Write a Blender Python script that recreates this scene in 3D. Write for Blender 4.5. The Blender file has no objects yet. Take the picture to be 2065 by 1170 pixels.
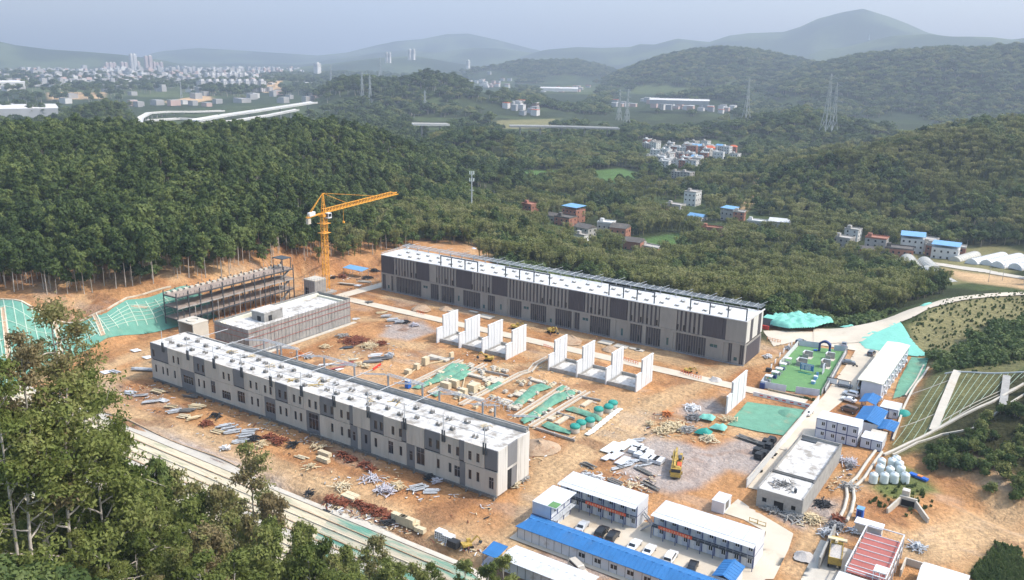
import bpy, math, random
import numpy as np
from mathutils import Matrix, Vector
from mathutils.geometry import tessellate_polygon

random.seed(7); RNG = np.random.default_rng(7)
SC = bpy.context.scene
COL = SC.collection
rad = math.radians

# ------------------------------------------------------------------ camera
FPX, CX, CY, CAMZ = 1741.746, 1032.5, 585.0, 100.0
_p, _r, _y = 0.267316, -0.01692844, -0.58303014
_fw = np.array([math.sin(_y)*math.cos(_p), math.cos(_y)*math.cos(_p), -math.sin(_p)])
_rt = np.array([math.cos(_y), -math.sin(_y), 0.0]); _dn = np.cross(_fw, _rt)
RC = np.array([_rt*math.cos(_r)+_dn*math.sin(_r), -_rt*math.sin(_r)+_dn*math.cos(_r), _fw])
cam_data = bpy.data.cameras.new("camera"); cam = bpy.data.objects.new("camera", cam_data); COL.objects.link(cam)
cam_data.sensor_width = 36.0; cam_data.lens = 36.0*FPX/2065.0
cam_data.clip_start = 1.0; cam_data.clip_end = 60000.0
M = Matrix.Identity(4)
for i in range(3):
    M[i][0] = RC[0][i]; M[i][1] = -RC[1][i]; M[i][2] = -RC[2][i]
M[2][3] = CAMZ
cam.matrix_world = M
SC.camera = cam

# ------------------------------------------------------------------ sky, sun, exposure
SUN = Vector((0.74, 0.40, 1.05)).normalized()
world = bpy.data.worlds.new("World"); SC.world = world; world.use_nodes = True
wn = world.node_tree.nodes; wl = world.node_tree.links
sky = wn.new("ShaderNodeTexSky"); sky.sky_type = 'NISHITA'; sky.sun_disc = False
sky.sun_elevation = math.asin(SUN.z); sky.sun_rotation = math.atan2(SUN.x, SUN.y)
sky.altitude = 100; sky.air_density = 1.6; sky.dust_density = 3.2; sky.ozone_density = 1.4
wn["Background"].inputs[1].default_value = 0.15
wl.new(sky.outputs[0], wn["Background"].inputs[0])
sun_d = bpy.data.lights.new("sun", 'SUN'); sun_d.energy = 2.05; sun_d.angle = rad(0.6); sun_d.color = (1.0, 0.955, 0.89)
sun = bpy.data.objects.new("sun", sun_d); COL.objects.link(sun)
sun.location = (100, 100, 600); sun.rotation_euler = SUN.to_track_quat('Z', 'Y').to_euler()
SC.view_settings.view_transform = 'Standard'; SC.view_settings.look = 'None'
SC.view_settings.exposure = 0.99; SC.view_settings.gamma = 1.0
SC.render.engine = 'CYCLES'
SC.cycles.use_denoising = True
SC.cycles.max_bounces = 5; SC.cycles.diffuse_bounces = 2; SC.cycles.glossy_bounces = 2
SC.cycles.transmission_bounces = 2; SC.cycles.transparent_max_bounces = 6; SC.cycles.volume_bounces = 0
SC.cycles.caustics_reflective = False; SC.cycles.caustics_refractive = False
SC.cycles.use_adaptive_sampling = True; SC.cycles.adaptive_threshold = 0.02

# ------------------------------------------------------------------ pixel <-> point of the place
def at(px, py, z=0.0):
    d = RC.T @ np.array([(px-CX)/FPX, (py-CY)/FPX, 1.0]); t = (z-CAMZ)/d[2]
    w = d*t; return (float(w[0]), float(w[1]), float(z))
def at_dist(px, py, dist):
    d = RC.T @ np.array([(px-CX)/FPX, (py-CY)/FPX, 1.0]); t = dist/math.hypot(d[0], d[1])
    w = d*t; return (float(w[0]), float(w[1]), float(w[2])+CAMZ)
def project(X, Y, Z):
    X = np.asarray(X, float); Y = np.asarray(Y, float); Z = np.asarray(Z, float)-CAMZ
    a = RC[0][0]*X+RC[0][1]*Y+RC[0][2]*Z; b = RC[1][0]*X+RC[1][1]*Y+RC[1][2]*Z; c = RC[2][0]*X+RC[2][1]*Y+RC[2][2]*Z
    c = np.where(np.abs(c) < 1e-6, 1e-6, c)
    return np.where(c > 0, CX+FPX*a/c, -9e3), np.where(c > 0, CY+FPX*b/c, -9e3)
def atl(pts, z=0.0): return [at(a, b, z)[:2] for a, b in pts]

# ------------------------------------------------------------------ noise and polygons in numpy
def _h(ix, iy, s):
    n = (ix.astype(np.int64)*374761393 + iy.astype(np.int64)*668265263 + s*1442695041) & 0xffffffff
    n = ((n ^ (n >> 13))*1274126177) & 0xffffffff
    return ((n ^ (n >> 16)) & 0xffff)/65535.0
def vnoise(x, y, s=0):
    x = np.asarray(x, float); y = np.asarray(y, float)
    ix = np.floor(x); iy = np.floor(y); fx = x-ix; fy = y-iy
    fx = fx*fx*(3-2*fx); fy = fy*fy*(3-2*fy)
    a = _h(ix, iy, s); b = _h(ix+1, iy, s); c = _h(ix, iy+1, s); d = _h(ix+1, iy+1, s)
    return (a*(1-fx)+b*fx)*(1-fy)+(c*(1-fx)+d*fx)*fy
def fbm(x, y, s=0, o=4):
    t = 0; a = 0.5; n = 0
    for k in range(o):
        t = t+a*vnoise(x*2**k, y*2**k, s+k*17); n += a; a *= 0.5
    return t/n
def sst(a, b, x):
    t = np.clip((x-a)/(b-a), 0, 1); return t*t*(3-2*t)
def sdist(x, y, poly):
    """signed distance to a polygon, positive inside"""
    x = np.asarray(x, float); y = np.asarray(y, float)
    d = np.full(x.shape, 1e18); ins = np.zeros(x.shape, bool); n = len(poly)
    for i in range(n):
        ax, ay = poly[i]; bx, by = poly[(i+1) % n]
        ex, ey = bx-ax, by-ay; L = ex*ex+ey*ey+1e-12
        t = np.clip(((x-ax)*ex+(y-ay)*ey)/L, 0, 1)
        d = np.minimum(d, (x-ax-t*ex)**2+(y-ay-t*ey)**2)
        if ay != by:
            c = ((ay > y) != (by > y)) & (x < (bx-ax)*(y-ay)/(by-ay)+ax)
            ins ^= c
    return np.where(ins, 1, -1)*np.sqrt(d)
def ldist(x, y, pts):
    d = np.full(np.shape(x), 1e18)
    for (ax, ay), (bx, by) in zip(pts[:-1], pts[1:]):
        ex, ey = bx-ax, by-ay; L = ex*ex+ey*ey+1e-12
        t = np.clip(((x-ax)*ex+(y-ay)*ey)/L, 0, 1)
        d = np.minimum(d, (x-ax-t*ex)**2+(y-ay-t*ey)**2)
    return np.sqrt(d)

# ------------------------------------------------------------------ materials
MATS = {}
def mat(name, col, rough=0.8, var=0.12, scale=0.8, col2=None, bump=0.0, metal=0.0, bscale=None, spec=0.3, amount=0.55, sub=0.0, stretch=None):
    m = bpy.data.materials.new(name); m.use_nodes = True; n = m.node_tree.nodes; l = m.node_tree.links
    b = n["Principled BSDF"]; b.inputs["Roughness"].default_value = rough; b.inputs["Metallic"].default_value = metal
    b.inputs["Specular IOR Level"].default_value = spec
    tc = n.new("ShaderNodeTexCoord"); mp = n.new("ShaderNodeMapping"); l.new(tc.outputs["Object"], mp.inputs[0])
    if stretch: mp.inputs["Scale"].default_value = stretch
    nz = n.new("ShaderNodeTexNoise"); nz.inputs["Scale"].default_value = scale; nz.inputs["Detail"].default_value = 6
    nz.inputs["Roughness"].default_value = 0.65; l.new(mp.outputs[0], nz.inputs["Vector"])
    r = n.new("ShaderNodeValToRGB"); l.new(nz.outputs[0], r.inputs[0])
    lo = tuple(c*(1-var) for c in col); hi = tuple(min(1, c*(1+var)) for c in col)
    r.color_ramp.elements[0].position = 0.3; r.color_ramp.elements[0].color = (*lo, 1)
    r.color_ramp.elements[1].position = 0.7; r.color_ramp.elements[1].color = (*hi, 1)
    out = r.outputs[0]
    if col2:
        n2 = n.new("ShaderNodeTexNoise"); n2.inputs["Scale"].default_value = scale*0.45; n2.inputs["Detail"].default_value = 8
        n2.inputs["Roughness"].default_value = 0.7; l.new(mp.outputs[0], n2.inputs["Vector"])
        r2 = n.new("ShaderNodeValToRGB"); l.new(n2.outputs[0], r2.inputs[0])
        r2.color_ramp.elements[0].position = amount; r2.color_ramp.elements[0].color = (0, 0, 0, 1)
        r2.color_ramp.elements[1].position = min(1, amount+0.12); r2.color_ramp.elements[1].color = (1, 1, 1, 1)
        mx = n.new("ShaderNodeMixRGB"); l.new(r2.outputs[0], mx.inputs[0]); l.new(out, mx.inputs[1]); mx.inputs[2].default_value = (*col2, 1)
        out = mx.outputs[0]
    l.new(out, b.inputs["Base Color"])
    if bump:
        n3 = n.new("ShaderNodeTexNoise"); n3.inputs["Scale"].default_value = bscale or scale*3; n3.inputs["Detail"].default_value = 4
        l.new(mp.outputs[0], n3.inputs["Vector"])
        bp = n.new("ShaderNodeBump"); bp.inputs["Strength"].default_value = bump; bp.inputs["Distance"].default_value = 0.3
        l.new(n3.outputs[0], bp.inputs["Height"]); l.new(bp.outputs[0], b.inputs["Normal"])
    MATS[name] = m; return m
def leafmat(name, cols, sc=0.02, trans=0.25):
    m = bpy.data.materials.new(name); m.use_nodes = True; n = m.node_tree.nodes; l = m.node_tree.links
    b = n["Principled BSDF"]; b.inputs["Roughness"].default_value = 0.62; b.inputs["Specular IOR Level"].default_value = 0.22
    oi = n.new("ShaderNodeObjectInfo"); g = n.new("ShaderNodeNewGeometry")
    nz = n.new("ShaderNodeTexNoise"); nz.inputs["Scale"].default_value = sc; nz.inputs["Detail"].default_value = 5
    l.new(g.outputs["Position"], nz.inputs["Vector"])
    a = n.new("ShaderNodeMath"); a.operation = 'MULTIPLY_ADD'; l.new(oi.outputs["Random"], a.inputs[0]); a.inputs[1].default_value = 0.50; a.inputs[2].default_value = -0.25
    s = n.new("ShaderNodeMath"); s.operation = 'ADD'; l.new(a.outputs[0], s.inputs[0]); l.new(nz.outputs[0], s.inputs[1])
    n4 = n.new("ShaderNodeTexNoise"); n4.inputs["Scale"].default_value = 0.9; n4.inputs["Detail"].default_value = 2
    l.new(g.outputs["Position"], n4.inputs["Vector"])
    m4 = n.new("ShaderNodeMath"); m4.operation = 'MULTIPLY_ADD'; l.new(n4.outputs[0], m4.inputs[0]); m4.inputs[1].default_value = 0.35; m4.inputs[2].default_value = -0.17
    s2 = n.new("ShaderNodeMath"); s2.operation = 'ADD'; l.new(s.outputs[0], s2.inputs[0]); l.new(m4.outputs[0], s2.inputs[1])
    r = n.new("ShaderNodeValToRGB"); l.new(s2.outputs[0], r.inputs[0]); cr = r.color_ramp
    k = len(cols)
    while len(cr.elements) < k: cr.elements.new(0.5)
    for i, c in enumerate(cols):
        cr.elements[i].position = 0.22+0.56*i/(k-1); cr.elements[i].color = (*c, 1)
    l.new(r.outputs[0], b.inputs["Base Color"])
    if trans:
        t = n.new("ShaderNodeBsdfTranslucent"); l.new(r.outputs[0], t.inputs[0])
        mx = n.new("ShaderNodeMixShader"); mx.inputs[0].default_value = trans
        l.new(b.outputs[0], mx.inputs[1]); l.new(t.outputs[0], mx.inputs[2]); l.new(mx.outputs[0], n["Material Output"].inputs[0])
    MATS[name] = m; return m

mat("roof_white", (.58, .565, .54), .8, .16, .7, (.30, .275, .24), amount=.49)
mat("roof_clean", (.60, .605, .605), .6, .08, .5, (.46, .43, .38), amount=.54)
mat("roof_cream", (.66, .64, .52), .6, .05, .3, (.55, .47, .30), amount=.60)
mat("concrete", (.33, .32, .30), .9, .16, .6, (.22, .21, .19), bump=.2)
mat("concrete_dark", (.17, .165, .155), .9, .18, .5, (.10, .10, .095))
mat("concrete_pale", (.51, .47, .40), .9, .10, .35, (.46, .39, .30), amount=.56)
mat("paving", (.56, .49, .39), .92, .12, .12, (.45, .35, .245), amount=.58)
mat("tan_panel", (.52, .475, .415), .85, .12, .25, (.42, .38, .325), stretch=(1, 1, .15))
mat("gray_panel", (.19, .19, .195), .8, .10, .3, stretch=(1, 1, .2))
mat("end_panel", (.60, .575, .53), .85, .08, .3, (.38, .35, .31), stretch=(1, 1, .15))
mat("dark_cladding", (.078, .070, .078), .7, .2, 1.5, stretch=(3, 3, .1))
mat("fin", (.235, .22, .205), .8, .12, .4, stretch=(1, 1, .15))
mat("brown_concrete", (.28, .262, .24), .88, .12, .35, (.25, .225, .20), stretch=(1, 1, .3))
mat("steel", (.30, .31, .33), .5, .12, 1.0, metal=.3)
mat("steel_dark", (.065, .075, .085), .6, .15, 1.0)
mat("steel_pale", (.55, .57, .60), .45, .08, 1.0, metal=.2)
mat("galv", (.46, .48, .50), .45, .18, 2.0, (.25, .25, .26))
mat("netting", (.30, .29, .275), .95, .22, .45, (.19, .185, .17), bump=.3, stretch=(1, 1, .5))
mat("deck_slab", (.30, .24, .20), .9, .15, .3, (.20, .14, .11))
mat("wood", (.60, .49, .31), .85, .15, 1.2, (.42, .30, .18))
mat("ply", (.60, .51, .35), .85, .10, .8)
mat("rust", (.20, .065, .035), .9, .35, 1.4, (.10, .04, .028))
mat("orange_pole", (.62, .22, .07), .7, .1, 1)
mat("red", (.55, .05, .03), .7, .1, 1)
mat("banner_red", (.62, .10, .045), .75, .12, 1.5)
mat("yellow", (.45, .31, .07), .65, .15, 1.5, (.24, .17, .08), amount=.5)
mat("crane_yellow", (.78, .36, .045), .5, .08, 1.0)
mat("panel_white", (.66, .67, .68), .7, .07, .5, (.50, .50, .49), amount=.58, stretch=(1, 1, .3))
mat("joint", (.33, .34, .36), .8, .1, 1)
mat("container", (.58, .60, .63), .5, .07, .5, (.46, .45, .43), amount=.58)
mat("container_shade", (.52, .55, .62), .55, .06, .6)  # bluer, darker copy of container: shade of the fronts put into the colour
mat("navy", (.018, .04, .16), .5, .1, 1)
mat("blue_roof", (.035, .165, .40), .5, .12, .35, (.06, .16, .33), amount=.6)
mat("blue", (.02, .12, .50), .5, .1, 1)
mat("glass", (.022, .028, .034), .12, .2, 1, spec=.6)
mat("glass_teal", (.03, .10, .11), .12, .2, 1, spec=.6)
mat("dark", (.02, .02, .021), .9, .2, 1)
mat("black_plastic", (.03, .032, .035), .6, .3, 2)
mat("turf", (.12, .25, .10), .95, .10, .35, (.15, .30, .11), bump=.2, bscale=6)
mat("net_green", (.13, .30, .21), .9, .15, .35, (.24, .28, .19), bump=.5, bscale=1.5, amount=.55)
mat("net_teal", (.19, .50, .41), .85, .08, .2, (.14, .42, .34), bump=.35, bscale=1.2, amount=.55)
mat("slope_net", (.12, .29, .225), .9, .12, .3, (.17, .31, .23), bump=.3, bscale=2)
mat("geocell", (.80, .68, .48), .95, .14, .9, (.52, .50, .33), bump=.5, bscale=2, amount=.53, stretch=(.16, 1.3, 1))
mat("geocell_green", (.17, .38, .28), .95, .15, .7, (.62, .55, .41), bump=.4, bscale=2, amount=.43, stretch=(.13, 1.2, 1))
mat("rib", (.40, .52, .42), .9, .1, 1)
mat("channel", (.60, .52, .40), .9, .1, .5, (.42, .26, .15))
mat("plastic_white", (.66, .72, .71), .4, .05, 1)
mat("tank_green", (.025, .27, .22), .6, .12, 1)
mat("brick", (.33, .15, .10), .9, .15, .8, (.26, .16, .12))
mat("render_gray", (.38, .36, .33), .9, .12, .5, (.26, .24, .22))
mat("render_white", (.58, .575, .555), .85, .08, .5, (.46, .45, .42), amount=.58)
mat("tile_old", (.115, .105, .095), .9, .2, .8, (.20, .17, .14))
mat("tile_red", (.50, .12, .05), .8, .1, .8)
mat("roof_sky_blue", (.16, .34, .56), .5, .08, .5)
mat("deck_red", (.36, .115, .095), .7, .08, .6, (.30, .09, .075))
mat("greenhouse", (.52, .50, .44), .6, .1, .5, (.40, .38, .32))
mat("bark", (.30, .25, .20), .9, .2, 1.5, (.16, .13, .10))
mat("bark_pale", (.45, .40, .34), .85, .2, 1.2, (.22, .18, .14))
mat("tyre", (.015, .015, .016), .9, .1, 1)
for nm, c in dict(car_white=(.75, .76, .77), car_silver=(.50, .52, .54), car_black=(.02, .022, .026), car_gray=(.16, .18, .21), car_brown=(.14, .09, .07), car_beige=(.52, .46, .37)).items():
    mat(nm, c, .28, .03, 1, spec=.6, metal=.1)
mat("lamp_clear", (.7, .7, .65), .2, .05, 1); mat("lamp_red", (.4, .02, .02), .3, .05, 1)
mat("far_white", (.60, .58, .56), .8, .12, .02, (.42, .40, .38)); mat("far_pink", (.50, .36, .32), .8, .1, .02)
mat("far_gray", (.36, .36, .37), .8, .15, .02); mat("town_gray", (.34, .335, .33), .85, .15, .02); mat("town_pale", (.38, .37, .36), .85, .15, .02); mat("sand_pale", (.70, .60, .45), .95, .1, .4)
mat("pylon", (.34, .37, .37), .6, .08, .2)
mat("cloth_lilac", (.50, .485, .52), .9, .15, .7, (.35, .30, .36), bump=.6)
mat("spoil", (.42, .30, .20), .95, .2, 1.0, (.28, .16, .09), bump=.6)
mat("gravel_pile", (.48, .45, .42), .95, .15, 2.0, bump=.6)
mat("skin", (.45, .27, .19), .6, .05, 1); mat("shirt", (.25, .10, .10), .9, .1, 1); mat("trousers", (.04, .05, .08), .9, .1, 1); mat("helmet", (.7, .45, .03), .4, .05, 1)
leafmat("leaf_euc", [(.036, .062, .015), (.078, .115, .028), (.145, .18, .050)])
leafmat("leaf_near", [(.085, .12, .026), (.155, .19, .045), (.23, .255, .075), (.25, .20, .10)], .05, .42)
leafmat("leaf_broad", [(.026, .050, .013), (.058, .096, .024), (.11, .15, .038), (.20, .205, .062)], .012)
leafmat("leaf_bamboo", [(.115, .135, .036), (.185, .20, .058), (.26, .255, .10)], .02, .3)
leafmat("leaf_shrub", [(.06, .10, .03), (.105, .15, .045), (.15, .19, .065)], .05, .3)

# ------------------------------------------------------------------ mesh builder
class MB:
    def __init__(s): s.v = []; s.f = []; s.m = []; s.smooth = []
    def add(s, vs, fs, m=0, smooth=False):
        o = len(s.v); s.v.extend(vs)
        for f in fs: s.f.append(tuple(i+o for i in f)); s.m.append(m); s.smooth.append(smooth)
        return s
    def box(s, x0, y0, z0, x1, y1, z1, m=0):
        if x0 > x1: x0, x1 = x1, x0
        if y0 > y1: y0, y1 = y1, y0
        return s.add([(x0, y0, z0), (x1, y0, z0), (x1, y1, z0), (x0, y1, z0), (x0, y0, z1), (x1, y0, z1), (x1, y1, z1), (x0, y1, z1)],
                     [(0, 3, 2, 1), (4, 5, 6, 7), (0, 1, 5, 4), (1, 2, 6, 5), (2, 3, 7, 6), (3, 0, 4, 7)], m)
    def obox(s, c, sz, rz=0.0, m=0, rx=0.0, ry=0.0):
        from mathutils import Euler
        R = Euler((rx, ry, rz)).to_matrix(); a, b, h = sz[0]/2, sz[1]/2, sz[2]/2; vs = []
        for z in (-h, h):
            for x, y in ((-a, -b), (a, -b), (a, b), (-a, b)):
                p = R @ Vector((x, y, z)); vs.append((p.x+c[0], p.y+c[1], p.z+c[2]))
        return s.add(vs, [(0, 3, 2, 1), (4, 5, 6, 7), (0, 1, 5, 4), (1, 2, 6, 5), (2, 3, 7, 6), (3, 0, 4, 7)], m)
    def beam(s, p, q, w=0.1, h=None, m=0):
        h = h or w; p = Vector(p); q = Vector(q); d = (q-p)
        if d.length < 1e-6: return s
        d.normalize(); up = Vector((0, 0, 1)) if abs(d.z) < .95 else Vector((1, 0, 0))
        a = d.cross(up).normalized()*w/2; b = a.cross(d).normalized()*h/2; vs = []
        for c in (p, q):
            for k in (-a-b, a-b, a+b, -a+b): t = c+k; vs.append((t.x, t.y, t.z))
        return s.add(vs, [(0, 3, 2, 1), (4, 5, 6, 7), (0, 1, 5, 4), (1, 2, 6, 5), (2, 3, 7, 6), (3, 0, 4, 7)], m)
    def cyl(s, p, q, r0, r1=None, n=10, m=0, smooth=True, caps=True):
        r1 = r0 if r1 is None else r1; p = Vector(p); q = Vector(q); d = (q-p)
        if d.length < 1e-6: return s
        d.normalize(); up = Vector((0, 0, 1)) if abs(d.z) < .95 else Vector((1, 0, 0))
        a = d.cross(up).normalized(); b = a.cross(d).normalized(); vs = []
        for c, r in ((p, r0), (q, r1)):
            for i in range(n):
                t = 2*math.pi*i/n; w = c+a*math.cos(t)*r+b*math.sin(t)*r; vs.append((w.x, w.y, w.z))
        s.add(vs, [(i, i+n, (i+1) % n+n, (i+1) % n) for i in range(n)], m, smooth)
        if caps: s.add(vs[:n], [tuple(range(n))], m); s.add(vs[n:], [tuple(range(n-1, -1, -1))], m)
        return s
    def lathe(s, c, prof, n=14, m=0):
        vs = []
        for r, z in prof:
            for i in range(n): t = 2*math.pi*i/n; vs.append((c[0]+r*math.cos(t), c[1]+r*math.sin(t), c[2]+z))
        fs = [(k*n+i, k*n+(i+1) % n, (k+1)*n+(i+1) % n, (k+1)*n+i) for k in range(len(prof)-1) for i in range(n)]
        return s.add(vs, fs, m, True)
    def prism(s, pts, z0, z1, m=0):
        n = len(pts); ar = sum(pts[i][0]*pts[(i+1) % n][1]-pts[(i+1) % n][0]*pts[i][1] for i in range(n))
        if ar < 0: pts = pts[::-1]
        vs = [(x, y, z0) for x, y in pts]+[(x, y, z1) for x, y in pts]
        return s.add(vs, [tuple(range(n-1, -1, -1)), tuple(range(n, 2*n))]+[(i, (i+1) % n, (i+1) % n+n, i+n) for i in range(n)], m)
    def extrude(s, prof, axis, a0, a1, m=0):
        """profile of (u, z) swept along x (axis 0: u is y) or y (axis 1: u is x)"""
        n = len(prof); vs = []
        for a in (a0, a1):
            for u, z in prof: vs.append((a, u, z) if axis == 0 else (u, a, z))
        return s.add(vs, [tuple(range(n)), tuple(range(2*n-1, n-1, -1))]+[(i, i+n, (i+1) % n+n, (i+1) % n) for i in range(n)], m)
    def mesh(s, name, mats, off=(0, 0, 0)):
        me = bpy.data.meshes.new(name)
        ox, oy, oz = off
        me.from_pydata([(x-ox, y-oy, z-oz) for x, y, z in s.v], [], s.f)
        for k in (mats if isinstance(mats, (list, tuple)) else [mats]): me.materials.append(MATS[k])
        me.polygons.foreach_set("material_index", s.m); me.polygons.foreach_set("use_smooth", s.smooth)
        me.update(); return me
def link(name, me, parent=None, loc=(0, 0, 0), rz=0.0):
    o = bpy.data.objects.new(name, me); COL.objects.link(o); o.location = loc; o.rotation_euler = (0, 0, rz)
    if parent is not None: o.parent = parent
    return o
def tag(o, label=None, cat=None, group=None, kind=None):
    if label: o["label"] = label
    if cat: o["category"] = cat
    if group: o["group"] = group
    if kind: o["kind"] = kind
    return o
def thing(name, label, cat, loc=(0, 0, 0), rz=0.0, group=None):
    return tag(link(name, None, None, loc, rz), label, cat, group)
def part(root, name, mb, mats, label=None, world=True):
    """a part of root; builder coordinates are world ones unless world is False"""
    base = root
    off = (0, 0, 0)
    if world:
        off = Vector((0, 0, 0)); r = root
        while r is not None: off = off+r.location; r = r.parent
    o = link(name, mb.mesh(name, mats, tuple(off)), root)
    if label: o["label"] = label
    return o
def single(name, mb, mats, label, cat, group=None, kind=None, loc=None):
    if loc is None:
        a = np.array(mb.v); loc = (float((a[:, 0].min()+a[:, 0].max())/2), float((a[:, 1].min()+a[:, 1].max())/2), float(a[:, 2].min()))
    o = link(name, mb.mesh(name, mats, loc), None, loc)
    return tag(o, label, cat, group, kind)
def kids(o): return list(KIDS.get(o.name, [])) or [c for c in bpy.data.objects if c.parent == o]
KIDS = {}
def cache_tree(o):
    ch = [c for c in bpy.data.objects if c.parent == o]; KIDS[o.name] = ch
    for c in ch: cache_tree(c)
    return o
def copy_tree(o, parent=None):
    c = o.copy(); COL.objects.link(c)
    if parent is not None: c.parent = parent
    for ch in KIDS.get(o.name, []): copy_tree(ch, c)
    return c
class Proto:
    """first use hands out the original, later uses a copy of the thing and its parts"""
    def __init__(s, o): s.o = cache_tree(o); s.used = False
    def put(s, loc, rz=0.0, label=None, group=None, scale=None):
        o = copy_tree(s.o) if s.used else s.o; s.used = True
        o.location = loc; o.rotation_euler = (0, 0, rz)
        if label: o["label"] = label
        if group: o["group"] = group
        if scale: o.scale = scale if isinstance(scale, tuple) else (scale,)*3
        return o
# ================================================================== the ground
VALLEY = -20.0
# points of known height: (x px, y px, height)
_cp = [
 # site level
 (0,800,0),(150,735,0),(340,668,0),(690,600,0),(770,560,0),(600,700,0),(900,700,0),(1200,750,0),(1500,780,0),(400,800,0),(800,900,0),(1100,1000,0),(1300,1000,0),(1560,900,0),(1700,690,0),(1560,670,0),(1640,700,0),(1500,1150,0),(1700,1150,0),(1900,1100,0),(2065,1150,0),(2250,1150,0),(1800,950,0),(2065,1040,0),(2000,1010,0),(215,865,0),(440,940,0),(760,1050,0),
 # cut slope and bare bench on the left
 (0,606,12),(60,622,11),(110,650,6),(160,650,6),(215,628,9),(260,600,11),(345,585,12),(0,582,13),(240,577,13),(430,560,12),(600,547,7),(700,522,4),(768,506,2),(-300,620,13),(-300,800,0),
 # wooded hill on the left
 (0,500,18),(150,490,20),(300,480,20),(500,480,18),(640,480,9),(760,470,3),(0,420,27),(150,400,28),(300,400,28),(500,400,26),(650,400,18),(780,410,8),(0,355,33),(150,355,33),(300,350,34),(500,348,31),(650,350,24),(780,355,10),(0,322,34),(150,330,33),(300,322,34),(450,320,34),(600,318,32),(720,312,27),(830,320,14),(880,355,0),(-400,300,36),(-400,450,26),(-400,560,14),
 # spur towards the phone mast, ground behind the long hall
 (950,440,-2),(870,500,2),(930,520,2),(850,450,4),(1050,520,-4),(1050,470,-8),(1180,540,-14),(1180,480,-18),(1300,560,-17),(1420,590,-16),(1500,600,-10),(1580,625,-3),(1620,655,-1),(1700,660,-4),(1750,650,-6),(1650,610,-12),(1800,600,-12),
 # valley floor
 (1000,400,-16),(900,320,-10),(1000,330,-20),(1100,420,-20),(1200,350,-20),(1300,450,-20),(1350,340,-20),(1500,450,-20),(1600,500,-20),(1500,400,-19),(1250,300,-20),(1450,310,-20),(1100,290,-20),(900,265,-14),(1700,480,-19),(1800,560,-18),(1850,470,-20),(1850,540,-18),(1980,530,-16),(2065,545,-14),(1930,500,-19),(2065,575,-9),(1950,565,-13),(2200,600,-4),
 # road climbing to the right
 (1740,672,2),(1800,645,4),(1850,625,5.5),(1920,604,7),(2000,597,7.5),(2065,592,8),(2200,586,9),
 # rise on the right with the gridded slope
 (1812,650,4.5),(1835,680,2.5),(1875,718,1),(1740,706,0),(1730,690,.5),(1900,680,3),(2000,640,7),(2065,620,8),(1920,725,4),(2000,700,6),(2065,690,8),(1905,755,5),(1985,755,8),(2065,752,11),(2200,745,14),(1850,770,0),(1800,880,0),(1778,918,0),(1883,872,2),(1940,845,5),(2000,815,8),(2065,778,10.5),(2200,745,13.5),
 (1850,900,1),(1950,890,4),(2065,850,9),(2065,920,5),(1900,950,1),(2000,980,2),(2200,900,8),
 # wooded hill on the right
 (2065,243,46),(1950,262,36),(1830,300,24),(1720,335,12),(1600,352,0),(1500,365,-12),(1440,390,-18),(2065,320,26),(1950,340,16),(1850,370,4),(2065,400,4),(2065,480,-13),(1950,420,-5),(1850,440,-15),(1750,420,-15),(1650,410,-12),(1560,410,-17),(2250,240,55),(2250,400,10),(2300,500,-10),
]
_wp = [(-420,20,40),(-300,60,20),(-95,40,42),(-60,20,52),(-40,-60,50),(-200,-60,50),(60,-60,40),(-40,60,30),(-30,90,10),(-60,100,0),(0,110,0),(60,150,0),(100,240,5),(150,400,15),(200,800,50),
       (-135,95,-14),(-175,93,-14),(-215,90,-14),(-100,97,-12),(-255,88,-12),(-150,75,-4),(-200,70,0),(-120,62,16),(-165,50,22),(-230,50,14),(-300,100,4)]
for _px, _d in ((-300,950),(0,900),(200,930),(400,950),(600,950),(750,980)):
    _w = at_dist(_px, 300, _d); _wp.append((_w[0], _w[1], -18))
for _px, _d in ((-300,1500),(0,1500),(300,1500),(600,1500),(900,1500),(1200,1500),(1500,1500),(1800,1500),(2065,1500),(2400,1500),(2065,1150),(1900,1100),(1750,1050),(1600,1100)):
    _w = at_dist(_px, 300, _d); _wp.append((_w[0], _w[1], -20))
_C = np.array([at(*c) for c in _cp]+[tuple(map(float, w)) for w in _wp])
def _ker(d2): return np.sqrt(d2+100.0)
_A = _ker((_C[:, None, 0]-_C[None, :, 0])**2+(_C[:, None, 1]-_C[None, :, 1])**2)
_n = len(_C); _B = np.zeros((_n+1, _n+1)); _B[:_n, :_n] = _A+np.eye(_n)*1e-6; _B[_n, :_n] = 1; _B[:_n, _n] = 1
_W = np.linalg.solve(_B, np.concatenate([_C[:, 2], [0]]))
def rbf(x, y):
    sh = x.shape; x = x.ravel(); y = y.ravel(); out = np.empty(x.size)
    for i in range(0, x.size, 40000):
        j = slice(i, i+40000)
        out[j] = _ker((x[j, None]-_C[None, :, 0])**2+(y[j, None]-_C[None, :, 1])**2) @ _W[:_n]+_W[_n]
    return out.reshape(sh)

_AZ0 = math.atan2(_fw[0], _fw[1])
def az_px(px, py=150):
    w = at_dist(px, py, 1000); return math.atan2(w[0], w[1])
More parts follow.
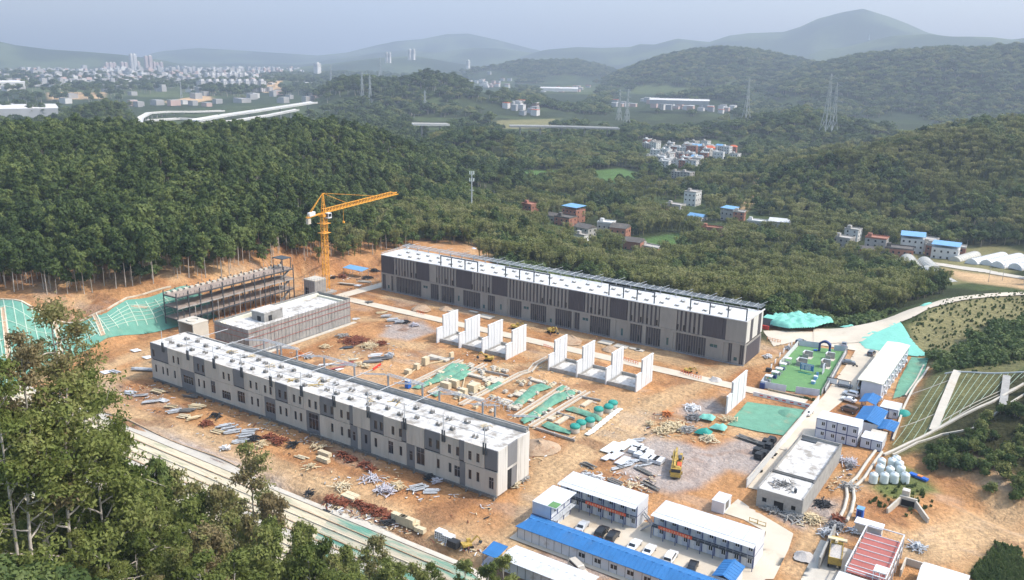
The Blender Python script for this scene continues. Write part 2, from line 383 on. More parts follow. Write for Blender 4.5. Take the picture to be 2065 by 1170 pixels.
# distant ridges: skyline in pixels, distance, depth in front, depth behind
RIDGES = [
 ([(-500,75),(-200,70),(0,84),(30,91),(100,100),(180,105),(250,111),(330,122),(420,140)], 6200, 900, 900),
 ([(250,118),(330,103),(400,97),(470,101),(550,106),(640,112),(760,118)], 9300, 1200, 900),
 ([(560,118),(620,114),(700,106),(760,91),(800,83),(850,79),(900,69),(945,68),(1000,80),(1070,98),(1150,112)], 9300, 1500, 900),
 ([(600,128),(700,116),(780,104),(830,102),(880,106),(960,96),(1010,98),(1070,106),(1160,118)], 7600, 1100, 800),
 ([(560,140),(680,127),(760,117),(840,113),(900,124),(960,134),(1030,150)], 5600, 900, 700),
 ([(980,112),(1080,102),(1165,95),(1215,97),(1270,95),(1290,89),(1320,90),(1365,78),(1430,85),(1470,72),(1510,67),(1580,65),(1615,54),(1650,38),(1700,25),(1740,18),(1790,33),(1830,48),(1870,66),(1960,85),(2065,100),(2200,110)], 7200, 1700, 900),
 ([(1560,118),(1700,96),(1800,72),(1870,69),(1920,74),(1960,74),(2000,75),(2040,80),(2065,77),(2200,70),(2500,60)], 5600, 1000, 700),
 ([(860,168),(920,150),(990,138),(1050,126),(1100,126),(1160,124),(1210,134),(1290,160),(1350,180)], 4300, 700, 600),
 ([(1130,200),(1200,166),(1280,132),(1340,112),(1400,101),(1460,95),(1520,101),(1580,112),(1640,126),(1760,150),(1850,180)], 3400, 900, 600),
 ([(1500,190),(1580,150),(1640,131),(1740,110),(1850,102),(1910,95),(1945,101),(1990,96),(2065,91),(2200,84),(2500,70)], 2900, 950, 600),
 ([(1180,215),(1260,205),(1340,195),(1420,180),(1500,176),(1580,190),(1660,205),(1760,215),(1850,225)], 2500, 380, 350),
 ([(560,235),(620,205),(660,180),(690,166),(740,162),(785,170),(815,166),(860,154),(920,160),(960,176),(1020,188),(1100,198),(1180,216),(1260,235)], 1950, 420, 420),
 ([(40,262),(130,244),(175,224),(215,216),(250,224),(285,250),(340,262)], 1350, 150, 170),
 ([(470,160),(540,160),(575,157),(610,165),(650,175),(700,185)], 3000, 250, 250),
 ([(1330,260),(1420,250),(1500,240),(1560,228),(1610,219),(1700,236),(1780,252),(1850,275)], 1500, 280, 260),
 ([(850,285),(900,270),(960,263),(1010,272),(1060,290)], 1000, 110, 120),
]
_RZ = []
for _pts, _D, _wf, _wb in RIDGES:
    azs = []; zs = []
    for a, b in _pts:
        w = at_dist(a, b, _D); azs.append(math.atan2(w[0], w[1])); zs.append(w[2]-(8 if _D < 4000 else 0))
    _RZ.append((np.array(azs), np.array(zs), _D, _wf, _wb))
SITE = atl([(-60,810),(0,778),(150,716),(200,701),(345,655),(590,560),(700,545),(768,528)])+[(-246,289),(-160,290),(-84,290),(-84,300)]+atl([(1545,662),(1640,688),(1730,690)])+atl([(1742,706),(1872,724),(1870,745),(1778,918),(1850,935),(1900,985)])+[(10,200),(40,130),(-30,118),(-72,112),(-84,124),(-262,124)]
def terrain(x, y):
    x = np.asarray(x, float); y = np.asarray(y, float)
    d = np.hypot(x, y)+1e-6; az = np.arctan2(x, y)
    z = rbf(x, y)
    z = z+(fbm(x/125, y/125, 3, 3)-.5)*sst(380, 560, d)*44*sst(-15, 12, z)+(fbm(x/40, y/40, 5, 3)-.5)*2*sst(300, 420, d)
    far = VALLEY+(fbm(x/600, y/600, 9, 4)-.5)*26
    w = sst(1300, 1750, d); z = z*(1-w)+far*w
    for azs, zs, D, wf, wb in _RZ:
        lo, hi = azs.min(), azs.max(); ok = (az > lo) & (az < hi) & (d > D-wf*1.05) & (d < D+wb*1.05)
        if not ok.any(): continue
        zz = np.interp(az, azs, zs); nz = fbm(x/(wf*.35), y/(wf*.35), int(D), 4)-.5
        u = np.where(d < D, (D-d)/wf, (d-D)/wb); u = np.clip(u, 0, 1)
        sh = .5+.5*np.cos(np.pi*u); sh = sh+nz*1.5*sh*(1-sh); edge = sst(0, .12, (az-lo)/(hi-lo))*sst(0, .12, (hi-az)/(hi-lo))
        zr = VALLEY-6+(zz-VALLEY+6)*sh*np.where((lo < az) & (az < hi), .35+.65*edge, 0)
        z = np.where(ok, np.maximum(z, zr), z)
    # the level site
    sd = sdist(x, y, SITE); z = z*(1-sst(-1, 5, sd))
    # benched fill slope falling away from the front edge
    s = 124-y; k = (s > 0) & (s < 34) & (x < -60)
    zt = -np.interp(s, [0, 1.5, 7, 9.5, 15, 17.5, 23, 25.5, 31, 34], [0, .2, 3.6, 3.8, 7.4, 7.6, 11.0, 11.2, 14.2, 14.5])
    kx = sst(-76, -92, x)*sst(34, 28, s)
    z = np.where(k, zt*kx+z*(1-kx), z)
    return z
def ground_z(x, y): return float(terrain(np.array([x]), np.array([y]))[0])

def L3(c): return np.array(c, float)
SOIL, SOIL2, PALE, GRAV, GRASS, DRYG, WOODF = L3((.42,.222,.098)), L3((.31,.142,.060)), L3((.52,.352,.195)), L3((.36,.32,.295)), L3((.085,.115,.040)), L3((.20,.185,.085)), L3((.035,.045,.018))
def mixc(a, b, t): return a*(1-t[..., None])+b*t[..., None]
GRAVEL_P = [atl([(1330,880),(1420,905),(1500,880),(1560,885),(1600,900),(1560,990),(1500,965),(1470,950),(1420,985),(1350,995),(1290,975),(1240,960),(1230,900),(1290,880)]),
            atl([(1380,810),(1440,800),(1480,830),(1400,850),(1350,835)]), atl([(780,655),(850,650),(880,668),(820,690),(760,680)]), atl([(1060,1120),(1180,1130),(1260,1170),(1100,1175)]),
            atl([(1540,1000),(1700,1000),(1700,1060),(1620,1070),(1530,1030)]), [(-110,120),(-100,126),(-200,132),(-215,126)]]
PALE_P = [atl([(560,740),(700,700),(800,740),(760,800),(620,770)]), atl([(1190,850),(1380,790),(1440,800),(1260,860),(1120,960),(1090,940)]), atl([(240,840),(600,960),(900,1100),(1000,1130),(1060,1060),(1120,950),(1060,1010),(990,1060),(700,980),(400,870),(240,800)]),
          atl([(800,690),(880,740),(760,790),(700,780)]), atl([(1850,1040),(1960,1010),(2080,1060),(2080,1110),(1900,1140),(1840,1090)]), atl([(1905,560),(2080,600),(2080,585),(1990,545),(1900,535)])]
ORANGE_P = [atl([(300,800),(700,960),(1000,1060),(1060,1000),(1080,880),(1150,820),(1320,800),(1440,760),(1480,730),(1100,720),(760,610),(700,650),(640,700),(560,720)]), atl([(1600,930),(1690,960),(1640,1010),(1600,1120),(1560,1170),(1600,1170),(1700,1000)])]
TRACKS = [([(1000,1130),(1080,1040),(1100,930),(1040,870)], 3), ([(800,790),(1020,740),(1100,740)], 2.5), ([(1120,960),(1300,860),(1330,800)], 2.2), ([(780,600),(1000,640),(1250,700),(1450,750),(1560,720)], 2.2), ([(230,830),(200,740),(330,700)], 3), ([(1600,1150),(1650,1060),(1560,1010)], 2.2), ([(1060,1100),(1110,960),(1240,850),(1420,770),(1540,690),(1600,675)], 3.2), ([(250,760),(330,720),(440,690)], 3), ([(1000,1130),(700,1010),(430,890),(230,830)], 3.5), ([(640,760),(760,690),(860,700),(960,780)], 3),
          ([(1840,1100),(1950,1070),(2040,1030),(1990,975),(1900,950)], 3), ([(1850,1120),(2000,1090),(2100,1080)], 3), ([(600,700),(720,645),(800,640)], 2.5)]
def ground_color(x, y):
    n1 = fbm(x/14, y/14, 21, 5); n2 = fbm(x/5, y/5, 33, 4); n3 = fbm(x/45, y/45, 41, 4); wob = (n1-.5)*14+(n2-.5)*5
    d = np.hypot(x, y)
    # open land: woodland floor, with fields and dry grass
    c = mixc(np.broadcast_to(WOODF, x.shape+(3,)), GRASS, sst(.50, .62, n3)*.6)
    # far slopes and plain
    plain = sst(1500, 2200, d); c = mixc(c, L3((.040,.060,.022)), plain*.7)
    nf = fbm(x/260, y/260, 77, 5); c = mixc(c, L3((.095,.12,.045)), plain*sst(.5, .64, nf)*.8); c = mixc(c, L3((.022,.034,.014)), plain*sst(.46, .34, nf)*.7)
    for P, cc in ((FIELD_P, L3((.085,.150,.045))), (DRY_P, DRYG), (BARE_P, PALE)):
        for poly in P:
            t = sst(-4, 4, sdist(x, y, poly)+wob*.35); c = mixc(c, cc*(.85+.3*n2[..., None]), t)
    site = sst(-7, 3, sdist(x, y, DIRT)+wob*.25)
    s = mixc(np.broadcast_to(SOIL, x.shape+(3,)), SOIL2, sst(.50, .66, n1)*.75); s = mixc(s, PALE, sst(.52, .68, fbm(x/22, y/22, 55, 5))*.65)
    for poly in PALE_P: s = mixc(s, PALE, sst(-3, 5, sdist(x, y, poly)+wob*.5)*(.25+.5*n2))
    for poly in ORANGE_P: s = mixc(s, SOIL, sst(-3, 6, sdist(x, y, poly)+wob*.6)*.35)
    for poly in GRAVEL_P: s = mixc(s, GRAV, sst(-2, 3, sdist(x, y, poly)+wob*.45)*(.7+.3*n2))
    for pts, w in TRACKS:
        dl = ldist(x, y, atl(pts)); s = mixc(s, PALE*1.02, sst(w*1.9, w*.4, dl+wob*.15)*.75)
        for off in (-1.0, .2, 1.0, 2.2, 3.1): s = mixc(s, PALE*.55, sst(.55, .1, np.abs(dl-1.3-off*.9)+.25*n2)*.5)
    s = mixc(s, L3((.21,.105,.055)), sst(.60, .74, fbm(x/9, y/9, 91, 4))*.6); s = mixc(s, L3((.30,.27,.24)), sst(.60, .74, fbm(x/16, y/7, 191, 5))*.3)
    s = s*(.86+.28*fbm(x/1.7, y/1.7, 13, 3)[..., None])
    c = mixc(c, s, site)
    # grass slopes on the right
    for poly, cc in GRASS_P: c = mixc(c, cc*(.75+.5*n2[..., None]), sst(-1.5, 2, sdist(x, y, poly)+wob*.2))
    return c
DIRT = atl([(-300,830),(-300,612),(0,581),(150,590),(240,577),(345,560),(430,557),(600,543),(660,520),(770,506),(860,492),(960,500),(985,522)])+[(-90,300),(-80,296)]+atl([(1560,650),(1625,660),(1690,680),(1745,706),(1875,722),(1868,750),(1800,880),(1780,915),(1830,925),(1880,935),(1960,930),(2065,1000),(2300,1000),(2300,1110),(2065,1130),(2050,1160),(2000,1110),(1960,1150),(1990,1400)])+[(-72,105),(-84,118),(-262,122)]
FIELD_P = [atl(p, -20) for p in ([(1040,352),(1130,345),(1145,358),(1060,366)],[(1190,345),(1250,338),(1290,350),(1270,372),(1220,368)],[(1290,480),(1370,470),(1400,492),(1330,510),(1255,505)],[(1120,300),(1230,300),(1225,312),(1120,310)],[(1210,520),(1290,525),(1270,545),(1210,535)])]
DRY_P = [atl(p, -20) for p in ([(985,262),(1000,245),(1130,240),(1100,258)],[(1050,320),(1140,316),(1150,330),(1060,335)],[(1820,500),(1990,500),(2065,520),(2065,560),(1950,600),(1850,600)])]+[atl([(860,480),(980,490),(1010,520),(900,520)], 0), atl([(1560,612),(1650,618),(1700,650),(1620,650)], -4)]
BARE_P = [atl([(1905,530),(2080,570),(2080,615),(2010,590),(1930,560)], -13), atl([(1487,395),(1540,350),(1546,356),(1500,402)], -8)]
for _q in ([(330,200),(420,190),(430,196),(350,206)],[(95,190),(215,187),(210,198),(100,200)],[(30,150),(80,147),(80,152),(30,155)],[(530,178),(570,176),(570,184),(530,186)],[(655,176),(690,170),(695,182),(660,188)]):
    BARE_P.append(atl(_q, -20) if _q[0][0] != 655 else [at_dist(a, b, 1900)[:2] for a, b in _q])
GRASS_P = [(atl([(1905,755),(2065,752),(2300,745),(2300,740),(2065,780),(2000,815),(1883,872),(1780,915),(1790,890),(1872,748)], 4), L3((.135,.130,.055))),
           (atl([(1830,655),(1920,610),(2080,598),(2080,660),(2000,690),(1900,735),(1870,715)], 5), L3((.21,.19,.09))), (atl([(1880,745),(1900,700),(2000,660),(2100,650),(2100,750),(1905,753)], 5), L3((.10,.12,.045))),
           (atl([(1755,985),(1800,925),(1850,950),(1900,990),(1830,1010),(1780,1000)], 0), L3((.13,.15,.05))), (atl([(1960,1150),(2010,1100),(2050,1110),(2070,1170),(2065,1250),(1960,1250)], 0), L3((.03,.055,.018))),
           (atl([(1850,905),(1883,880),(2000,822),(2100,785),(2300,740),(2300,985),(2065,992),(1960,925),(1900,930)], 2), L3((.05,.05,.022)))]
def ground_material():
    m = bpy.data.materials.new("ground"); m.use_nodes = True; n = m.node_tree.nodes; l = m.node_tree.links
    b = n["Principled BSDF"]; b.inputs["Roughness"].default_value = .95; b.inputs["Specular IOR Level"].default_value = .1
    at_ = n.new("ShaderNodeAttribute"); at_.attribute_name = "soil"
    g = n.new("ShaderNodeNewGeometry")
    def nz(sc, det=5):
        t = n.new("ShaderNodeTexNoise"); t.inputs["Scale"].default_value = sc; t.inputs["Detail"].default_value = det; t.inputs["Roughness"].default_value = .7
        l.new(g.outputs["Position"], t.inputs["Vector"]); return t
    a = nz(.9); c = nz(.035)
    mr = n.new("ShaderNodeMapRange"); l.new(a.outputs[0], mr.inputs[0]); mr.inputs[1].default_value = .3; mr.inputs[2].default_value = .7; mr.inputs[3].default_value = .72; mr.inputs[4].default_value = 1.25
    mr2 = n.new("ShaderNodeMapRange"); l.new(c.outputs[0], mr2.inputs[0]); mr2.inputs[1].default_value = .3; mr2.inputs[2].default_value = .7; mr2.inputs[3].default_value = .80; mr2.inputs[4].default_value = 1.2
    k = n.new("ShaderNodeMath"); k.operation = 'MULTIPLY'; l.new(mr.outputs[0], k.inputs[0]); l.new(mr2.outputs[0], k.inputs[1])
    vm = n.new("ShaderNodeVectorMath"); vm.operation = 'SCALE'; l.new(at_.outputs["Color"], vm.inputs[0]); l.new(k.outputs[0], vm.inputs["Scale"])
    l.new(vm.outputs[0], b.inputs["Base Color"])
    h = nz(.35, 6); h2 = nz(.05, 6)
    ad = n.new("ShaderNodeMath"); ad.operation = 'MULTIPLY_ADD'; l.new(h2.outputs[0], ad.inputs[0]); ad.inputs[1].default_value = 6; l.new(h.outputs[0], ad.inputs[2])
    bp = n.new("ShaderNodeBump"); bp.inputs["Strength"].default_value = .6; bp.inputs["Distance"].default_value = 1.2
    l.new(ad.outputs[0], bp.inputs["Height"]); l.new(bp.outputs[0], b.inputs["Normal"])
    MATS["ground"] = m
ground_material()
def grid_mesh(name, X, Y, Z, colr=None, matn="ground", mask=None):
    nr, nc = X.shape; me = bpy.data.meshes.new(name)
    i = np.arange(nr*nc).reshape(nr, nc)
    q = np.stack([i[:-1, :-1], i[:-1, 1:], i[1:, 1:], i[1:, :-1]], -1).reshape(-1, 4)
    if mask is not None: q = q[mask[:-1, :-1].ravel() & mask[1:, 1:].ravel() & mask[:-1, 1:].ravel() & mask[1:, :-1].ravel()]
    me.vertices.add(nr*nc); me.vertices.foreach_set("co", np.stack([X, Y, Z], -1).astype(np.float32).ravel())
    me.loops.add(q.size); me.loops.foreach_set("vertex_index", q.astype(np.int32).ravel())
    me.polygons.add(len(q)); me.polygons.foreach_set("loop_start", np.arange(0, q.size, 4, dtype=np.int32)); me.polygons.foreach_set("loop_total", np.full(len(q), 4, np.int32))
    me.polygons.foreach_set("use_smooth", np.ones(len(q), bool))
    me.update(calc_edges=True); me.materials.append(MATS[matn])
    if colr is not None:
        ca = me.attributes.new("soil", 'FLOAT_COLOR', 'POINT')
        ca.data.foreach_set("color", np.concatenate([colr, np.ones(X.shape+(1,))], -1).astype(np.float32).ravel())
    return me
# the wide land, on rings that grow with distance
NX0, NX1, NY0, NY1 = -350, 45, 84, 352
_az = _AZ0+np.linspace(-rad(62), rad(62), 640); _d = np.exp(np.linspace(math.log(25), math.log(11800), 720))
_AZ, _DD = np.meshgrid(_az, _d); _X = _DD*np.sin(_AZ); _Y = _DD*np.cos(_AZ)
_Z = terrain(_X, _Y)
_in = np.minimum(np.minimum(_X-NX0, NX1-_X), np.minimum(_Y-NY0, NY1-_Y))
land = link("terrain", grid_mesh("terrain", _X, _Y, _Z-1.8*sst(2, 9, _in)-.05*(_in > 0), ground_color(_X, _Y)))
tag(land, "wooded valley floor and hills rising around the building site", kind="structure")
# the building site itself in finer detail
_x, _y2 = np.meshgrid(np.arange(NX0, NX1, .62), np.arange(NY0, NY1, .62)); _z = terrain(_x, _y2)
_sd = sdist(_x, _y2, SITE)
_z2 = _z+(fbm(_x/7, _y2/7, 61, 4)-.5)*.35*sst(0, 6, np.abs(_sd))+.02
site_ground = link("site_ground", grid_mesh("site_ground", _x, _y2, _z2, ground_color(_x, _y2)))
tag(site_ground, "bare orange earth of the building site with gravel patches", kind="structure")

def sheet(name, poly, matn, z=.05, label=None, cat=None, kind=None, res=None, wrinkle=0, seed=1, thick=0, group=None):
    """a sheet lying on the ground inside a polygon, following it"""
    xs = [p[0] for p in poly]; ys = [p[1] for p in poly]; r = res or 1.0
    X, Y = np.meshgrid(np.arange(min(xs)-r, max(xs)+2*r, r), np.arange(min(ys)-r, max(ys)+2*r, r))
    sd = sdist(X, Y, poly)
    # pull the outer ring of cells onto the outline
    m = sd > -r*.75
    gx = (sdist(X+.05, Y, poly)-sd)/.05; gy = (sdist(X, Y+.05, poly)-sd)/.05
    k = np.where((sd < r*.5) & m, -sd, 0); X = X+gx*k; Y = Y+gy*k
    Z = terrain(X, Y)+z+.19*1.0
    if wrinkle: Z = Z+wrinkle*fbm(X/1.6, Y/1.6, seed, 4)*sst(-.2, 1.2, sd)
    o = link(name, grid_mesh(name, X, Y, Z, None, matn, m))
    return tag(o, label, cat, group, kind)
# ================================================================== concrete paving and ground covers
sheet("site_road", [(-250,248.6),(-59,248.6),(-59,253.6),(-250,253.6)], "paving", .03, "pale concrete lane crossing the site between the halls", kind="structure", res=1.2)
sheet("side_road", [(-256,249),(-250,249),(-250,253.6),(-247.5,300),(-253,300),(-256,255)], "paving", .045, "pale concrete lane turning behind the dark hall", kind="structure", res=1.2)
YARD = atl([(1538,668),(1560,700),(1605,690),(1725,708),(1712,730),(1660,800),(1640,822),(1507,985),(1572,1000),(1645,893),(1662,840),(1725,790),(1735,765),(1790,690),(1752,688),(1722,676),(1600,668)])
sheet("entrance_yard", YARD, "paving", .06, "pale concrete yard and access lane by the entrance", kind="structure", res=.8)
sheet("ramp_road", [at(a, b, c)[:2] for a, b, c in ((1640,664,0),(1700,668,0),(1735,655,2),(1790,636,4),(1845,617,5.5),(1905,600,7),(1990,589,7.5),(2075,586,8),(2300,580,9),(2300,596,9),(2075,599,8),(2000,602,7.5),(1930,612,7),(1880,625,6),(1840,643,5),(1795,664,3),(1758,682,1),(1738,694,0),(1640,694,0))], "paving", .24, "pale concrete road climbing away to the right", kind="structure", res=1.0)
sheet("camp_yard", [(-90,137),(-40,137),(-40,160),(-90,160)], "paving", .035, "pale concrete courtyard between the site cabins", kind="structure", res=.9)
sheet("camp_lane", atl([(1488,1008),(1520,1030),(1600,1078),(1590,1110),(1560,1170),(1500,1170),(1530,1120),(1545,1075),(1500,1050),(1455,1035)]), "paving", .05, "pale concrete lane winding between cabins and grey house", kind="structure", res=.9)
sheet("truck_apron", atl([(1655,1090),(1745,1120),(1700,1180),(1610,1180)]), "concrete_pale", .04, "worn concrete apron under the tipper truck", kind="structure", res=.9)
sheet("valley_road", [at(a, b, -13)[:2] for a, b in ((1830,512),(1850,515),(1905,526),(1985,545),(2070,572),(2200,610),(2200,600),(2070,562),(1985,537),(1905,520),(1850,508))], "concrete_pale", .1, "narrow pale lane running past the greenhouses", kind="structure", res=2)
sheet("turf_court", [(-74.5,255),(-56.6,259.5),(-60.3,308),(-76,303.5)], "turf", .09, "bright green artificial turf of the display court", kind="structure", res=.9)
sheet("debris_net", atl([(1507,812),(1622,828),(1580,880),(1530,872),(1466,858)]), "net_green", .07, "green dust net spread flat beside the single white panel", "dust net", res=.5, wrinkle=.12)
m_ = MB(); c_ = at(1592, 836); m_.lathe((c_[0], c_[1], .2), [(3.6, 0), (2.9, .35), (1.6, .85), (.3, 1.15), (0, 1.2)], 18); single("netted_heap", m_, "net_green", "round heap under the flat green dust net", "soil heap")
sheet("slope_cover", [at(a, b, c)[:2] for a, b, c in ((1728,688,.5),(1742,674,2),(1762,664,3.2),(1812,648,4.5),(1835,681,2.5),(1872,717,1),(1850,720,.4),(1800,714,0),(1745,705,0))], "net_teal", .12, "turquoise netting covering the bank behind the white shed", "slope netting", res=.7, wrinkle=.25)
sheet("bank_cover", [at(a, b, c)[:2] for a, b, c in ((1555,650,-1),(1590,648,-2),(1640,640,-2),(1665,643,-3),(1680,664,-2),(1640,675,-1),(1590,672,0),(1552,664,0))], "net_teal", 1.6, "rumpled turquoise netting beside the road bend", "slope netting", res=.7, wrinkle=3.2, seed=4)
sheet("verge_cover", [at(a, b, c)[:2] for a, b, c in ((1692,662,0),(1720,650,2),(1722,656,2),(1702,668,0))], "net_teal", .3, "small scrap of turquoise netting on the road verge", "slope netting", res=.7, wrinkle=1, seed=6)
sheet("hedge_cover", [at(a, b, c)[:2] for a, b, c in ((1855,612,6),(1875,604,6),(1880,612,6),(1862,620,6))], "net_teal", .3, "crumpled turquoise netting at the upper road edge", "slope netting", res=.7, wrinkle=1, seed=7)
sheet("plot_cover", atl([(1838,722),(1872,728),(1862,760),(1835,800),(1800,806),(1812,770)]), "net_green", .1, "faded green netting over the plot beside the white shed", "dust net", res=.6, wrinkle=.2)
# gridded netting on the cut slope at the left
cut = [at(a, b, c)[:2] for a, b, c in ((-60,622,12),(0,606,12),(60,622,11),(110,650,6),(160,652,6),(215,630,9),(255,603,11),(300,592,12),(345,585,12),(420,570,12))]+atl([(440,640),(345,664),(215,698),(150,722),(60,760),(0,785),(-60,810)])
sheet("slope_netting", cut, "slope_net", .12, "green netted cut slope at the left edge of the site", kind="structure", res=.9)
def sl_line(a, b, w, n=14, h=.35):
    m = MB(); P = []
    for i in range(n+1):
        t = i/n; x = a[0]+(b[0]-a[0])*t; y = a[1]+(b[1]-a[1])*t; P.append((x, y, ground_z(x, y)+h))
    for p, q in zip(P[:-1], P[1:]): m.beam(p, q, w, .3)
    return m
_tp = [(-60,622,12),(0,606,12),(60,622,11),(110,650,6),(160,652,6),(215,632,9),(255,605,11),(300,594,12),(345,588,12),(420,575,12)]
_bp = [(-60,806,0),(0,778,0),(60,752,0),(150,716,0),(215,695,0),(345,658,0),(440,633,0)]
def _along(pl, x): i = max(k for k in range(len(pl)-1) if pl[k][0] <= x); t = (x-pl[i][0])/(pl[i+1][0]-pl[i][0]); q = [pl[i][j]+(pl[i+1][j]-pl[i][j])*t for j in range(3)]; return np.array(at(*q)[:2])
root = thing("slope_grid_frame", "pale concrete grid frame laid over the green cut slope", "grid frame", (-268, 150, 0))
mm = MB(); cols_ = []
for px in range(-50, 420, 19):
    bq = _along(_bp, min(px+26, 430)); tq = _along(_tp, px); cols_.append([bq+(tq-bq)*k/12 for k in range(13)])
def gl(mm, a, b, w, h): mm.beam((a[0], a[1], ground_z(*a)+h), (b[0], b[1], ground_z(*b)+h), w, .2)
for cl in cols_:
    mm = MB()
    for a, b in zip(cl[:-1], cl[1:]): gl(mm, a, b, .3, .40)
    part(root, "rib", mm, "rib")
for k in (2, 4, 6, 8, 10):
    mm = MB()
    for a, b in zip(cols_[:-1], cols_[1:]): gl(mm, a[k], b[k], .3, .37)
    part(root, "cross_rib", mm, "rib")
for a, b, za, zb in (((262,602),(297,662),12,0),((187,637),(207,698),8,0),((2,622),(18,772),12,0),((108,650),(122,732),6,0)):
    P, Q = at(*a, za), at(*b, zb); m_ = sl_line(P, Q, .35); n_ = sl_line((P[0], P[1]+1.3), (Q[0], Q[1]+1.3), .35)
    m_.add(n_.v, n_.f); ch = sl_line((P[0], P[1]+.65), (Q[0], Q[1]+.65), .95, h=.22)
    o = single("slope_channel", m_, "channel", {262:"drainage stair down the green slope nearest the steel frame", 187:"drainage stair down the green slope below its saddle", 2:"drainage stair at the left end of the green slope", 108:"drainage stair behind the tall tree on the green slope"}[a[0]], "drain", "drainage stairs down the green slope")
    part(o, "channel_bed", ch, "spoil")
m_ = MB(); pr = [at(a, b, c) for a, b, c in ((-60,620,12),(0,603,12.2),(60,619,11.2),(110,647,6.2),(160,649,6.2),(215,626,9.2),(255,600,11.2),(300,589,12),(345,582,12.2))]
for a, b in zip(pr[:-1], pr[1:]):
    for t in range(4):
        x0 = a[0]+(b[0]-a[0])*t/4; y0 = a[1]+(b[1]-a[1])*t/4; x1 = a[0]+(b[0]-a[0])*(t+1)/4; y1 = a[1]+(b[1]-a[1])*(t+1)/4
        m_.beam((x0, y0, ground_z(x0, y0)+.2), (x1, y1, ground_z(x1, y1)+.2), .7, .5)
single("slope_coping", m_, "channel", "wavy orange-edged coping along the top of the green slope", "drain")
# benches of the fill slope in front
XL, XR = -262, -82
for k, (s0, s1) in enumerate(((1.5, 7), (9.5, 15), (17.5, 23), (25.5, 31))):
    sheet("slope_cells", [(XL,124-s1),(-128 if k < 2 else XR,124-s1),(-128 if k < 2 else XR,124-s0),(XL,124-s0)], "geocell", .05, kind="structure", res=1.4)
    if k < 2: sheet("slope_cells", [(-128,124-s1),(XR,124-s1),(XR,124-s0),(-128,124-s0)], "geocell_green", .05, kind="structure", res=1.4)
for k, (s0, s1) in enumerate(((-1.2, 1.3), (7.2, 9.3), (15.2, 17.3), (23.2, 25.3))):
    sheet("slope_bench", [(XL,124-s1),(XR,124-s1),(XR,124-s0),(XL,124-s0)], "concrete_pale", .04, kind="structure", res=1.2)
    m_ = MB()
    for X in np.arange(XL, XR-6, 6): m_.beam((X, 124-s0-.1, ground_z(X, 124-s0-.1)+.3), (X+6, 124-s0-.1, ground_z(X+6, 124-s0-.1)+.3), .35, .35)
    single("bench_gutter", m_, "spoil", ["earth-stained gutter along the top edge of the fill slope", "earth-stained gutter on the upper bench of the fill slope", "earth-stained gutter on the middle bench of the fill slope", "earth-stained gutter on the lowest bench of the fill slope"][k], "gutter", "gutters on the fill slope")

for i, s_ in enumerate((2.9, 4.3, 5.7, 10.9, 12.4, 13.8, 18.9, 20.4, 21.8)):
    m_ = MB()
    for X in np.arange(XL, XR-6, 6): m_.beam((X, 124-s_, ground_z(X, 124-s_)+.3), (X+6, 124-s_, ground_z(X+6, 124-s_)+.3), .22, .22)
    single("cell_strip", m_, "channel" if i % 2 else "spoil", "thin earth-stained strip along the cells of the fill slope", "strip", "thin strips along the fill slope")
# ================================================================== helpers for walls
def wall_cells(m, x0, x1, z0, z1, y0, y1, holes, mi=0):
    """wall slab from x0..x1, z0..z1, thickness y0..y1 with rectangular holes (hx0,hx1,hz0,hz1)"""
    hs = [(max(x0, a), min(x1, b), c, d) for a, b, c, d in holes if b > x0+.02 and a < x1-.02 and c < z1 and d > z0]
    xs = sorted(set([x0, x1]+[h[0] for h in hs]+[h[1] for h in hs]))
    for a, b in zip(xs[:-1], xs[1:]):
        col = sorted([(max(z0, h[2]), min(z1, h[3])) for h in hs if h[0] <= a+1e-6 and h[1] >= b-1e-6]); z = z0
        for c, d in col:
            if c > z+1e-4: m.box(a, y0, z, b, y1, c, mi)
            z = max(z, d)
        if z < z1-1e-4: m.box(a, y0, z, b, y1, z1, mi)
def window(root, xc, zc, w, h, y, nx=1, glass="glass", frame="steel", ny=2):
    m = MB(); x0, x1, z0, z1 = xc-w/2, xc+w/2, zc-h/2, zc+h/2; m.box(x0, y+.14, z0, x1, y+.18, z1, 1)
    t = .07
    m.box(x0, y+.06, z0, x0+t, y+.14, z1); m.box(x1-t, y+.06, z0, x1, y+.14, z1); m.box(x0+t, y+.06, z0, x1-t, y+.14, z0+t); m.box(x0+t, y+.06, z1-t, x1-t, y+.14, z1)
    for i in range(1, nx): X = x0+(x1-x0)*i/nx; m.box(X-.04, y+.07, z0+t, X+.04, y+.138, z1-t)
    if ny > 1: Z = z0+(z1-z0)*.68; m.box(x0+t, y+.075, Z-.04, x1-t, y+.136, Z+.04)
    return part(root, "window", m, [frame, glass])

# ================================================================== the long pale hall in front
LX0, LX1, LY0, LY1, LH = -231.8, -101.5, 149.0, 162.6, 12.3
root = thing("long_hall", "long two-storey hall with tan and grey panels and white flat roof, nearest the slope", "building", (LX0, LY0, 0))
m = MB(); m.box(LX0+.4, LY0+.45, .9, LX1-.4, LY1-.3, 11.6); m.box(LX0+1, LY0+1, 0, LX1-1, LY1-1, .9); part(root, "core", m, "dark")  # near-black core paints in the shade under the plinth and inside the hall
GR = [(-231.8,-223.1),(-210.9,-205.7),(-193.1,-188.5),(-175.6,-170.8),(-158.5,-153.4),(-147.8,-146.6),(-140.7,-136.1),(-130.3,-128.7),(-123.0,-118.2),(-112.5,-111.0),(-105.1,-101.5)]
BR = [(-217.3,-215.8),(-200.6,-197.9+.6),(-180.6,-179.6+1.2),(-151.8,-150.9+.6)]
UW = [-230.3,-220.4,-218.1,-208.8,-206.6,-197.3,-195,-185.7,-183.3,-179.7,-177.5,-173.9,-171.6,-168.2,-165.9,-162.3,-160,-156.5,-154.1,-150.6,-148.3,-138.8,-136.9,-133,-130.6,-121.2,-118.9,-115.3,-112.9,-109.3,-107]
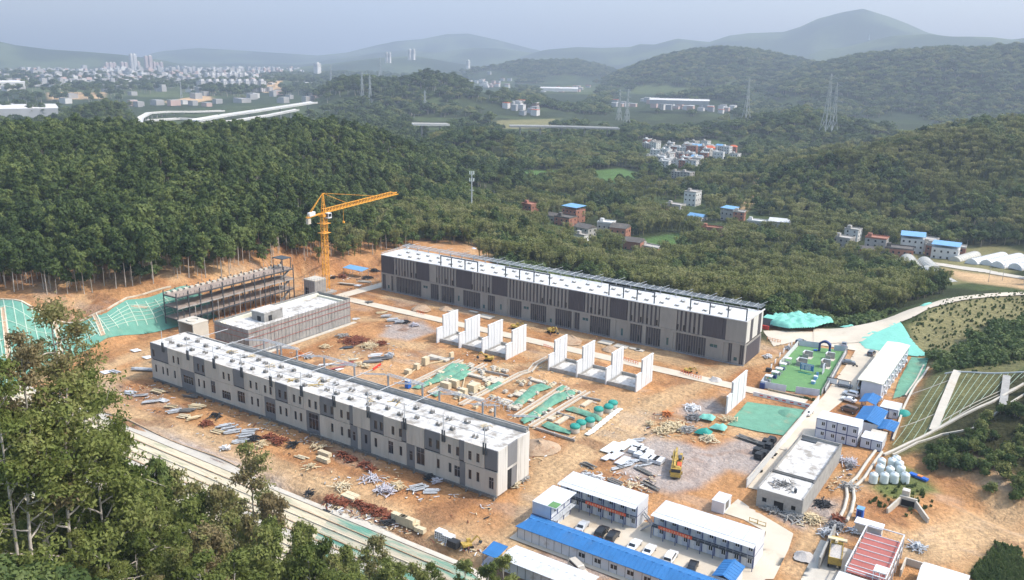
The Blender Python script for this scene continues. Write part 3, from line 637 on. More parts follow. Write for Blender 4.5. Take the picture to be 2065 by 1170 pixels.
LWN = [-229.7,-226.2,-224,-220.4,-209,-206.6,-185.6,-183.1,-173.9,-171.6,-168,-165.9,-154.2,-150.7,-148.2,-142.3,-138.9,-130.6,-118.8,-115.2,-109.3,-107]
LWB = [(-214.1,3.9,4.6,2.6,4),(-202.5,4.4,2.0,3.8,2),(-196.7,3.2,3.8,2.6,4),(-190.2,4.2,3.2,3.4,3),(-178.1,3.9,3.6,3.0,3),(-161.2,4.1,3.6,4.6,3),(-146.5,3.9,1.0,2.6,1),(-133.9,4.3,1.7,3.4,2),(-127.4,3.9,1.1,2.6,1),(-124.3,4.6,2.6,4.6,2),(-113.1,3.9,1.7,2.9,2),(-103.2,3.8,1.4,3.0,2)]
LGR = [(-217.4,-210.8),(-180.3,-175.9),(-163.8,-158.8),(-147.7,-145.2),(-144.0,-140.6),(-128.7,-126.1),(-112.3,-110.7)]
uh = [(x-.47, x+.47, 8.0, 10.3) for x in UW]; lh = [(x-.45, x+.45, 3.0, 5.5) for x in LWN]+[(x-w/2, x+w/2, z-h/2, z+h/2) for x, z, w, h, n in LWB]
def runs(x0, x1, marked, maxw):
    cuts = sorted(set([x0, x1]+[c for g in marked for c in g[:2] if x0 < c < x1])); out = []
    for a, b in zip(cuts[:-1], cuts[1:]):
        if b-a < .05: continue
        k = next((i for i, g in enumerate(marked) if g[0]-1e-3 <= a and b <= g[1]+1e-3), None)
        n = max(1, int(round((b-a)/maxw))) if k is None else 1
        for i in range(n): out.append((a+(b-a)*i/n, a+(b-a)*(i+1)/n, k))
    return out
for a, b, k in runs(LX0, LX1, GR, 6.5):
    m = MB(); dy = 0 if k is None else .06; wall_cells(m, a+.05, b-.05, 7.0+(.25 if k is not None else 0), 12.3, LY0+dy, LY0+.35, uh)
    if k is None:
        for X in np.arange(a+.7, b-.3, 1.15 if (int(a) % 3) else .62):
            if not any(h[0]-.1 < X < h[1]+.1 for h in uh): m.box(X-.03, LY0-.04, 7.0, X+.03, LY0-.002, 12.2)
    part(root, "wall_panel", m, "tan_panel" if k is None else "gray_panel", None if k is None else "dark grey cladding panel")
for a, b, k in runs(LX0, LX1, LGR, 7.5):
    m = MB(); wall_cells(m, a+.05, b-.05, .9, 6.85, LY0+(.04 if k is None else .10), LY0+.35, lh)
    if k is None:
        for X in np.arange(a+.6, b-.3, 1.3):
            if not any(h[0]-.1 < X < h[1]+.1 for h in lh): m.box(X-.025, LY0+.012, 1.0, X+.025, LY0+.038, 6.8)
    part(root, "wall_panel", m, "tan_panel" if k is None else "gray_panel", None if k is None else "dark grey cladding panel")
for x in UW: window(root, x, 9.15, .94, 2.3, LY0+.08, frame="steel_dark", ny=1+(int(-x) % 2))
for x in LWN: window(root, x, 4.25, .90, 2.5, LY0+.14, frame="steel_dark", ny=1)
for x, z, w, h, n in LWB: window(root, x, z, w, h, LY0+.1, n)
m = MB(); m.box(LX0-.1, LY0-.25, .55, LX1+.1, LY0+.03, .9)
for X in np.arange(LX0+2, LX1, 4.0): m.box(X-.12, LY0-1.0, 0, X+.12, LY0-.26, .8)
m.box(LX0, LY0-1.1, .8, LX1, LY0-1.0, .95)
part(root, "plinth_rail", m, "concrete_dark")
# right end wall
m = MB()
for a, b in ((149.36, 153.2), (157.2, 162.6)): m.box(LX1-.3, a, .9, LX1+.06, b, 12.3)
m.box(LX1-.3, 153.2, 5.9, LX1+.04, 157.2, 6.6)
for Y in (150.3, 151.3, 152.3, 158.8, 160.6): m.box(LX1+.062, Y-.03, 1, LX1+.09, Y+.03, 12.2)
part(root, "end_wall", m, "end_panel")
m = MB(); m.box(LX1-.2, 153.2, 6.6, LX1+.10, 157.2, 12.2); part(root, "end_panel", m, "gray_panel")
m = MB(); m.box(LX1-.25, 153.2, .9, LX1-.1, 157.2, 5.9, 1); m.box(LX1-.09, 155.1, .9, LX1-.03, 157.1, 5.8); part(root, "end_door", m, ["gray_panel", "dark"])
m = MB(); m.box(LX0+.0, LY0+.36, .9, LX0+.3, LY1, 12.3); m.box(LX0+.3, LY1-.28, .9, LX1-.31, LY1, 12.3); part(root, "rear_wall", m, "tan_panel")
m = MB(); m.box(LX0+.3, LY0+.36, 11.75, LX1-.32, LY1-1.2, 12.26); part(root, "roof", m, "roof_white")
m = MB(); m.box(LX0+22, LY1-1.15, 12.32, LX1-.2, LY1-.85, 13.4); m.box(LX0+22, LY1-.3, 12.32, LX1-.2, LY1, 13.4); m.box(LX0+22, LY1-.84, 12.32, LX1-.2, LY1-.31, 12.7); part(root, "parapet", m, "concrete")
rr = random.Random(5)
for i in range(44):
    X = LX0+6+(LX1-LX0-10)*(i//2)/22+rr.uniform(-1, 1); Y = LY0+3.2+(i % 2)*5.0+rr.uniform(-.6, .6); m = MB(); s = rr.uniform(.8, 1.5)
    for a in (-1, 1):
        m.box(X+a*s*.45-.08, Y-.5, 12.27, X+a*s*.45+.08, Y+.5, 12.9)
        for j in range(3): m.box(X+a*s*.45-.06, Y-.4+j*.35, 12.9, X+a*s*.45+.0, Y-.34+j*.35, 13.3)
    if i % 3: m.box(X-s*.4, Y-.55, 12.27, X+s*.4, Y-.45, 12.85)
    part(root, "roof_curb", m, "concrete_dark")
for i in range(9):
    X = rr.uniform(LX0+15, LX1-8); Y = rr.uniform(LY0+2, LY1-3); m = MB()
    for k in range(rr.randint(3, 6)): m.obox((X+rr.uniform(-1.5, 1.5), Y+rr.uniform(-1, 1), 12.33+.06*k), (rr.uniform(1, 3.5), .25, .06), rr.uniform(0, 3))
    single("board_pile", m, "wood" if i % 2 else "yellow", "loose boards lying on the white roof of the pale hall", "boards", "loose boards on the front hall roof")
# columns and pipe frames on the pale hall
for i in range(11):
    X = -105.0-12*i
    m = MB()
    for dx in (-.32, .32): m.box(X+dx-.16, LY0-.30, 10.6, X+dx+.16, LY0-.02, 13.6)
    part(root, "roof_column", m, "steel_dark")
    m = MB(); m.cyl((X, LY0-.15, 13.6), (X, LY0-.15, 17.6), .10, n=6)
    if 1 < i < 10: m.cyl((X, LY0-.15, 16.6), (X+.0, LY1+1.2, 16.4), .09, n=6)
    part(root, "scaffold_pole", m, "galv")
m = MB()
for Y in (152.5, 155.5): m.cyl((LX0+8, Y, 13.5), (LX1-3, Y, 13.5), .05, n=5)
part(root, "guard_rail", m, "steel")
for X in (-195.5,-189.8,-188.2,-181.5,-170.5,-158.9,-146.6,-134.8,-129.2,-115.5,-111.8):
    m = MB(); m.box(X-.2, LY1+.05, 11.5, X+.2, LY1+.4, 16.3); part(root, "rear_column", m, "steel")
for X0, X1 in ((-195.5,-181.5),(-170.5,-158.9),(-146.6,-134.8),(-129.2,-115.5)):
    m = MB()
    for y, z in ((LY1+.1, 16.4), (LY1+.8, 16.4), (LY1+.45, 16.9)): m.beam((X0-.6, y, z), (X1+.6, y, z), .12)
    n = int((X1-X0)/1.2)
    for k in range(n):
        a = X0+(X1-X0)*k/n; b = X0+(X1-X0)*(k+1)/n
        m.beam((a, LY1+.1, 16.4), ((a+b)/2, LY1+.45, 16.9), .07); m.beam(((a+b)/2, LY1+.45, 16.9), (b, LY1+.8, 16.4), .07)
    part(root, "roof_truss", m, "steel_pale")
for i in range(9):
    X = -206+i*12.2; m = MB(); m.beam((X, LY1+.6, 14.6), (X+6.5, LY1+3.6, 14.9), .16); m.beam((X+1.4, LY1+.6, 14.6), (X+7.9, LY1+3.6, 14.9), .16); part(root, "bracket_arm", m, "galv")
# stair tower at the back of the pale hall
root = thing("stair_tower", "small pale concrete stair tower rising behind the left end of the front hall", "stair tower", (-237, 163, 0))
m = MB(); m.box(-237, 163.2, 0, -236.7, 169, 14.6); m.box(-236.7, 168.7, 0, -229.5, 169, 14.6); m.box(-229.8, 163.2, 9, -229.5, 168.7, 14.6); m.box(-236.7, 163.2, 0, -229.8, 163.5, 10.5); part(root, "wall", m, "concrete_pale")
m = MB(); m.box(-237.1, 163, 14.6, -229.4, 169.1, 14.95); m.lathe((-233.2, 166, 14.95), [(2.0, 0), (2.0, .3), (1.7, .3), (1.7, 0)], 18); part(root, "roof", m, "concrete_pale")

# ================================================================== the dark hall behind
RX0, RX1, RY0, RY1, RH = -246.6, -85.3, 271.0, 288.0, 15.4
root = thing("dark_hall", "long two-storey hall with dark brown finned cladding and white flat roof", "building", (RX0, RY0, 0))
m = MB(); m.box(RX0+.4, RY0+.6, 0, RX1-.4, RY1-.3, 14.6); part(root, "core", m, "dark")
UD = [(-246.6,-239.6),(-226.8,-220.0),(-205.8,-198.4),(-188.1,-181.2),(-153.1,-146.6),(-135.7,-129.2),(-100.2,-93.5)]
UB = [(-220.0,-216.3),(-116.4,-110.0),(-92.3,-85.3)]
RW = [-238.1,-233.3,-229.6,-227.3,-216.1,-211.2,-207.9,-198.0,-192.6,-190.0,-164.8,-161.3,-157.7,-154.4,-143.7,-140.1,-127.2,-123.6,-121.1,-117.4,-109.5,-107.2,-103.5]
for a, b, k in runs(RX0, RX1, UD+UB, 14):
    m = MB(); nd = len(UD); holes = [(x-.35, x+.35, 8.2, 10.3) for x in RW]
    if k is None:
        m.box(a, RY0+.3, 7.9, b, RY0+.5, 15.3, 1); n = int((b-a)/1.45)
        for i in range(n):
            c = a+(b-a)*(i+.5)/n; wall_cells(m, c-.44, c+.44, 7.95, 15.3, RY0, RY0+.29, holes)
        m.box(a, RY0+.01, 15.3, b, RY0+.28, 15.42)
        part(root, "wall_panel", m, ["fin", "dark_cladding"], "upper wall with pale vertical fins")
    elif k < nd:
        m.box(a+.03, RY0+.05, 7.95, b-.03, RY0+.4, 15.38)
        for X in np.arange(a+.6, b-.2, .75): m.box(X-.04, RY0+.0, 8, X+.04, RY0+.046, 15.3)
        part(root, "wall_panel", m, "dark_cladding", "dark brown cladding bay")
    else:
        m.box(a+.03, RY0+.03, 7.95, b-.03, RY0+.4, 15.38); part(root, "wall_panel", m, "brown_concrete", "plain grey-brown wall bay")
for x in RW: window(root, x, 9.25, .7, 2.1, RY0+.0, 1, ny=1, frame="steel_dark")
LD = [(-246.0,-244.2),(-241.0,-239.8),(-238.2,-224.5),(-219.4,-215.2),(-213.8,-207.0),(-202.5,-193.9),(-190.3,-186.8),(-179.8,-174.2),(-170.1,-162.9),(-158.9,-151.7),(-150.6,-148.3),(-144.0,-135.5),(-127.6,-122.8),(-121.4,-115.7),(-109.9,-98.9),(-91.0,-89.6),(-87.0,-85.6)]
SW = [(-242.6,2.0,1.0,1.6),(-222.2,5.2,2.4,1.2),(-204.8,3.2,.9,2.4),(-192.2,2.0,1.0,1.6),(-184.0,3.2,.9,2.4),(-172.1,5.0,2.4,1.2),(-160.9,2.0,1.0,1.6),(-146.0,5.2,2.4,1.2),(-130.8,3.2,.9,2.8),(-113.0,3.2,.9,2.8),(-96.2,5.0,2.8,1.2),(-88.3,1.9,1.2,1.4)]
sh_ = [(x-w/2, x+w/2, z-h/2, z+h/2) for x, z, w, h in SW]
for a, b, k in runs(RX0, RX1, LD, 30):
    m = MB()
    if k is None:
        wall_cells(m, a+.01, b-.01, .3, 7.2, RY0+.06, RY0+.5, sh_); part(root, "wall_panel", m, "brown_concrete", "plain grey-brown lower wall bay")
    else:
        m.box(a, RY0+.42, .3, b, RY0+.55, 7.2, 1); n = max(2, int((b-a)/.85))
        for i in range(n+1): X = a+(b-a)*i/n; X = min(max(X, a+.06), b-.06); m.box(X-.06, RY0+.15, .3, X+.06, RY0+.41, 7.2)
        for i in range(n):
            if (i*7+int(-a)) % 4 == 0: X = a+(b-a)*(i+.5)/n; m.box(X-.28, RY0+.38, .5, X+.28, RY0+.415, 3.1, 2)
        part(root, "finned_glazing", m, ["fin", "dark_cladding", "glass"])
for x, z, w, h in SW: window(root, x, z, w, h, RY0+.15, 2 if w > 2 else 1, "glass_teal", "steel", 1)
m = MB(); m.box(RX0, RY0-.12, 7.22, RX1, RY0+.55, 7.88)
for X in (-239.3,-214.5,-181.0,-151.3,-133.6,-111.2,-93.0): m.box(X-.35, RY0-.2, .3, X+.35, RY0+.05, 7.2)
part(root, "floor_band", m, "brown_concrete")
m = MB(); m.box(RX0-.1, RY0-.3, 0, RX1+.1, RY0+.5, .28)
for X in np.arange(RX0+1, RX1, 2.6): m.box(X-.06, RY0-1.1, 0, X+.06, RY0-1.0, 1.3)
m.box(RX0, RY0-1.12, 1.1, RX1-2, RY0-1.06, 1.2); part(root, "site_railing", m, "steel")
m = MB(); m.box(RX1-.3, RY0+.5, .3, RX1+.0, RY1, 7.2, 1); m.box(RX1-.35, RY0+.41, 7.9, RX1+.05, RY1, 15.4); part(root, "end_wall", m, ["end_panel", "brown_concrete"])
m = MB(); m.box(RX1+.05, 275, 8, RX1+.12, 277.5, 15.3); m.box(RX1+.05, 283, 8, RX1+.12, 286, 15.3); m.box(RX1+.0, 273, .3, RX1+.1, 286.5, 6.6); part(root, "end_panel", m, "dark_cladding")
m = MB(); m.box(RX0, RY0+.55, .3, RX0+.35, RY1, 15.3); m.box(RX0+.35, RY1-.3, 0, RX1-.36, RY1, 15.3); part(root, "rear_wall", m, "dark_cladding")
m = MB(); m.box(RX0+.3, RY0+.5, 15.0, RX1-.4, RY1-.3, 15.36); part(root, "roof", m, "roof_clean")
m = MB(); m.box(RX0-.08, RY0-.06, 15.44, RX1+.08, RY0+.34, 15.72); m.box(RX1-.3, RY0+.35, 15.42, RX1+.1, RY1+1.6, 15.75); m.box(RX0-.1, RY0+.35, 15.42, RX0+.3, RY1+1.6, 15.75); part(root, "roof_edge", m, "roof_clean")
for i in range(54):
    X = RX0+7+(RX1-RX0-12)*(i//2)/27+rr.uniform(-.5, .5); Y = RY0+4.2+(i % 2)*6.2; m = MB(); m.box(X-.75, Y-.5, 15.37, X-.5, Y+.5, 16.0); m.box(X+.5, Y-.5, 15.37, X+.75, Y+.5, 16.0)
    if i % 2: m.box(X-.5, Y-.45, 15.37, X+.5, Y-.3, 15.9)
    else: m.box(X-.5, Y-.1, 15.37, X+.5, Y+.1, 15.85)
    part(root, "roof_curb", m, "concrete")
def fr(pxs, ys):
    P = [at(740+a/3.9, 480+b/3.9, 15.4) for a, b in zip(pxs, ys)]; Y = float(np.median([p[1] for p in P])); m = MB()
    for p in P: m.box(p[0]-.18, Y-.18, 15.37, p[0]+.18, Y+.18, 19.2)
    m.box(P[0][0]-.18, Y-.2, 19.2, P[-1][0]+.18, Y+.2, 19.6); part(root, "roof_frame", m, "steel_dark")
fr([585,665,770,870],[212,228,248,266]); fr([1090,1200,1315,1430],[305,325,345,370]); fr([1903,2013,2123,2258],[450,472,490,515]); fr([2541,2691,2841,2984],[570,600,622,650])
m = MB()
for y in (285.2, 286.0, 286.8, 287.8, 288.9, 289.9): m.beam((RX0, y, 17.0), (RX1, y, 17.0), .11, .12)
part(root, "pergola_rail", m, "galv")
for X in np.arange(RX0, RX1, 3.05): part(root, "pergola_bar", MB().beam((X, 285.0, 17.18), (X, 290.4, 17.18), .14, .12), "galv")
for X in np.arange(RX0+3, RX1, 9.2): part(root, "pergola_brace", MB().beam((X, 284.8, 17.3), (X+2.2, 290.8, 18.1), .09), "galv")
for X in np.arange(RX0+1, RX1, 6.1): part(root, "pergola_post", MB().box(X-.14, 286.9, 15.37, X+.14, 287.2, 16.9), "steel")
m = MB()
for z in (15.9, 16.4): m.beam((RX0+.1, RY0+.4, z), (RX0+.1, RY1+1.5, z+.6), .1)
for k in range(9): m.beam((RX0+.1, RY0+.6+k*2, 15.7), (RX0+.1, RY0+.6+k*2, 16.9), .08)
part(root, "edge_railing", m, "galv")

# ================================================================== the scaffolded block
SX0, SX1, SY0, SY1 = -241.5, -224.0, 180.2, 228.5
root = thing("scaffolded_block", "flat-roofed block wrapped in grey scaffold netting with a roof hut", "building", (SX0, SY0, 0))
m = MB(); m.box(SX0+1, SY0+1, 0, SX1-1, SY1-1, 7.9); part(root, "core", m, "concrete")
m = MB(); m.box(SX0+1.05, SY0+1.05, 7.92, SX1-1.05, SY1-1.05, 8.15); part(root, "roof", m, "roof_white")
m = MB(); m.box(SX0+1.2, SY0+1.2, 8.16, SX0+2.0, SY1-1.2, 9.3); m.box(SX0+2.01, SY1-2.0, 8.16, SX1-1.2, SY1-1.2, 8.9); part(root, "parapet", m, "roof_cream")
for nm, (x0, y0, x1, y1) in dict(a=(SX0+.2, SY0, SX1-.1, SY0+.06), b=(SX1-.06, SY0+.07, SX1, SY1-.07), c=(SX0+.2, SY1-.06, SX1-.1, SY1), d=(SX0, SY0+.07, SX0+.06, SY1-.07)).items():
    m = MB(); horiz = (x1-x0) > (y1-y0); L = (x1-x0) if horiz else (y1-y0); n = int(L/1.5)
    for k in range(n):
        j0, j1 = [.12*math.sin(k*2.1+h) for h in (0, 1.3)]; a0 = k*L/n; a1 = (k+1)*L/n
        if horiz: vs = [(x0+a0, y0+.15*math.sin(k*1.7), .2), (x0+a1, y0+.15*math.sin((k+1)*1.7), .2), (x0+a1, y0, 9.6), (x0+a0, y0, 9.6)]
        else: vs = [(x1+.15*math.sin(k*1.7), y0+a0, .2), (x1+.15*math.sin((k+1)*1.7), y0+a1, .2), (x1, y0+a1, 9.6), (x1, y0+a0, 9.6)]
        m.add(vs, [(0, 1, 2, 3)])
        m.add([(v[0]-(0 if horiz else .05), v[1]+(.05 if horiz else 0), v[2]) for v in vs], [(3, 2, 1, 0)])
    part(root, "scaffold_net", m, "netting")
m = MB(); n2 = MB()
for Y in np.arange(SY0, SY1, 1.6): m.cyl((SX1+.12, Y, 0), (SX1+.12, Y, 10.4), .05, n=5)
for X in np.arange(SX0, SX1, 1.6): m.cyl((X, SY0-.12, 0), (X, SY0-.12, 10.4), .05, n=5); m.cyl((X, SY1+.12, 0), (X, SY1+.12, 10.4), .05, n=5)
for Y in np.arange(SY0, SY1, 1.6): m.cyl((SX0-.12, Y, 0), (SX0-.12, Y, 10.4), .05, n=5)
part(root, "scaffold_standard", m, "steel")
m = MB()
for z in (3.2, 6.4, 8.2): m.box(SX1+.17, SY0, z, SX1+.25, SY1, z+.13); m.box(SX0, SY0-.25, z, SX1, SY0-.17, z+.13)
part(root, "scaffold_ledger", m, "orange_pole" if False else "deck_red")
m = MB(); m.box(-236.3, 192.2, 8.16, -229.8, 200.5, 11.3); m.box(-229.8, 194, 8.16, -229.75, 195.6, 10.2, 1); m.box(-233.5, 192.15, 8.16, -231.6, 192.2, 10.0, 1); part(root, "roof_hut", m, ["netting", "dark"])
m = MB(); m.box(-236.5, 192.0, 11.32, -229.6, 200.7, 11.6); part(root, "hut_roof", m, "roof_white")
m = MB(); m.box(SX1+.4, SY0-.5, 0, SX1+2.0, SY1+1, .3); part(root, "kerb", m, "concrete_pale")
# little scaffolded tower beside the crane
x0, y0 = at(612, 602)[0], at(612, 602)[1]
root = thing("lift_shaft", "small scaffolded concrete shaft standing beside the crane mast", "lift shaft", (x0, y0, 0))
m = MB(); m.box(x0+.3, y0+.3, 0, x0+6.7, y0+6.7, 8.0); m.box(x0+1.2, y0+.25, 1, x0+3, y0+.3, 5, 1); part(root, "wall", m, ["concrete", "dark"])
m = MB(); m.box(x0+.2, y0+.2, 8.02, x0+6.8, y0+6.8, 8.5); part(root, "roof", m, "concrete_pale")
m = MB()
for a in np.arange(0, 7.1, 1.4):
    for q in ((x0+a, y0-.2), (x0+a, y0+7.2), (x0+7.2, y0+a), (x0-.2, y0+a)): m.cyl((q[0], q[1], 0), (q[0], q[1], 9.6), .05, n=5)
for z in (2, 4, 6, 8, 9.2): m.box(x0-.3, y0-.32, z, x0+7.3, y0-.26, z+.08); m.box(x0+7.26, y0-.2, z, x0+7.32, y0+7.3, z+.08)
part(root, "scaffold", m, "steel")

# ================================================================== the open steel frame
P0 = at(357, 600, 13.2); P1 = at(589, 540, 13.2); P2 = at(331, 596, 13.2)
FX1 = (P0[0]+P1[0])/2; FX0 = min(P2[0], FX1-7.5); FY0, FY1 = P0[1], P1[1]
root = thing("unfinished_frame", "open unfinished steel frame with four decks and dark columns", "building frame", (FX0, FY0, 0))
zs = [0.4, 4.6, 8.9, 13.0]
for k, z in enumerate(zs[1:]):
    m = MB(); m.box(FX0, FY0, z, FX1, FY1, z+.22); part(root, "deck", m, "deck_slab")
    m = MB()
    for X in (FX0+.1, FX1-.1): m.box(X-.14, FY0-.1, z-.55, X+.14, FY1+.1, z-.01)
    part(root, "edge_beam", m, "steel_dark" if k != 1 else "concrete")
    m = MB()
    for Y in np.arange(FY0, FY1+.1, (FY1-FY0)/22): m.box(FX0+.25, Y-.08, z-.35, FX1-.25, Y+.08, z-.02)
    part(root, "floor_joist", m, "steel_dark")
nY = 12
for i in range(nY):
    Y = FY0+(FY1-FY0)*i/(nY-1)
    for X in (FX0, FX1): m = MB(); m.box(X-.16, Y-.16, 0, X+.16, Y+.16, 14.6 if True else 13); part(root, "column", m, "steel_dark")
for i in range(nY-1):
    Y = FY0+(FY1-FY0)*(i+.5)/(nY-1); m = MB(); m.box(FX1+.0-.12, Y-.12, .0, FX1+.12, Y+.12, 8.2); part(root, "strut", m, "concrete" if i % 2 else "steel_dark")
for i in range(36): Y = FY0+(FY1-FY0)*i/35; m = MB(); m.box(FX1-.1, Y-.05, 13.22, FX1, Y+.05, 14.1); m.box(FX0+.05, Y-.05, 13.22, FX0+.15, Y+.05, 14.3); part(root, "stub_bar", m, "steel_dark")
m = MB()
for i in range(22): Y = FY0+(FY1-FY0)*(i+.3)/22; m.box(FX0+.2, Y, 13.22, FX0+1.3, Y+1.4, 13.9)
part(root, "rooftop_block", m, "concrete_pale")
m = MB(); m.box(FX0+1, FY1-5, 17.4, FX1-.5, FY1-.2, 17.7)
for X in (FX0+1.2, FX1-.8):
    for Y in (FY1-4.8, FY1-.5): m.box(X-.12, Y-.12, 13.22, X+.12, Y+.12, 17.4)
part(root, "stair_head", m, "steel_dark")
m = MB()
for k in range(3): m.beam((FX1-1, FY1-6, zs[k]), (FX1-1, FY1-.8, zs[k+1]), 1.2, .25)
part(root, "stair_flight", m, "concrete")
# ================================================================== site cabins
def cabin_row(name, label, cat, x0, x1, y0, y1, n, storeys=2, front='-y', awning=True, walkway=True, z0=0.0, doors=True, plain=False):
    """a row of stacked portable cabins; front wall faces -y"""
    root = thing(name, label, cat, (x0, y0, z0)); W = (x1-x0)/n; h = 2.8; yf = y0+(1.2 if walkway else 0)
    for s in range(storeys):
        za = z0+.12+s*(h+.02); zb = za+h
        for i in range(n):
            a = x0+W*i; m = MB(); o = []
            if not plain:
                o = [(a+W*.52, a+W*.86, za+1.0, za+2.15)]
            wall_cells(m, a+.10, a+W-.10, za+.1, zb-.12, yf, yf+.1, o); part(root, "front_panel", m, "container_shade")
            if not plain:
                window(root, a+W*.69, za+1.57, W*.34, 1.15, yf-.08, 2, ny=1, frame="panel_white")
                if doors:
                    m = MB(); m.box(a+.32, yf-.05, za+.12, a+1.15, yf-.002, za+2.15); m.box(a+1.0, yf-.09, za+1.05, a+1.08, yf-.051, za+1.15, 1); part(root, "door", m, ["panel_white", "steel"])
        m = MB()
        for i in range(n+1):
            a = x0+W*i; m.box(max(a-.10, x0), yf-.03, za, min(a+.10, x1), yf+.12, zb)
        m.box(x0+.1, yf-.04, za-.02, x1-.1, yf-.032, za+.12); m.box(x0+.1, yf-.04, zb-.14, x1-.1, yf-.032, zb)
        part(root, "frame", m, "navy")
        m = MB(); m.box(x0, yf+.13, za, x0+.12, y1, zb-.02); m.box(x1-.12, yf+.13, za, x1, y1, zb-.02); m.box(x0+.12, y1-.12, za, x1-.12, y1, zb-.02)
        m.box(x1+.0, yf+.13, za-.0, x1+.02, y1, za+.12, 1); part(root, "end_wall", m, ["container", "navy"])
        if s < storeys-1:
            m = MB(); m.box(x0+.12, yf+.12, zb-.1, x1-.12, y1-.13, zb); part(root, "floor", m, "steel_dark")
    zt = z0+.12+storeys*(h+.02)
    for i in range(n):
        a = x0+W*i; m = MB(); m.box(a+.03, yf-.05, zt-.01, a+W-.03, y1+.05, zt+.13+.012*(i % 2)); part(root, "roof_panel", m, "container" if i % 3 else "roof_cream" if False else "container")
    if awning and walkway:
        m = MB(); m.extrude([(y0-.25, zt-.22), (yf-.06, zt+.0), (yf-.06, zt+.06), (y0-.25, zt-.16)], 0, x0-.15, x1+.1); part(root, "awning", m, "container")
    if walkway and storeys > 1:
        z = z0+h+.1; m = MB(); m.box(x0, y0, z, x1, yf-.05, z+.08); part(root, "walkway", m, "steel_dark")
        m = MB(); m.beam((x0, y0+.03, z+1.0), (x1, y0+.03, z+1.0), .05); m.beam((x0, y0+.03, z+.55), (x1, y0+.03, z+.55), .03)
        for X in np.arange(x0+.05, x1, 1.5): m.beam((X, y0+.03, z+.08), (X, y0+.03, z+1.0), .05)
        part(root, "railing", m, "galv")
        for X in np.arange(x0+.1, x1+.1, W): m = MB(); m.box(X-.06, y0+.0, z0, X+.06, y0+.1, z); m.box(X-.04, y0+.0, z+1.05, X+.04, y0+.08, zt-.2); part(root, "walkway_post", m, "navy")
    m = MB(); m.box(x0+.2, yf+.2, z0-.05, x1-.2, y1-.2, z0+.11); part(root, "footing", m, "concrete")
    return root
def stair(root, x, y, z1, dx=-1):
    m = MB()
    for w in (0, .9): m.beam((x, y+w, 0), (x+dx*3.2, y+w, z1), .12, .2)
    for k in range(9): t = (k+.5)/9; m.box(x+dx*3.2*t-.14, y+.05, z1*t-.03, x+dx*3.2*t+.14, y+.85, z1*t+.03)
    for w in (0, .9): m.beam((x, y+w, 1), (x+dx*3.2, y+w, z1+1), .05)
    part(root, "outside_stair", m, "steel")
r1 = cabin_row("cabin_block", "two-storey white cabin row with red banner, standing beside the smaller side block", "site cabins", -88.7, -69.4, 155.0, 161.8, 7); stair(r1, -66.0, 158.5, 2.9)
r2 = cabin_row("cabin_block", "longest two-storey white cabin row with red banner, near the grey house lane", "site cabins", -65.3, -43.2, 154.6, 161.8, 8); stair(r2, -68.5, 156.0, 2.9, 1)
# side block facing +x
root = thing("cabin_block", "short two-storey white cabin block with green corner mat on its roof, beside the blue shed", "site cabins", (-89, 144.5, 0))
m = MB(); m.box(-89, 144.5, .1, -88.88, 153.3, 5.75); m.box(-88.88, 144.5, .1, -84.4, 144.62, 5.75); m.box(-88.88, 153.18, .1, -84.4, 153.3, 5.75); part(root, "end_wall", m, "container_shade")
for s in range(2):
    for i in range(3):
        a = 144.62+2.85*i; m = MB(); m.box(-84.5, a+.1, .2+s*2.82, -84.4, a+2.75, 2.8+s*2.82); m.box(-84.4, a+.3, .3+s*2.82, -84.36, a+1.1, 2.3+s*2.82, 1); m.box(-84.4, a+1.5, 1.2+s*2.82, -84.36, a+2.4, 2.2+s*2.82, 2); part(root, "side_panel", m, ["container", "panel_white", "glass"])
m = MB()
for i in range(4): m.box(-84.42, 144.52+i*2.85, .1, -84.3, 144.7+i*2.85, 5.7)
m.box(-84.41, 144.7, 2.78, -84.31, 153.2, 2.96); m.box(-89.03, 144.46, 2.8, -84.4, 144.49, 2.95); part(root, "frame", m, "navy")
for i in range(3): m = MB(); m.box(-89.05, 144.45+i*2.97, 5.76, -83.0, 144.45+i*2.97+2.94, 5.92); part(root, "roof_panel", m, "container")
m = MB(); m.box(-84.3, 144.5, 2.86, -83.0, 153.3, 2.95); m.beam((-83.05, 144.5, 3.9), (-83.05, 153.3, 3.9), .05)
for Y in np.arange(144.6, 153.4, 1.45): m.beam((-83.05, Y, 2.95), (-83.05, Y, 3.9), .05)
part(root, "walkway", m, "galv")
m = MB(); m.box(-85.2, 144.6, 5.94, -83.1, 146.9, 5.98); part(root, "roof_mat", m, "turf")
cabin_row("cabin_block", "four-bay two-storey white cabin stack behind the grey concrete house", "site cabins", -50.2, -39.3, 227.7, 233.6, 4, walkway=False, awning=False, doors=False)
cabin_row("cabin_block", "single-storey pair of white cabins next to the four-bay stack", "site cabins", -38.6, -33.2, 228.5, 233.5, 2, 1, walkway=False, awning=False, doors=False)
cabin_row("cabin_block", "single-storey pair of cream-roofed cabins beside the green round tank", "site cabins", -38.9, -33.8, 253.6, 259.8, 2, 1, walkway=False, awning=False)
r5 = thing("site_cabin", "lone small white cabin with open side window by the winding lane", "cabin", (-58.8, 173.3, 0))
m = MB(); m.box(-58.8, 173.3, .1, -55.9, 173.4, 2.75); m.box(-58.8, 173.41, .1, -58.7, 177.9, 2.75); m.box(-58.69, 177.8, .1, -56, 177.9, 2.75); m.box(-55.99, 173.41, .1, -55.9, 174.3, 2.75); m.box(-55.99, 176.4, .1, -55.9, 177.9, 2.75); m.box(-55.99, 174.3, .1, -55.9, 176.4, .6); part(r5, "wall", m, "container")
m = MB(); m.box(-58.9, 173.2, 2.76, -55.8, 178, 2.92); part(r5, "roof", m, "container"); m = MB(); m.box(-55.97, 174.3, .6, -55.93, 176.4, 2.6); part(r5, "window", m, "glass")
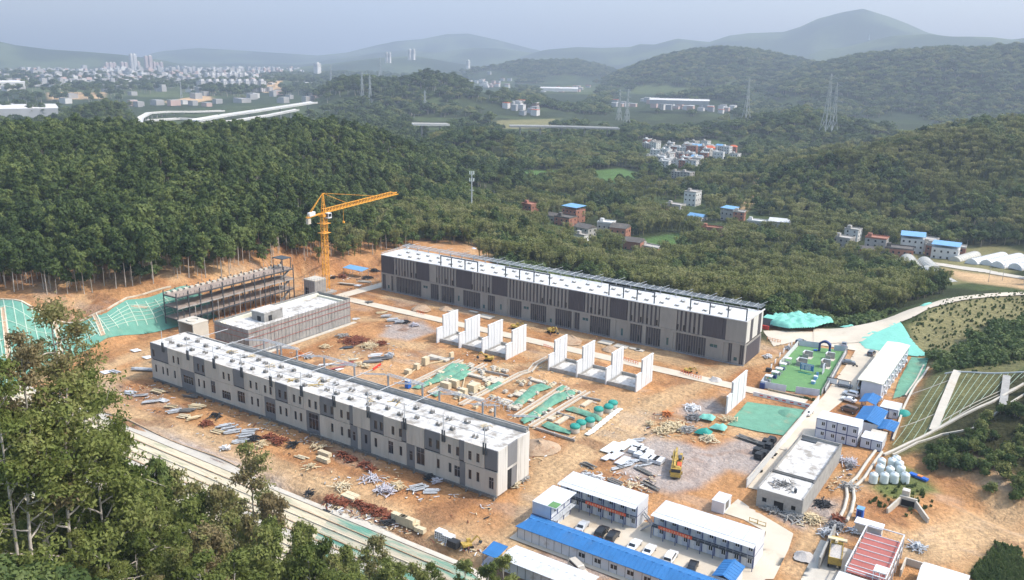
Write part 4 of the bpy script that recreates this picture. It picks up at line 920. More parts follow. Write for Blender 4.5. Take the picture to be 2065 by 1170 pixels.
m = MB(); m.box(-58.84, 173.27, .0, -55.86, 178, .1); part(r5, "base", m, "navy")
# red banners
def banner(x0, x1, y, z, label):
    root = thing("banner", label, "banner", (x0, y, z), 0, "red banners on the cabin railings"); m = MB()
    m.box(x0, y-.04, z, x1, y, z+.75); part(root, "cloth", m, "banner_red"); m = MB(); R = random.Random(int(-x0*10)); X = x0+.5
    while X < x1-.6:
        for k in range(4):
            if R.random() < .6: m.box(X, y-.055, z+.15+.13*k, X+.36, y-.042, z+.20+.13*k)
        m.box(X+.05+R.random()*.15, y-.058, z+.12, X+.1+R.random()*.15+.04, y-.056, z+.6); X += .62
    part(root, "lettering", m, "ply")
banner(-81.5, -71.5, 154.94, 2.95, "long red banner with pale characters on the shorter cabin row by the side block"); banner(-63.6, -56.0, 154.54, 2.95, "red banner with pale characters at the left end of the longest cabin row")
# long white shed near the entrance
root = thing("white_shed", "long two-storey white cabin building with stained cream roof beside the entrance yard", "building", (-47.7, 265, 0))
m = MB(); m.box(-46.6, 265, .1, -40.8, 265.15, 5.7); m.box(-40.95, 265.16, .1, -40.8, 309.4, 5.7); m.box(-46.6, 309.25, .1, -40.95, 309.4, 5.7); part(root, "wall", m, "container_shade")
for s in range(2):
    m = MB(); m.box(-47.3, 265.3, .2+2.85*s, -47.2, 309.3, 2.7+2.85*s); part(root, "gallery_glazing", m, "glass_teal")
m = MB()
for Y in np.arange(265, 309.6, 3.0): m.box(-47.7, Y-.07, .1, -47.55, Y+.07, 5.6)
m.box(-47.7, 265, 2.75, -46.6, 309.4, 2.9); part(root, "gallery", m, "galv")
m = MB(); m.extrude([(-47.9, 5.72), (-40.5, 5.72), (-40.5, 5.86), (-44.2, 6.15), (-47.9, 5.86)], 1, 264.7, 309.8); part(root, "roof", m, "roof_cream")
for i in range(15):
    Y = 266+i*2.9; m = MB(); m.box(-40.79, Y, .5+(i % 2)*2.8, -40.3, Y+.9, 1.3+(i % 2)*2.8); part(root, "air_conditioner", m, "panel_white")
for i in range(15):
    Y = 267.3+i*2.9; m = MB(); m.box(-40.79, Y, 1.2, -40.76, Y+1.1, 2.2); m.box(-40.79, Y, 4.0, -40.76, Y+1.1, 5.0); part(root, "window", m, "glass")
# blue-roofed long shed
def gable(name, label, x0, x1, y0, y1, ze, zr, along='x', wall="container", roof="blue_roof", wins=0, open_sides=False, hip=0):
    root = thing(name, label, "shed", (x0, y0, 0)); m = MB()
    if not open_sides:
        m.box(x0, y0, .1, x1, y0+.1, ze-.05); m.box(x0, y1-.1, .1, x1, y1, ze-.05); m.box(x0, y0+.11, .1, x0+.1, y1-.11, ze-.05); m.box(x1-.1, y0+.11, .1, x1, y1-.11, ze-.05); part(root, "wall", m, wall)
        m = MB()
        if along == 'x':
            for X in np.arange(x0, x1+.01, 1.82): m.box(X-.04, y0-.03, .1, X+.04, y0-.002, ze-.06)
        part(root, "wall_post", m, "steel_dark") if m.v else None
    else:
        m = MB()
        for X in (x0+.3, x1-.3):
            for Y in np.linspace(y0+.3, y1-.3, 4): m.box(X-.08, Y-.08, 0, X+.08, Y+.08, ze-.02)
        part(root, "post", m, "navy")
    m = MB(); e = .35
    if along == 'x':
        c = (y0+y1)/2; k = hip; top = [(x0-e+k, c, zr), (x1+e, c, zr)]; vs = [(x0-e, y0-e, ze), (x1+e, y0-e, ze), top[1], top[0], (x0-e, y1+e, ze), (x1+e, y1+e, ze)]
        vs += [(a, b, z-.1) for a, b, z in vs]; fs = [(0, 1, 2, 3), (3, 2, 5, 4), (6, 9, 8, 7), (9, 10, 11, 8), (0, 3, 9, 6), (3, 4, 10, 9), (1, 7, 8, 2), (2, 8, 11, 5), (0, 6, 7, 1), (4, 5, 11, 10)]
        m.add(vs, fs)
        for X in np.arange(x0+k, x1, 1.9): m.box(X-.3, c-.12, zr-.02, X+.3, c+.12, zr+.06)
        for X in np.arange(x0+k, x1, .95): m.beam((X, y0-e, ze+.03), (X, c, zr+.03), .05, .05); m.beam((X, y1+e, ze+.03), (X, c, zr+.03), .05, .05)
    else:
        c = (x0+x1)/2; vs = [(x0-e, y0-e, ze), (x0-e, y1+e, ze), (c, y1+e, zr), (c, y0-e, zr), (x1+e, y0-e, ze), (x1+e, y1+e, ze)]
        vs += [(a, b, z-.1) for a, b, z in vs]; fs = [(0, 3, 2, 1), (3, 4, 5, 2), (6, 7, 8, 9), (9, 8, 11, 10), (0, 6, 9, 3), (3, 9, 10, 4), (1, 2, 8, 7), (2, 5, 11, 8), (0, 1, 7, 6), (4, 10, 11, 5)]
        m.add(vs, fs); m.box(c-.2, y0-e, zr-.03, c+.2, y1+e, zr+.07)
        for Y in np.arange(y0, y1, 1.0): m.beam((x0-e, Y, ze+.03), (c, Y, zr+.03), .05, .05); m.beam((x1+e, Y, ze+.03), (c, Y, zr+.03), .05, .05)
    part(root, "roof", m, roof)
    for i in range(wins):
        X = x0+15.0+i*3.65; m = MB(); m.box(X, y0-.06, 1.15, X+1.35, y0-.035, 2.1, 1); m.box(X-.06, y0-.05, 1.09, X+1.41, y0-.031, 1.149); m.box(X+.62, y0-.075, 1.15, X+.70, y0-.061, 2.1); part(root, "window", m, ["panel_white", "glass"])
    return root
gable("blue_roof_shed", "long single-storey shed with bright blue gabled roof along the courtyard", -88.7, -42.0, 138.2, 143.8, 2.95, 3.95, wins=10, hip=1.6)
gable("blue_roof_shed", "small blue-roofed hut at the right end of the courtyard", -47.6, -43.9, 145.2, 151.2, 2.9, 3.7, 'y')
gable("blue_canopy", "rounded blue canopy against the end of the long white building", -44.2, -40.2, 253.3, 260.5, 3.4, 4.1, 'y', open_sides=True)
gable("blue_canopy", "large blue gabled canopy between the cabin stacks", -42.4, -36.3, 238.6, 250.3, 3.3, 4.2, 'y')
gable("blue_canopy", "low blue lean-to canopy beside the gridded slope", -36.0, -32.3, 238.2, 245.2, 2.7, 3.0, 'y', open_sides=True)
m = MB(); m.box(-37.5, 233.9, 0, -33.5, 237.6, 2.3); single("store_box", m, "concrete_pale", "grey store box tucked below the low blue lean-to", "store box")
m = MB(); m.lathe((at(1822,842)[0], at(1822,842)[1], 0), [(2.2, 0), (2.3, .3), (2.0, 1.2), (1.3, 2.0), (0, 2.4)], 18); single("green_tank", m, "tank_green", "round dark green tank at the foot of the gridded slope", "tank")
# sheds at the bottom edge
gable("white_roof_shed", "white-roofed shed cut by the bottom edge beside blue panels", -84.5, -66, 126.3, 131.5, 2.9, 3.4, 'x', roof="container")
m = MB(); P = at(1062, 1140, 2.9); m.extrude([(125.8, 2.7), (130.0, 3.3), (130.0, 3.2), (125.8, 2.6)], 0, -89.2, -85.6)
for X in (-89, -85.8):
    for Y in (126, 129.8): m.box(X-.05, Y-.05, 0, X+.05, Y+.05, 2.62)
single("blue_leanto", m, "blue_roof", "blue lean-to roof at the bottom edge beside the white-roofed shed", "shed")
# grey concrete house
HX0, HX1, HY0, HY1 = -51.2, -40.8, 181.5, 216.8
root = thing("grey_house", "low grey concrete block with rubble-strewn white roof beside the lane", "building", (HX0, HY0, 0))
m = MB(); wall_cells(m, HX0, HX1, 0, 4.6, HY0, HY0+.3, [(-49.9, -48.9, 1.6, 2.7), (-47.2, -45.0, .1, 2.7), (-43.3, -42.3, 1.6, 2.7)])
m.box(HX0, HY0+.31, 0, HX0+.3, HY1-.31, 4.9); m.box(HX1-.3, HY0+.31, 0, HX1, HY1-.31, 4.9); m.box(HX0, HY1-.3, 0, HX1, HY1, 4.9); part(root, "wall", m, "concrete")
m = MB(); m.box(HX0+.31, HY0+.31, 4.3, HX1-.31, HY0+9.9, 4.58); m.box(HX0+.31, HY0+10.9, 3.9, HX1-.31, HY1-.31, 4.1); part(root, "roof", m, "roof_white")
m = MB(); m.box(HX0+.31, HY0+9.95, 4.1, HX1-.31, HY0+10.2, 5.0); m.box(HX0+.31, HY0+10.6, 4.1, HX1-.31, HY0+10.85, 5.0); m.box(HX0-.02, HY0+9, 4.91, HX0+.32, HY1, 5.05); m.box(HX1-.32, HY0+9, 4.91, HX1+.02, HY1, 5.05); part(root, "parapet", m, "concrete_dark")
for x0, x1, z0, z1 in ((-49.9, -48.9, 1.6, 2.7), (-43.3, -42.3, 1.6, 2.7)): m = MB(); m.box(x0, HY0+.2, z0, x1, HY0+.25, z1); m.box(x0+.45, HY0+.14, z0, x0+.53, HY0+.19, z1); part(root, "window", m, "dark")
m = MB(); m.box(-47.2, HY0+.22, .1, -45.0, HY0+.28, 2.7); part(root, "door", m, "dark")
m = MB(); R = random.Random(3)
for k in range(70): m.obox((R.gauss(-46.8, 1.3), R.gauss(186.5, 1.2), 4.68+R.random()*.45), (R.uniform(.4, 2.0), .12, .1), R.uniform(0, 3), 0, 0, R.uniform(-.3, .3))
single("timber_heap", m, "concrete_dark", "dark heap of broken formwork on the low grey house roof", "timber heap")
m = MB(); m.cyl((-43.4, 184.5, 4.58), (-43.4, 184.5, 5.5), .35, n=10); single("roof_drum", m, "steel_dark", "small dark drum standing on the grey house roof", "drum")
for Y in (214.6,): m = MB(); m.box(-50.6, Y, 4.12, -46.8, Y+1.5, 4.4); single("panel_stack", m, "steel_dark", "dark panels laid in the far corner of the grey house roof", "panels")
# long white boundary wall
root = thing("boundary_wall", "long low white wall running beside the access lane", "wall", (-55.8, 188.6, 0))
m = MB()
for k in range(26):
    y0 = 188.6+k*2.5; m.box(-56.0, y0, 0, -55.8, y0+2.46, 2.3)
part(root, "panel", m, "panel_white"); m = MB(); m.box(-56.06, 188.6, 2.31, -55.74, 253.8, 2.45); part(root, "coping", m, "concrete_pale")
root = thing("road_wall", "low white hoarding wall along the concrete lane behind the green net", "wall", (-76, 247.6, 0))
m = MB(); m.box(-74, 247.5, 0, -56.2, 247.7, 1.3); part(root, "panel", m, "panel_white"); m = MB()
for k in range(7): m.box(-72+k*2.3, 247.46, .45, -70.9+k*2.3, 247.49, .8)
part(root, "stripe", m, "red")
# precast wall panels
def precast(x, y0, y1, label, tall=9.0, low=5.3, ws=3.6, slab=True, grp="white precast panels standing in rows"):
    root = thing("precast_panel", label, "wall panel", (x, y0, 0), 0, grp)
    n = 5; L = y1-y0-ws; m = MB(); J = MB()
    m.box(x-.22, y0, 0, x+.22, y0+ws*.48, low); m.box(x-.22, y0+ws*.5, 0, x+.22, y0+ws-.05, low)
    for k in range(n): a = y0+ws+L*k/n; m.box(x-.22, a+.03, 0, x+.22, a+L/n-.03, tall)
    J.box(x-.12, y0+.1, .05, x+.12, y0+ws-.06, low-.1); J.box(x-.12, y0+ws-.04, .05, x+.12, y1-.1, tall-.1)
    part(root, "slab", m, "panel_white"); part(root, "joint", J, "joint")
    m = MB(); m.box(x-.30, y0+.02, low+.002, x+.30, y0+ws-.06, low+.22); m.box(x-.30, y0+ws-.02, tall+.002, x+.30, y1+.02, tall+.22)
    for k in range(0, n+1, 2): a = y0+ws+L*k/n; m.box(x+.225, a-.09, 0, x+.33, a+.09, tall)
    part(root, "rib", m, "panel_white")
    return root
def base(x0, x1, y0, y1, label):
    root = thing("foundation_bay", label, "slab", (x0, y0, 0), 0, "concrete bases between the white panels"); m = MB(); m.box(x0, y0, 0, x1, y0+.4, 1.3); m.box(x0, y1-.4, 0, x1, y1, 1.5); m.box(x0, y0+.4, 0, x0+.25, y1-.4, 1.1); part(root, "kerb_beam", m, "concrete")
    m = MB(); m.box(x0+.25, y0+.4, .1, x1, y1-.4, .5); part(root, "floor_slab", m, "roof_white")
XA = [-182.8, -172.9, -163.0, -153.1]; XB = [-136, -125.5, -115, -104.6]
OR = ["leftmost", "second", "third", "rightmost"]
for i, x in enumerate(XA): precast(x, 229.0, 241.4, "tall white ribbed panel, %s of the four in the row nearer the scaffolded block" % OR[i], 9.3)
for i, x in enumerate(XB): precast(x, 228.6, 240.2, "tall white ribbed panel, %s of the four in the row nearer the green net" % OR[i], 9.3)
for i in range(3):
    base(XA[i]+.4, XA[i+1]-.4, 230.5, 240.5, "concrete base right of the %s panel in the row nearer the scaffolded block" % OR[i]); base(XB[i]+.4, XB[i+1]-.4, 229, 239.2, "concrete base right of the %s panel in the row nearer the green net" % OR[i])
precast(-75.7, 228.7, 244.6, "lone tall white ribbed panel at the edge of the flat green net", 8.6, 5.3)

# ================================================================== display court
def hoard(x0, y0, x1, y1, label, h=2.2, m0="container_shade"):
    root = thing("hoarding", label, "hoarding", (x0, y0, 0), 0, "white hoardings round the green court"); L = math.hypot(x1-x0, y1-y0); n = max(2, int(L/2)); m = MB(); p = MB()
    for k in range(n):
        a, b = k/n, (k+1)/n-.01; m.beam((x0+(x1-x0)*a, y0+(y1-y0)*a, h/2+.1), (x0+(x1-x0)*b, y0+(y1-y0)*b, h/2+.1), .08, h)
        p.box(x0+(x1-x0)*a-.06, y0+(y1-y0)*a-.14, 0, x0+(x1-x0)*a+.06, y0+(y1-y0)*a-.06, h+.2)
    part(root, "panel", m, m0); part(root, "post", p, "steel_pale")
hoard(-74.2, 255.2, -66.5, 256.2, "ribbed white hoarding at the near left corner of the green court"); hoard(-63.8, 257.0, -57, 258.8, "ribbed white hoarding at the near right corner of the green court")
hoard(-74.3, 255.4, -74.8, 261, "short white hoarding turning the near left corner of the green court")
hoard(-75.0, 277, -76.2, 303, "long white hoarding down the left side of the green court", m0="panel_white"); hoard(-76, 303.4, -69.2, 305, "grey hoarding left of the blue arch", m0="container_shade"); hoard(-64.2, 305.5, -60, 307, "grey hoarding right of the blue arch", m0="container_shade")
hoard(-56.7, 259.8, -60.2, 306.5, "long low picture fence down the right side of the green court", 1.9, "gray_panel" if False else "concrete")
root = thing("picture_panels", "white cut-out picture boards along the right side of the green court", "picture boards", (-56.5, 265, 0)); m = MB(); R = random.Random(8)
for k in range(22): t = k/22; x = -56.35-3.4*t; y = 263+41*t; m.obox((x+.0, y, 1.35), (.08, 1.5, 1.1+R.random()*.5), .07)
part(root, "board", m, "panel_white"); m = MB(); m.beam((-56.1, 262, .5), (-59.6, 305, .5), .1, .9); part(root, "rail", m, "gray_panel")
root = thing("blue_arch", "dark blue gateway arch at the far end of the green court", "arch", (-67, 302, 0)); m = MB()
for x in (-68.4, -64.9): m.box(x-.3, 301.3, 0, x+.3, 302.3, 3.3)
part(root, "leg", m, "navy"); m = MB(); P = [(-68.7+4.1*k/12, 3.3+1.15*math.sin(math.pi*k/12)) for k in range(13)]
m.extrude(P+[(x+(.5 if x < -66.6 else -.5)*(1-abs(math.sin(math.pi*i/12))*.9), z-.62) for i, (x, z) in reversed(list(enumerate(P)))], 1, 301.2, 302.4); part(root, "arch_top", m, "navy")
part(root, "foot_block", MB().box(-70.2, 300.9, 0, -69.0, 302.2, .5), "blue"); part(root, "foot_block", MB().box(-65.8, 300.5, 0, -65.3, 302.0, .35), "blue")
for i, (px, py, w, h) in enumerate(((1628,722,2.8,2.1),(1616,738,3.0,2.3),(1673,726,2.6,2.3),(1664,742,2.6,2.6))):
    x, y = at(px, py)[:2]; root = thing("model_booth", "small open block-work mock-up, " + ["far left one on the green court", "near left one on the green court", "far right one on the green court", "near right one on the green court"][i], "mock-up", (x, y, .1), 0, "block-work mock-ups on the green court")
    m = MB(); m.box(x-w/2, y-w/2, .3, x-w/2+.25, y+w/2, h); m.box(x-w/2+.26, y+w/2-.25, .3, x+w/2, y+w/2, h); m.box(x-w/2+.26, y-w/2, .3, x+w/2-.8, y-w/2+.25, h*.8); part(root, "wall", m, "concrete" if i < 2 else "render_gray")
    m = MB(); m.box(x-w/2-.05, y-w/2-.05, h+.002, x-w/2+.3, y+w/2+.05, h+.2); m.box(x-w/2+.31, y+w/2-.3, h+.002, x+w/2+.05, y+w/2+.05, h+.2); part(root, "capping", m, "panel_white")
    m = MB(); m.box(x-w/2-.3, y-w/2-.3, .25, x+w/2+.3, y+w/2+.3, .29); part(root, "base", m, "concrete_pale")
x, y = at(1626, 752)[:2]; root = thing("notice_board", "wide blue notice board with pale text panels on the green court", "notice board", (x, y, 0))
m = MB(); m.box(x-2.2, y, .9, x+2.2, y+.15, 3.1); part(root, "board", m, "blue_roof"); m = MB(); m.box(x-2.0, y-.03, 2.7, x+2.0, y-.002, 2.95)
for a in range(2):
    for k in range(9): m.box(x-1.8+a*1.25, y-.03, 1.1+k*.17, x-.8+a*(1.25+.9*.9), y-.002, 1.2+k*.17)
part(root, "lettering", m, "panel_white"); m = MB()
for a in (-2.1, 2.0): m.box(x+a, y+.16, 0, x+a+.12, y+.3, 3.0)
part(root, "post", m, "steel_dark"); m = MB(); m.box(x-2.2, y-1.9, .25, x+2.0, y-1.6, .45); single("low_bench", m, "tank_green", "low dark bench in front of the blue notice board", "bench")
for i, (px, py) in enumerate(((1645,765),(1640,775))):
    x, y = at(px, py)[:2]; m = MB(); m.box(x-.5, y-.9, .25, x+.5, y+.9, 1.1, 0); m.box(x-.6, y-.9, 1.12, x+.6, y+.2, 1.3, 1); m.box(x-.1, y+.5, 1.1, x+.6, y+.7, 2.3, 0)
    single("display_stand", m, ["roof_sky_blue", "panel_white"], ["blue and white display stand nearer the notice board", "blue and white display stand nearer the court fence gap"][i], "display stand")
x, y = at(1657, 757)[:2]; m = MB(); m.box(x, y-.1, .2, x+.12, y+2.6, 3.6); single("white_screen", m, "container_shade", "tall thin white screen beside the blue display stands", "screen")
for i, (px, py) in enumerate(((1549,772),(1562,764),(1570,757),(1578,747),(1588,736))):
    x, y = at(px, py)[:2]; root = thing("display_booth", "white-topped display booth, %s along the left side of the green court" % ["nearest", "second nearest", "middle", "second farthest", "farthest"][i], "booth", (x, y, 0), 0, "white-topped booths beside the green court")
    m = MB(); m.box(x-1.1, y-.9, 2.3, x+1.1, y+.9, 2.55); part(root, "roof", m, "panel_white"); m = MB()
    for a in (-1, .9):
        for b in (-.8, .7): m.box(x+a, y+b, 0, x+a+.1, y+b+.1, 2.29)
    m.box(x-1, y-.7, .2, x-.9, y+.7, 2.2); part(root, "frame", m, "steel_pale"); m = MB(); m.box(x-.6, y-.6, 0, x+.6, y+.6, 1.1); part(root, "counter", m, "navy" if i % 2 else "steel")
for i, (px, py) in enumerate(((1555,745),(1563,735),(1572,722),(1580,713),(1590,704),(1596,698))):
    x, y = at(px, py)[:2]; m = MB(); m.box(x-.06, y-.7, .4, x+.06, y+.7, 1.9); m.box(x-.04, y-.65, 0, x+.04, y-.55, .4); m.box(x-.04, y+.55, 0, x+.04, y+.65, .4)
    single("white_sign", m, "panel_white", "upright white sign board on the earth track left of the green court", "sign", "white sign boards left of the green court")
for i, (px, py) in enumerate(((1537,783),(1549,750),(1541,775))):
    x, y = at(px, py)[:2]; m = MB(); m.box(x-.7, y-.6, 0, x+.7, y+.6, 1.7-.4*i); m.obox((x+.2, y+.8, .5), (1.2, 1.0, .9), .5)
    single("equipment_box", m, ["navy", "black_plastic", "cloth_lilac"][i], ["dark blue crate by the near left corner of the court", "black machine beside the booths left of the court", "lilac wrapped bundle beside the nearest booth"][i], "crate")
root = thing("vent_fence", "low fence with rows of small vents in front of the court hoardings", "fence", (-71, 253.9, 0)); m = MB(); m.box(-71.5, 254, 0, -60.5, 254.1, .8); part(root, "panel", m, "ply")
m = MB()
for k in range(24): m.box(-71.2+k*.44, 253.95, .25, -71.0+k*.44, 253.998, .6)
part(root, "slot", m, "dark")
m = MB(); R = random.Random(2)
for k in range(40): m.obox((R.uniform(-62, -57.5), R.uniform(254, 255), .3), (.5, .4, .5), R.random()*3)
single("hedge_plants", m, "leaf_shrub", "row of small potted plants by the near right hoarding", "plants")

# ================================================================== vehicles
def make_car(paint, kind="saloon"):
    L, W, H = {"saloon": (4.6, 1.8, 1.45), "suv": (4.7, 1.9, 1.75), "van": (4.9, 1.85, 1.95)}[kind]
    root = thing("parked_car" if kind != "van" else "parked_van", "car", "car" if kind != "van" else "van")
    if kind == "saloon": P = [(-2.3,.45),(-2.3,.85),(-1.65,.98),(-.95,1.42),(.45,1.45),(1.15,.98),(2.15,.82),(2.3,.6),(2.3,.35),(-2.25,.35)]
    elif kind == "suv": P = [(-2.35,.5),(-2.33,1.0),(-2.1,1.65),(-1.6,1.75),(.5,1.72),(1.1,1.12),(2.2,.98),(2.35,.7),(2.35,.4),(-2.3,.4)]
    else: P = [(-2.45,.5),(-2.43,1.3),(-2.3,1.9),(-1.8,1.95),(1.0,1.92),(1.75,1.25),(2.4,1.0),(2.45,.7),(2.45,.4),(-2.4,.4)]
    m = MB(); n = len(P); rows = []
    for yy, inset in ((-W/2, 0), (-W/2+.0001, 0), (W/2, 0)): pass
    def sec(y, k): return [((x*(1-.03*k)), y*(1-(.16 if z > 1.05 else .0)), z) for x, z in P]
    vs = sec(-W/2, 0)+sec(W/2, 0); m.add(vs, [tuple(range(n)), tuple(range(2*n-1, n-1, -1))]+[(i, i+n, (i+1) % n+n, (i+1) % n) for i in range(n)])
    b = part(root, "body", m, paint, world=False)
    md = b.modifiers.new("soft", 'BEVEL'); md.width = .07; md.segments = 2
    g = MB(); tz = H-.10; bz = 1.0 if kind == "saloon" else (1.08 if kind == "suv" else 1.25); x0, x1 = {"saloon": (-1.35, .75), "suv": (-2.0, .75), "van": (-2.15, 1.25)}[kind]
    for s in (-1, 1):
        y1 = s*(W/2*.84+.012); y0 = s*(W/2*.93+.012)
        g.add([(x0, y0, bz+.03), (x1+.25, y0, bz+.03), (x1-.25, y1, tz-.03), (x0+.35, y1, tz-.03)], [(0, 1, 2, 3) if s < 0 else (3, 2, 1, 0)])
    part(root, "side_window", g, "glass", world=False)
    g = MB(); fx = {"saloon": ((1.13, 1.0), (.52, 1.42)), "suv": ((1.08, 1.16), (.56, 1.68)), "van": ((1.73, 1.3), (1.06, 1.87))}[kind]
    g.add([(fx[0][0]+.02, -W*.42, fx[0][1]), (fx[0][0]+.02, W*.42, fx[0][1]), (fx[1][0]+.03, W*.38, fx[1][1]), (fx[1][0]+.03, -W*.38, fx[1][1])], [(0, 1, 2, 3)]); part(root, "windscreen", g, "glass", world=False)
    g = MB(); bx = {"saloon": ((-1.60, 1.0), (-1.0, 1.40)), "suv": ((-2.34, 1.08), (-2.14, 1.6)), "van": ((-2.45, 1.3), (-2.34, 1.82))}[kind]
    g.add([(bx[0][0]-.03, W*.40, bx[0][1]), (bx[0][0]-.03, -W*.40, bx[0][1]), (bx[1][0]-.03, -W*.36, bx[1][1]), (bx[1][0]-.03, W*.36, bx[1][1])], [(0, 1, 2, 3)]); part(root, "rear_window", g, "glass", world=False)
    for sx in (-L/2+.85, L/2-.85):
        for s in (-1, 1):
            w = MB(); w.cyl((sx, s*(W/2-.20), .33), (sx, s*(W/2+.02), .33), .33, n=14); wo = part(root, "wheel", w, "tyre", world=False)
            w = MB(); w.cyl((sx, s*(W/2+.021), .33), (sx, s*(W/2+.04), .33), .19, n=10); rm = link("rim", w.mesh("rim", "steel_pale"), wo)
    for s in (-1, 1):
        w = MB(); w.box(L/2-.06, s*.62-.18, .62, L/2+.02, s*.62+.18, .76); part(root, "headlight", w, "lamp_clear", world=False)
        w = MB(); w.box(-L/2-.02, s*.65-.16, .72, -L/2+.05, s*.65+.16, .86); part(root, "tail_light", w, "lamp_red", world=False)
    return Proto(root)
CARS = {}
def put_car(px, py, deg, paint, kind, label, group):
    k = (paint, kind)
    if k not in CARS: CARS[k] = make_car(paint, kind)
    x, y, z = at(px, py); CARS[k].put((x, y, .28), rad(deg), label, group)
gc = "cars parked in the cabin courtyard"; gy = "cars around the entrance yard"
put_car(1174, 1068, 97, "car_silver", "saloon", "silver car half hidden by the blue shed, nearest the side cabin block", gc)
put_car(1213, 1080, 95, "car_black", "suv", "black car beside the silver one in the courtyard", gc); put_car(1235, 1089, 96, "car_black", "suv", "black car next to the white ones in the courtyard", gc)
put_car(1279, 1106, 92, "car_white", "saloon", "white car beside the black pair in the courtyard", gc); put_car(1309, 1117, 95, "car_white", "saloon", "middle white car in the courtyard", gc)
put_car(1352, 1131, 95, "car_white", "suv", "tall white car in the courtyard, third of the white ones", gc); put_car(1396, 1150, 100, "car_black", "saloon", "black car near the small blue-roofed hut", gc)
put_car(1165, 1155, -28, "car_beige", "van", "beige van parked outside the long blue shed wall", "vans beside the blue shed")
put_car(1614, 694, 75, "car_gray", "suv", "dark car at the far left corner of the green court", gy); put_car(1702, 699, 100, "car_gray", "saloon", "dark grey car at the far right corner of the green court", gy)
put_car(1710, 735, 20, "car_gray", "saloon", "grey car beside the picture fence", gy); put_car(1757, 717, 85, "car_gray", "suv", "dark car in the shade of the long white building", gy)
put_car(1703, 782, 0, "car_gray", "saloon", "dark car behind the two framed boards in the yard", gy); put_car(1715, 800, 172, "car_white", "suv", "white car next to the framed boards in the yard", gy)
put_car(1711, 811, 172, "car_white", "saloon", "white car nearer the cabins in the entrance yard", gy); put_car(1712, 832, 165, "car_brown", "van", "dark brown van beside the big blue canopy", gy)
put_car(1630, 837, 88, "car_white", "saloon", "white car driving on the access lane by the boundary wall", gy)
x, y = at(1724, 741)[:2]; root = thing("motorbike", "small dark motorbike standing in the entrance yard", "motorbike", (x, y, .27)); m = MB()
for s in (-.6, .6): m.cyl((x+s, y-.06, .6), (x+s, y+.06, .6), .3, n=12)
part(root, "wheel", m, "tyre"); m = MB(); m.beam((x-.6, y, .65), (x+.35, y, .95), .2, .3); m.beam((x+.35, y, .95), (x+.6, y, .6), .08); m.box(x-.5, y-.15, 1.0, x+.15, y+.15, 1.12); m.beam((x+.35, y-.35, 1.3), (x+.35, y+.35, 1.3), .05); part(root, "body", m, "car_black")
x, y = at(1694, 782)[:2]; root = thing("framed_boards", "two dark-framed white boards standing in the entrance yard", "display boards", (x-3.5, y, 0)); m = MB()
for k in range(2):
    a = x-4.2+k*3.6; m.box(a+.1, y-.03, .9, a+3.1, y+.03, 2.5)
part(root, "board", m, "panel_white"); m = MB()
for k in range(3): a = x-4.3+k*3.6; m.box(a, y-.06, 0, a+.2, y+.06, 2.75)
m.box(x-4.3, y-.08, 2.55, x+3.1, y+.08, 2.78); m.box(x-4.1, y-.05, .7, x+2.9, y+.05, .88); part(root, "frame", m, "steel_dark")
# tipper truck seen from behind
def vehicle_root(name, label, cat, px, py, deg): x, y, z = at(px, py); return thing(name, label, cat, (x, y, .25), rad(deg))
root = vehicle_root("tipper_truck", "mustard tipper truck loaded with grey spoil on the worn apron", "truck", 1684, 1128, 100)
def lp(nm, m, mt, r=None): return part(r or root, nm, m, mt, world=False)
m = MB(); m.box(-4.6, -1.25, 1.1, 1.6, 1.25, 1.3); m.box(-4.6, -1.25, 1.3, -4.45, 1.25, 2.7); m.box(1.45, -1.25, 1.3, 1.6, 1.25, 2.9); m.box(-4.44, -1.25, 1.3, 1.44, -1.13, 2.7); m.box(-4.44, 1.13, 1.3, 1.44, 1.25, 2.7)
for k in range(6): m.box(-4.2+k, -1.33, 1.2, -4.08+k, -1.251, 2.7); m.box(-4.2+k, 1.251, 1.2, -4.08+k, 1.33, 2.7)
lp("tipper_body", m, "yellow"); m = MB(); m.box(-4.43, -1.12, 1.31, 1.43, 1.12, 2.45); lp("load", m, "gravel_pile")
m = MB(); m.box(2.0, -1.2, .9, 4.1, 1.2, 1.9); m.extrude([(2.0, 1.9), (4.1, 1.9), (3.8, 2.9), (2.0, 2.95)], 1, -1.15, 1.15) if False else m.box(2.0, -1.15, 1.9, 3.9, 1.15, 2.9); lp("cab", m, "yellow")
m = MB(); m.box(3.91, -1.0, 1.95, 3.95, 1.0, 2.75); m.box(2.4, -1.18, 2.0, 3.6, -1.151, 2.7); m.box(2.4, 1.151, 2.0, 3.6, 1.18, 2.7); lp("cab_window", m, "glass")
for sx in (-3.7, -2.4, 2.9):
    for s in (-1, 1): m = MB(); m.cyl((sx, s*.95, .52), (sx, s*1.28, .52), .52, n=14); lp("wheel", m, "tyre")
m = MB(); m.box(-4.4, -.5, .7, 4.0, .5, 1.05); lp("chassis", m, "steel_dark")
m = MB(); m.beam((2.0, 0, 3.2), (-.8, .2, 4.2), .45, .5); m.box(1.8, -1.9, 3.0, 2.8, 1.9, 3.3); lp("loading_arm", m, "ply")
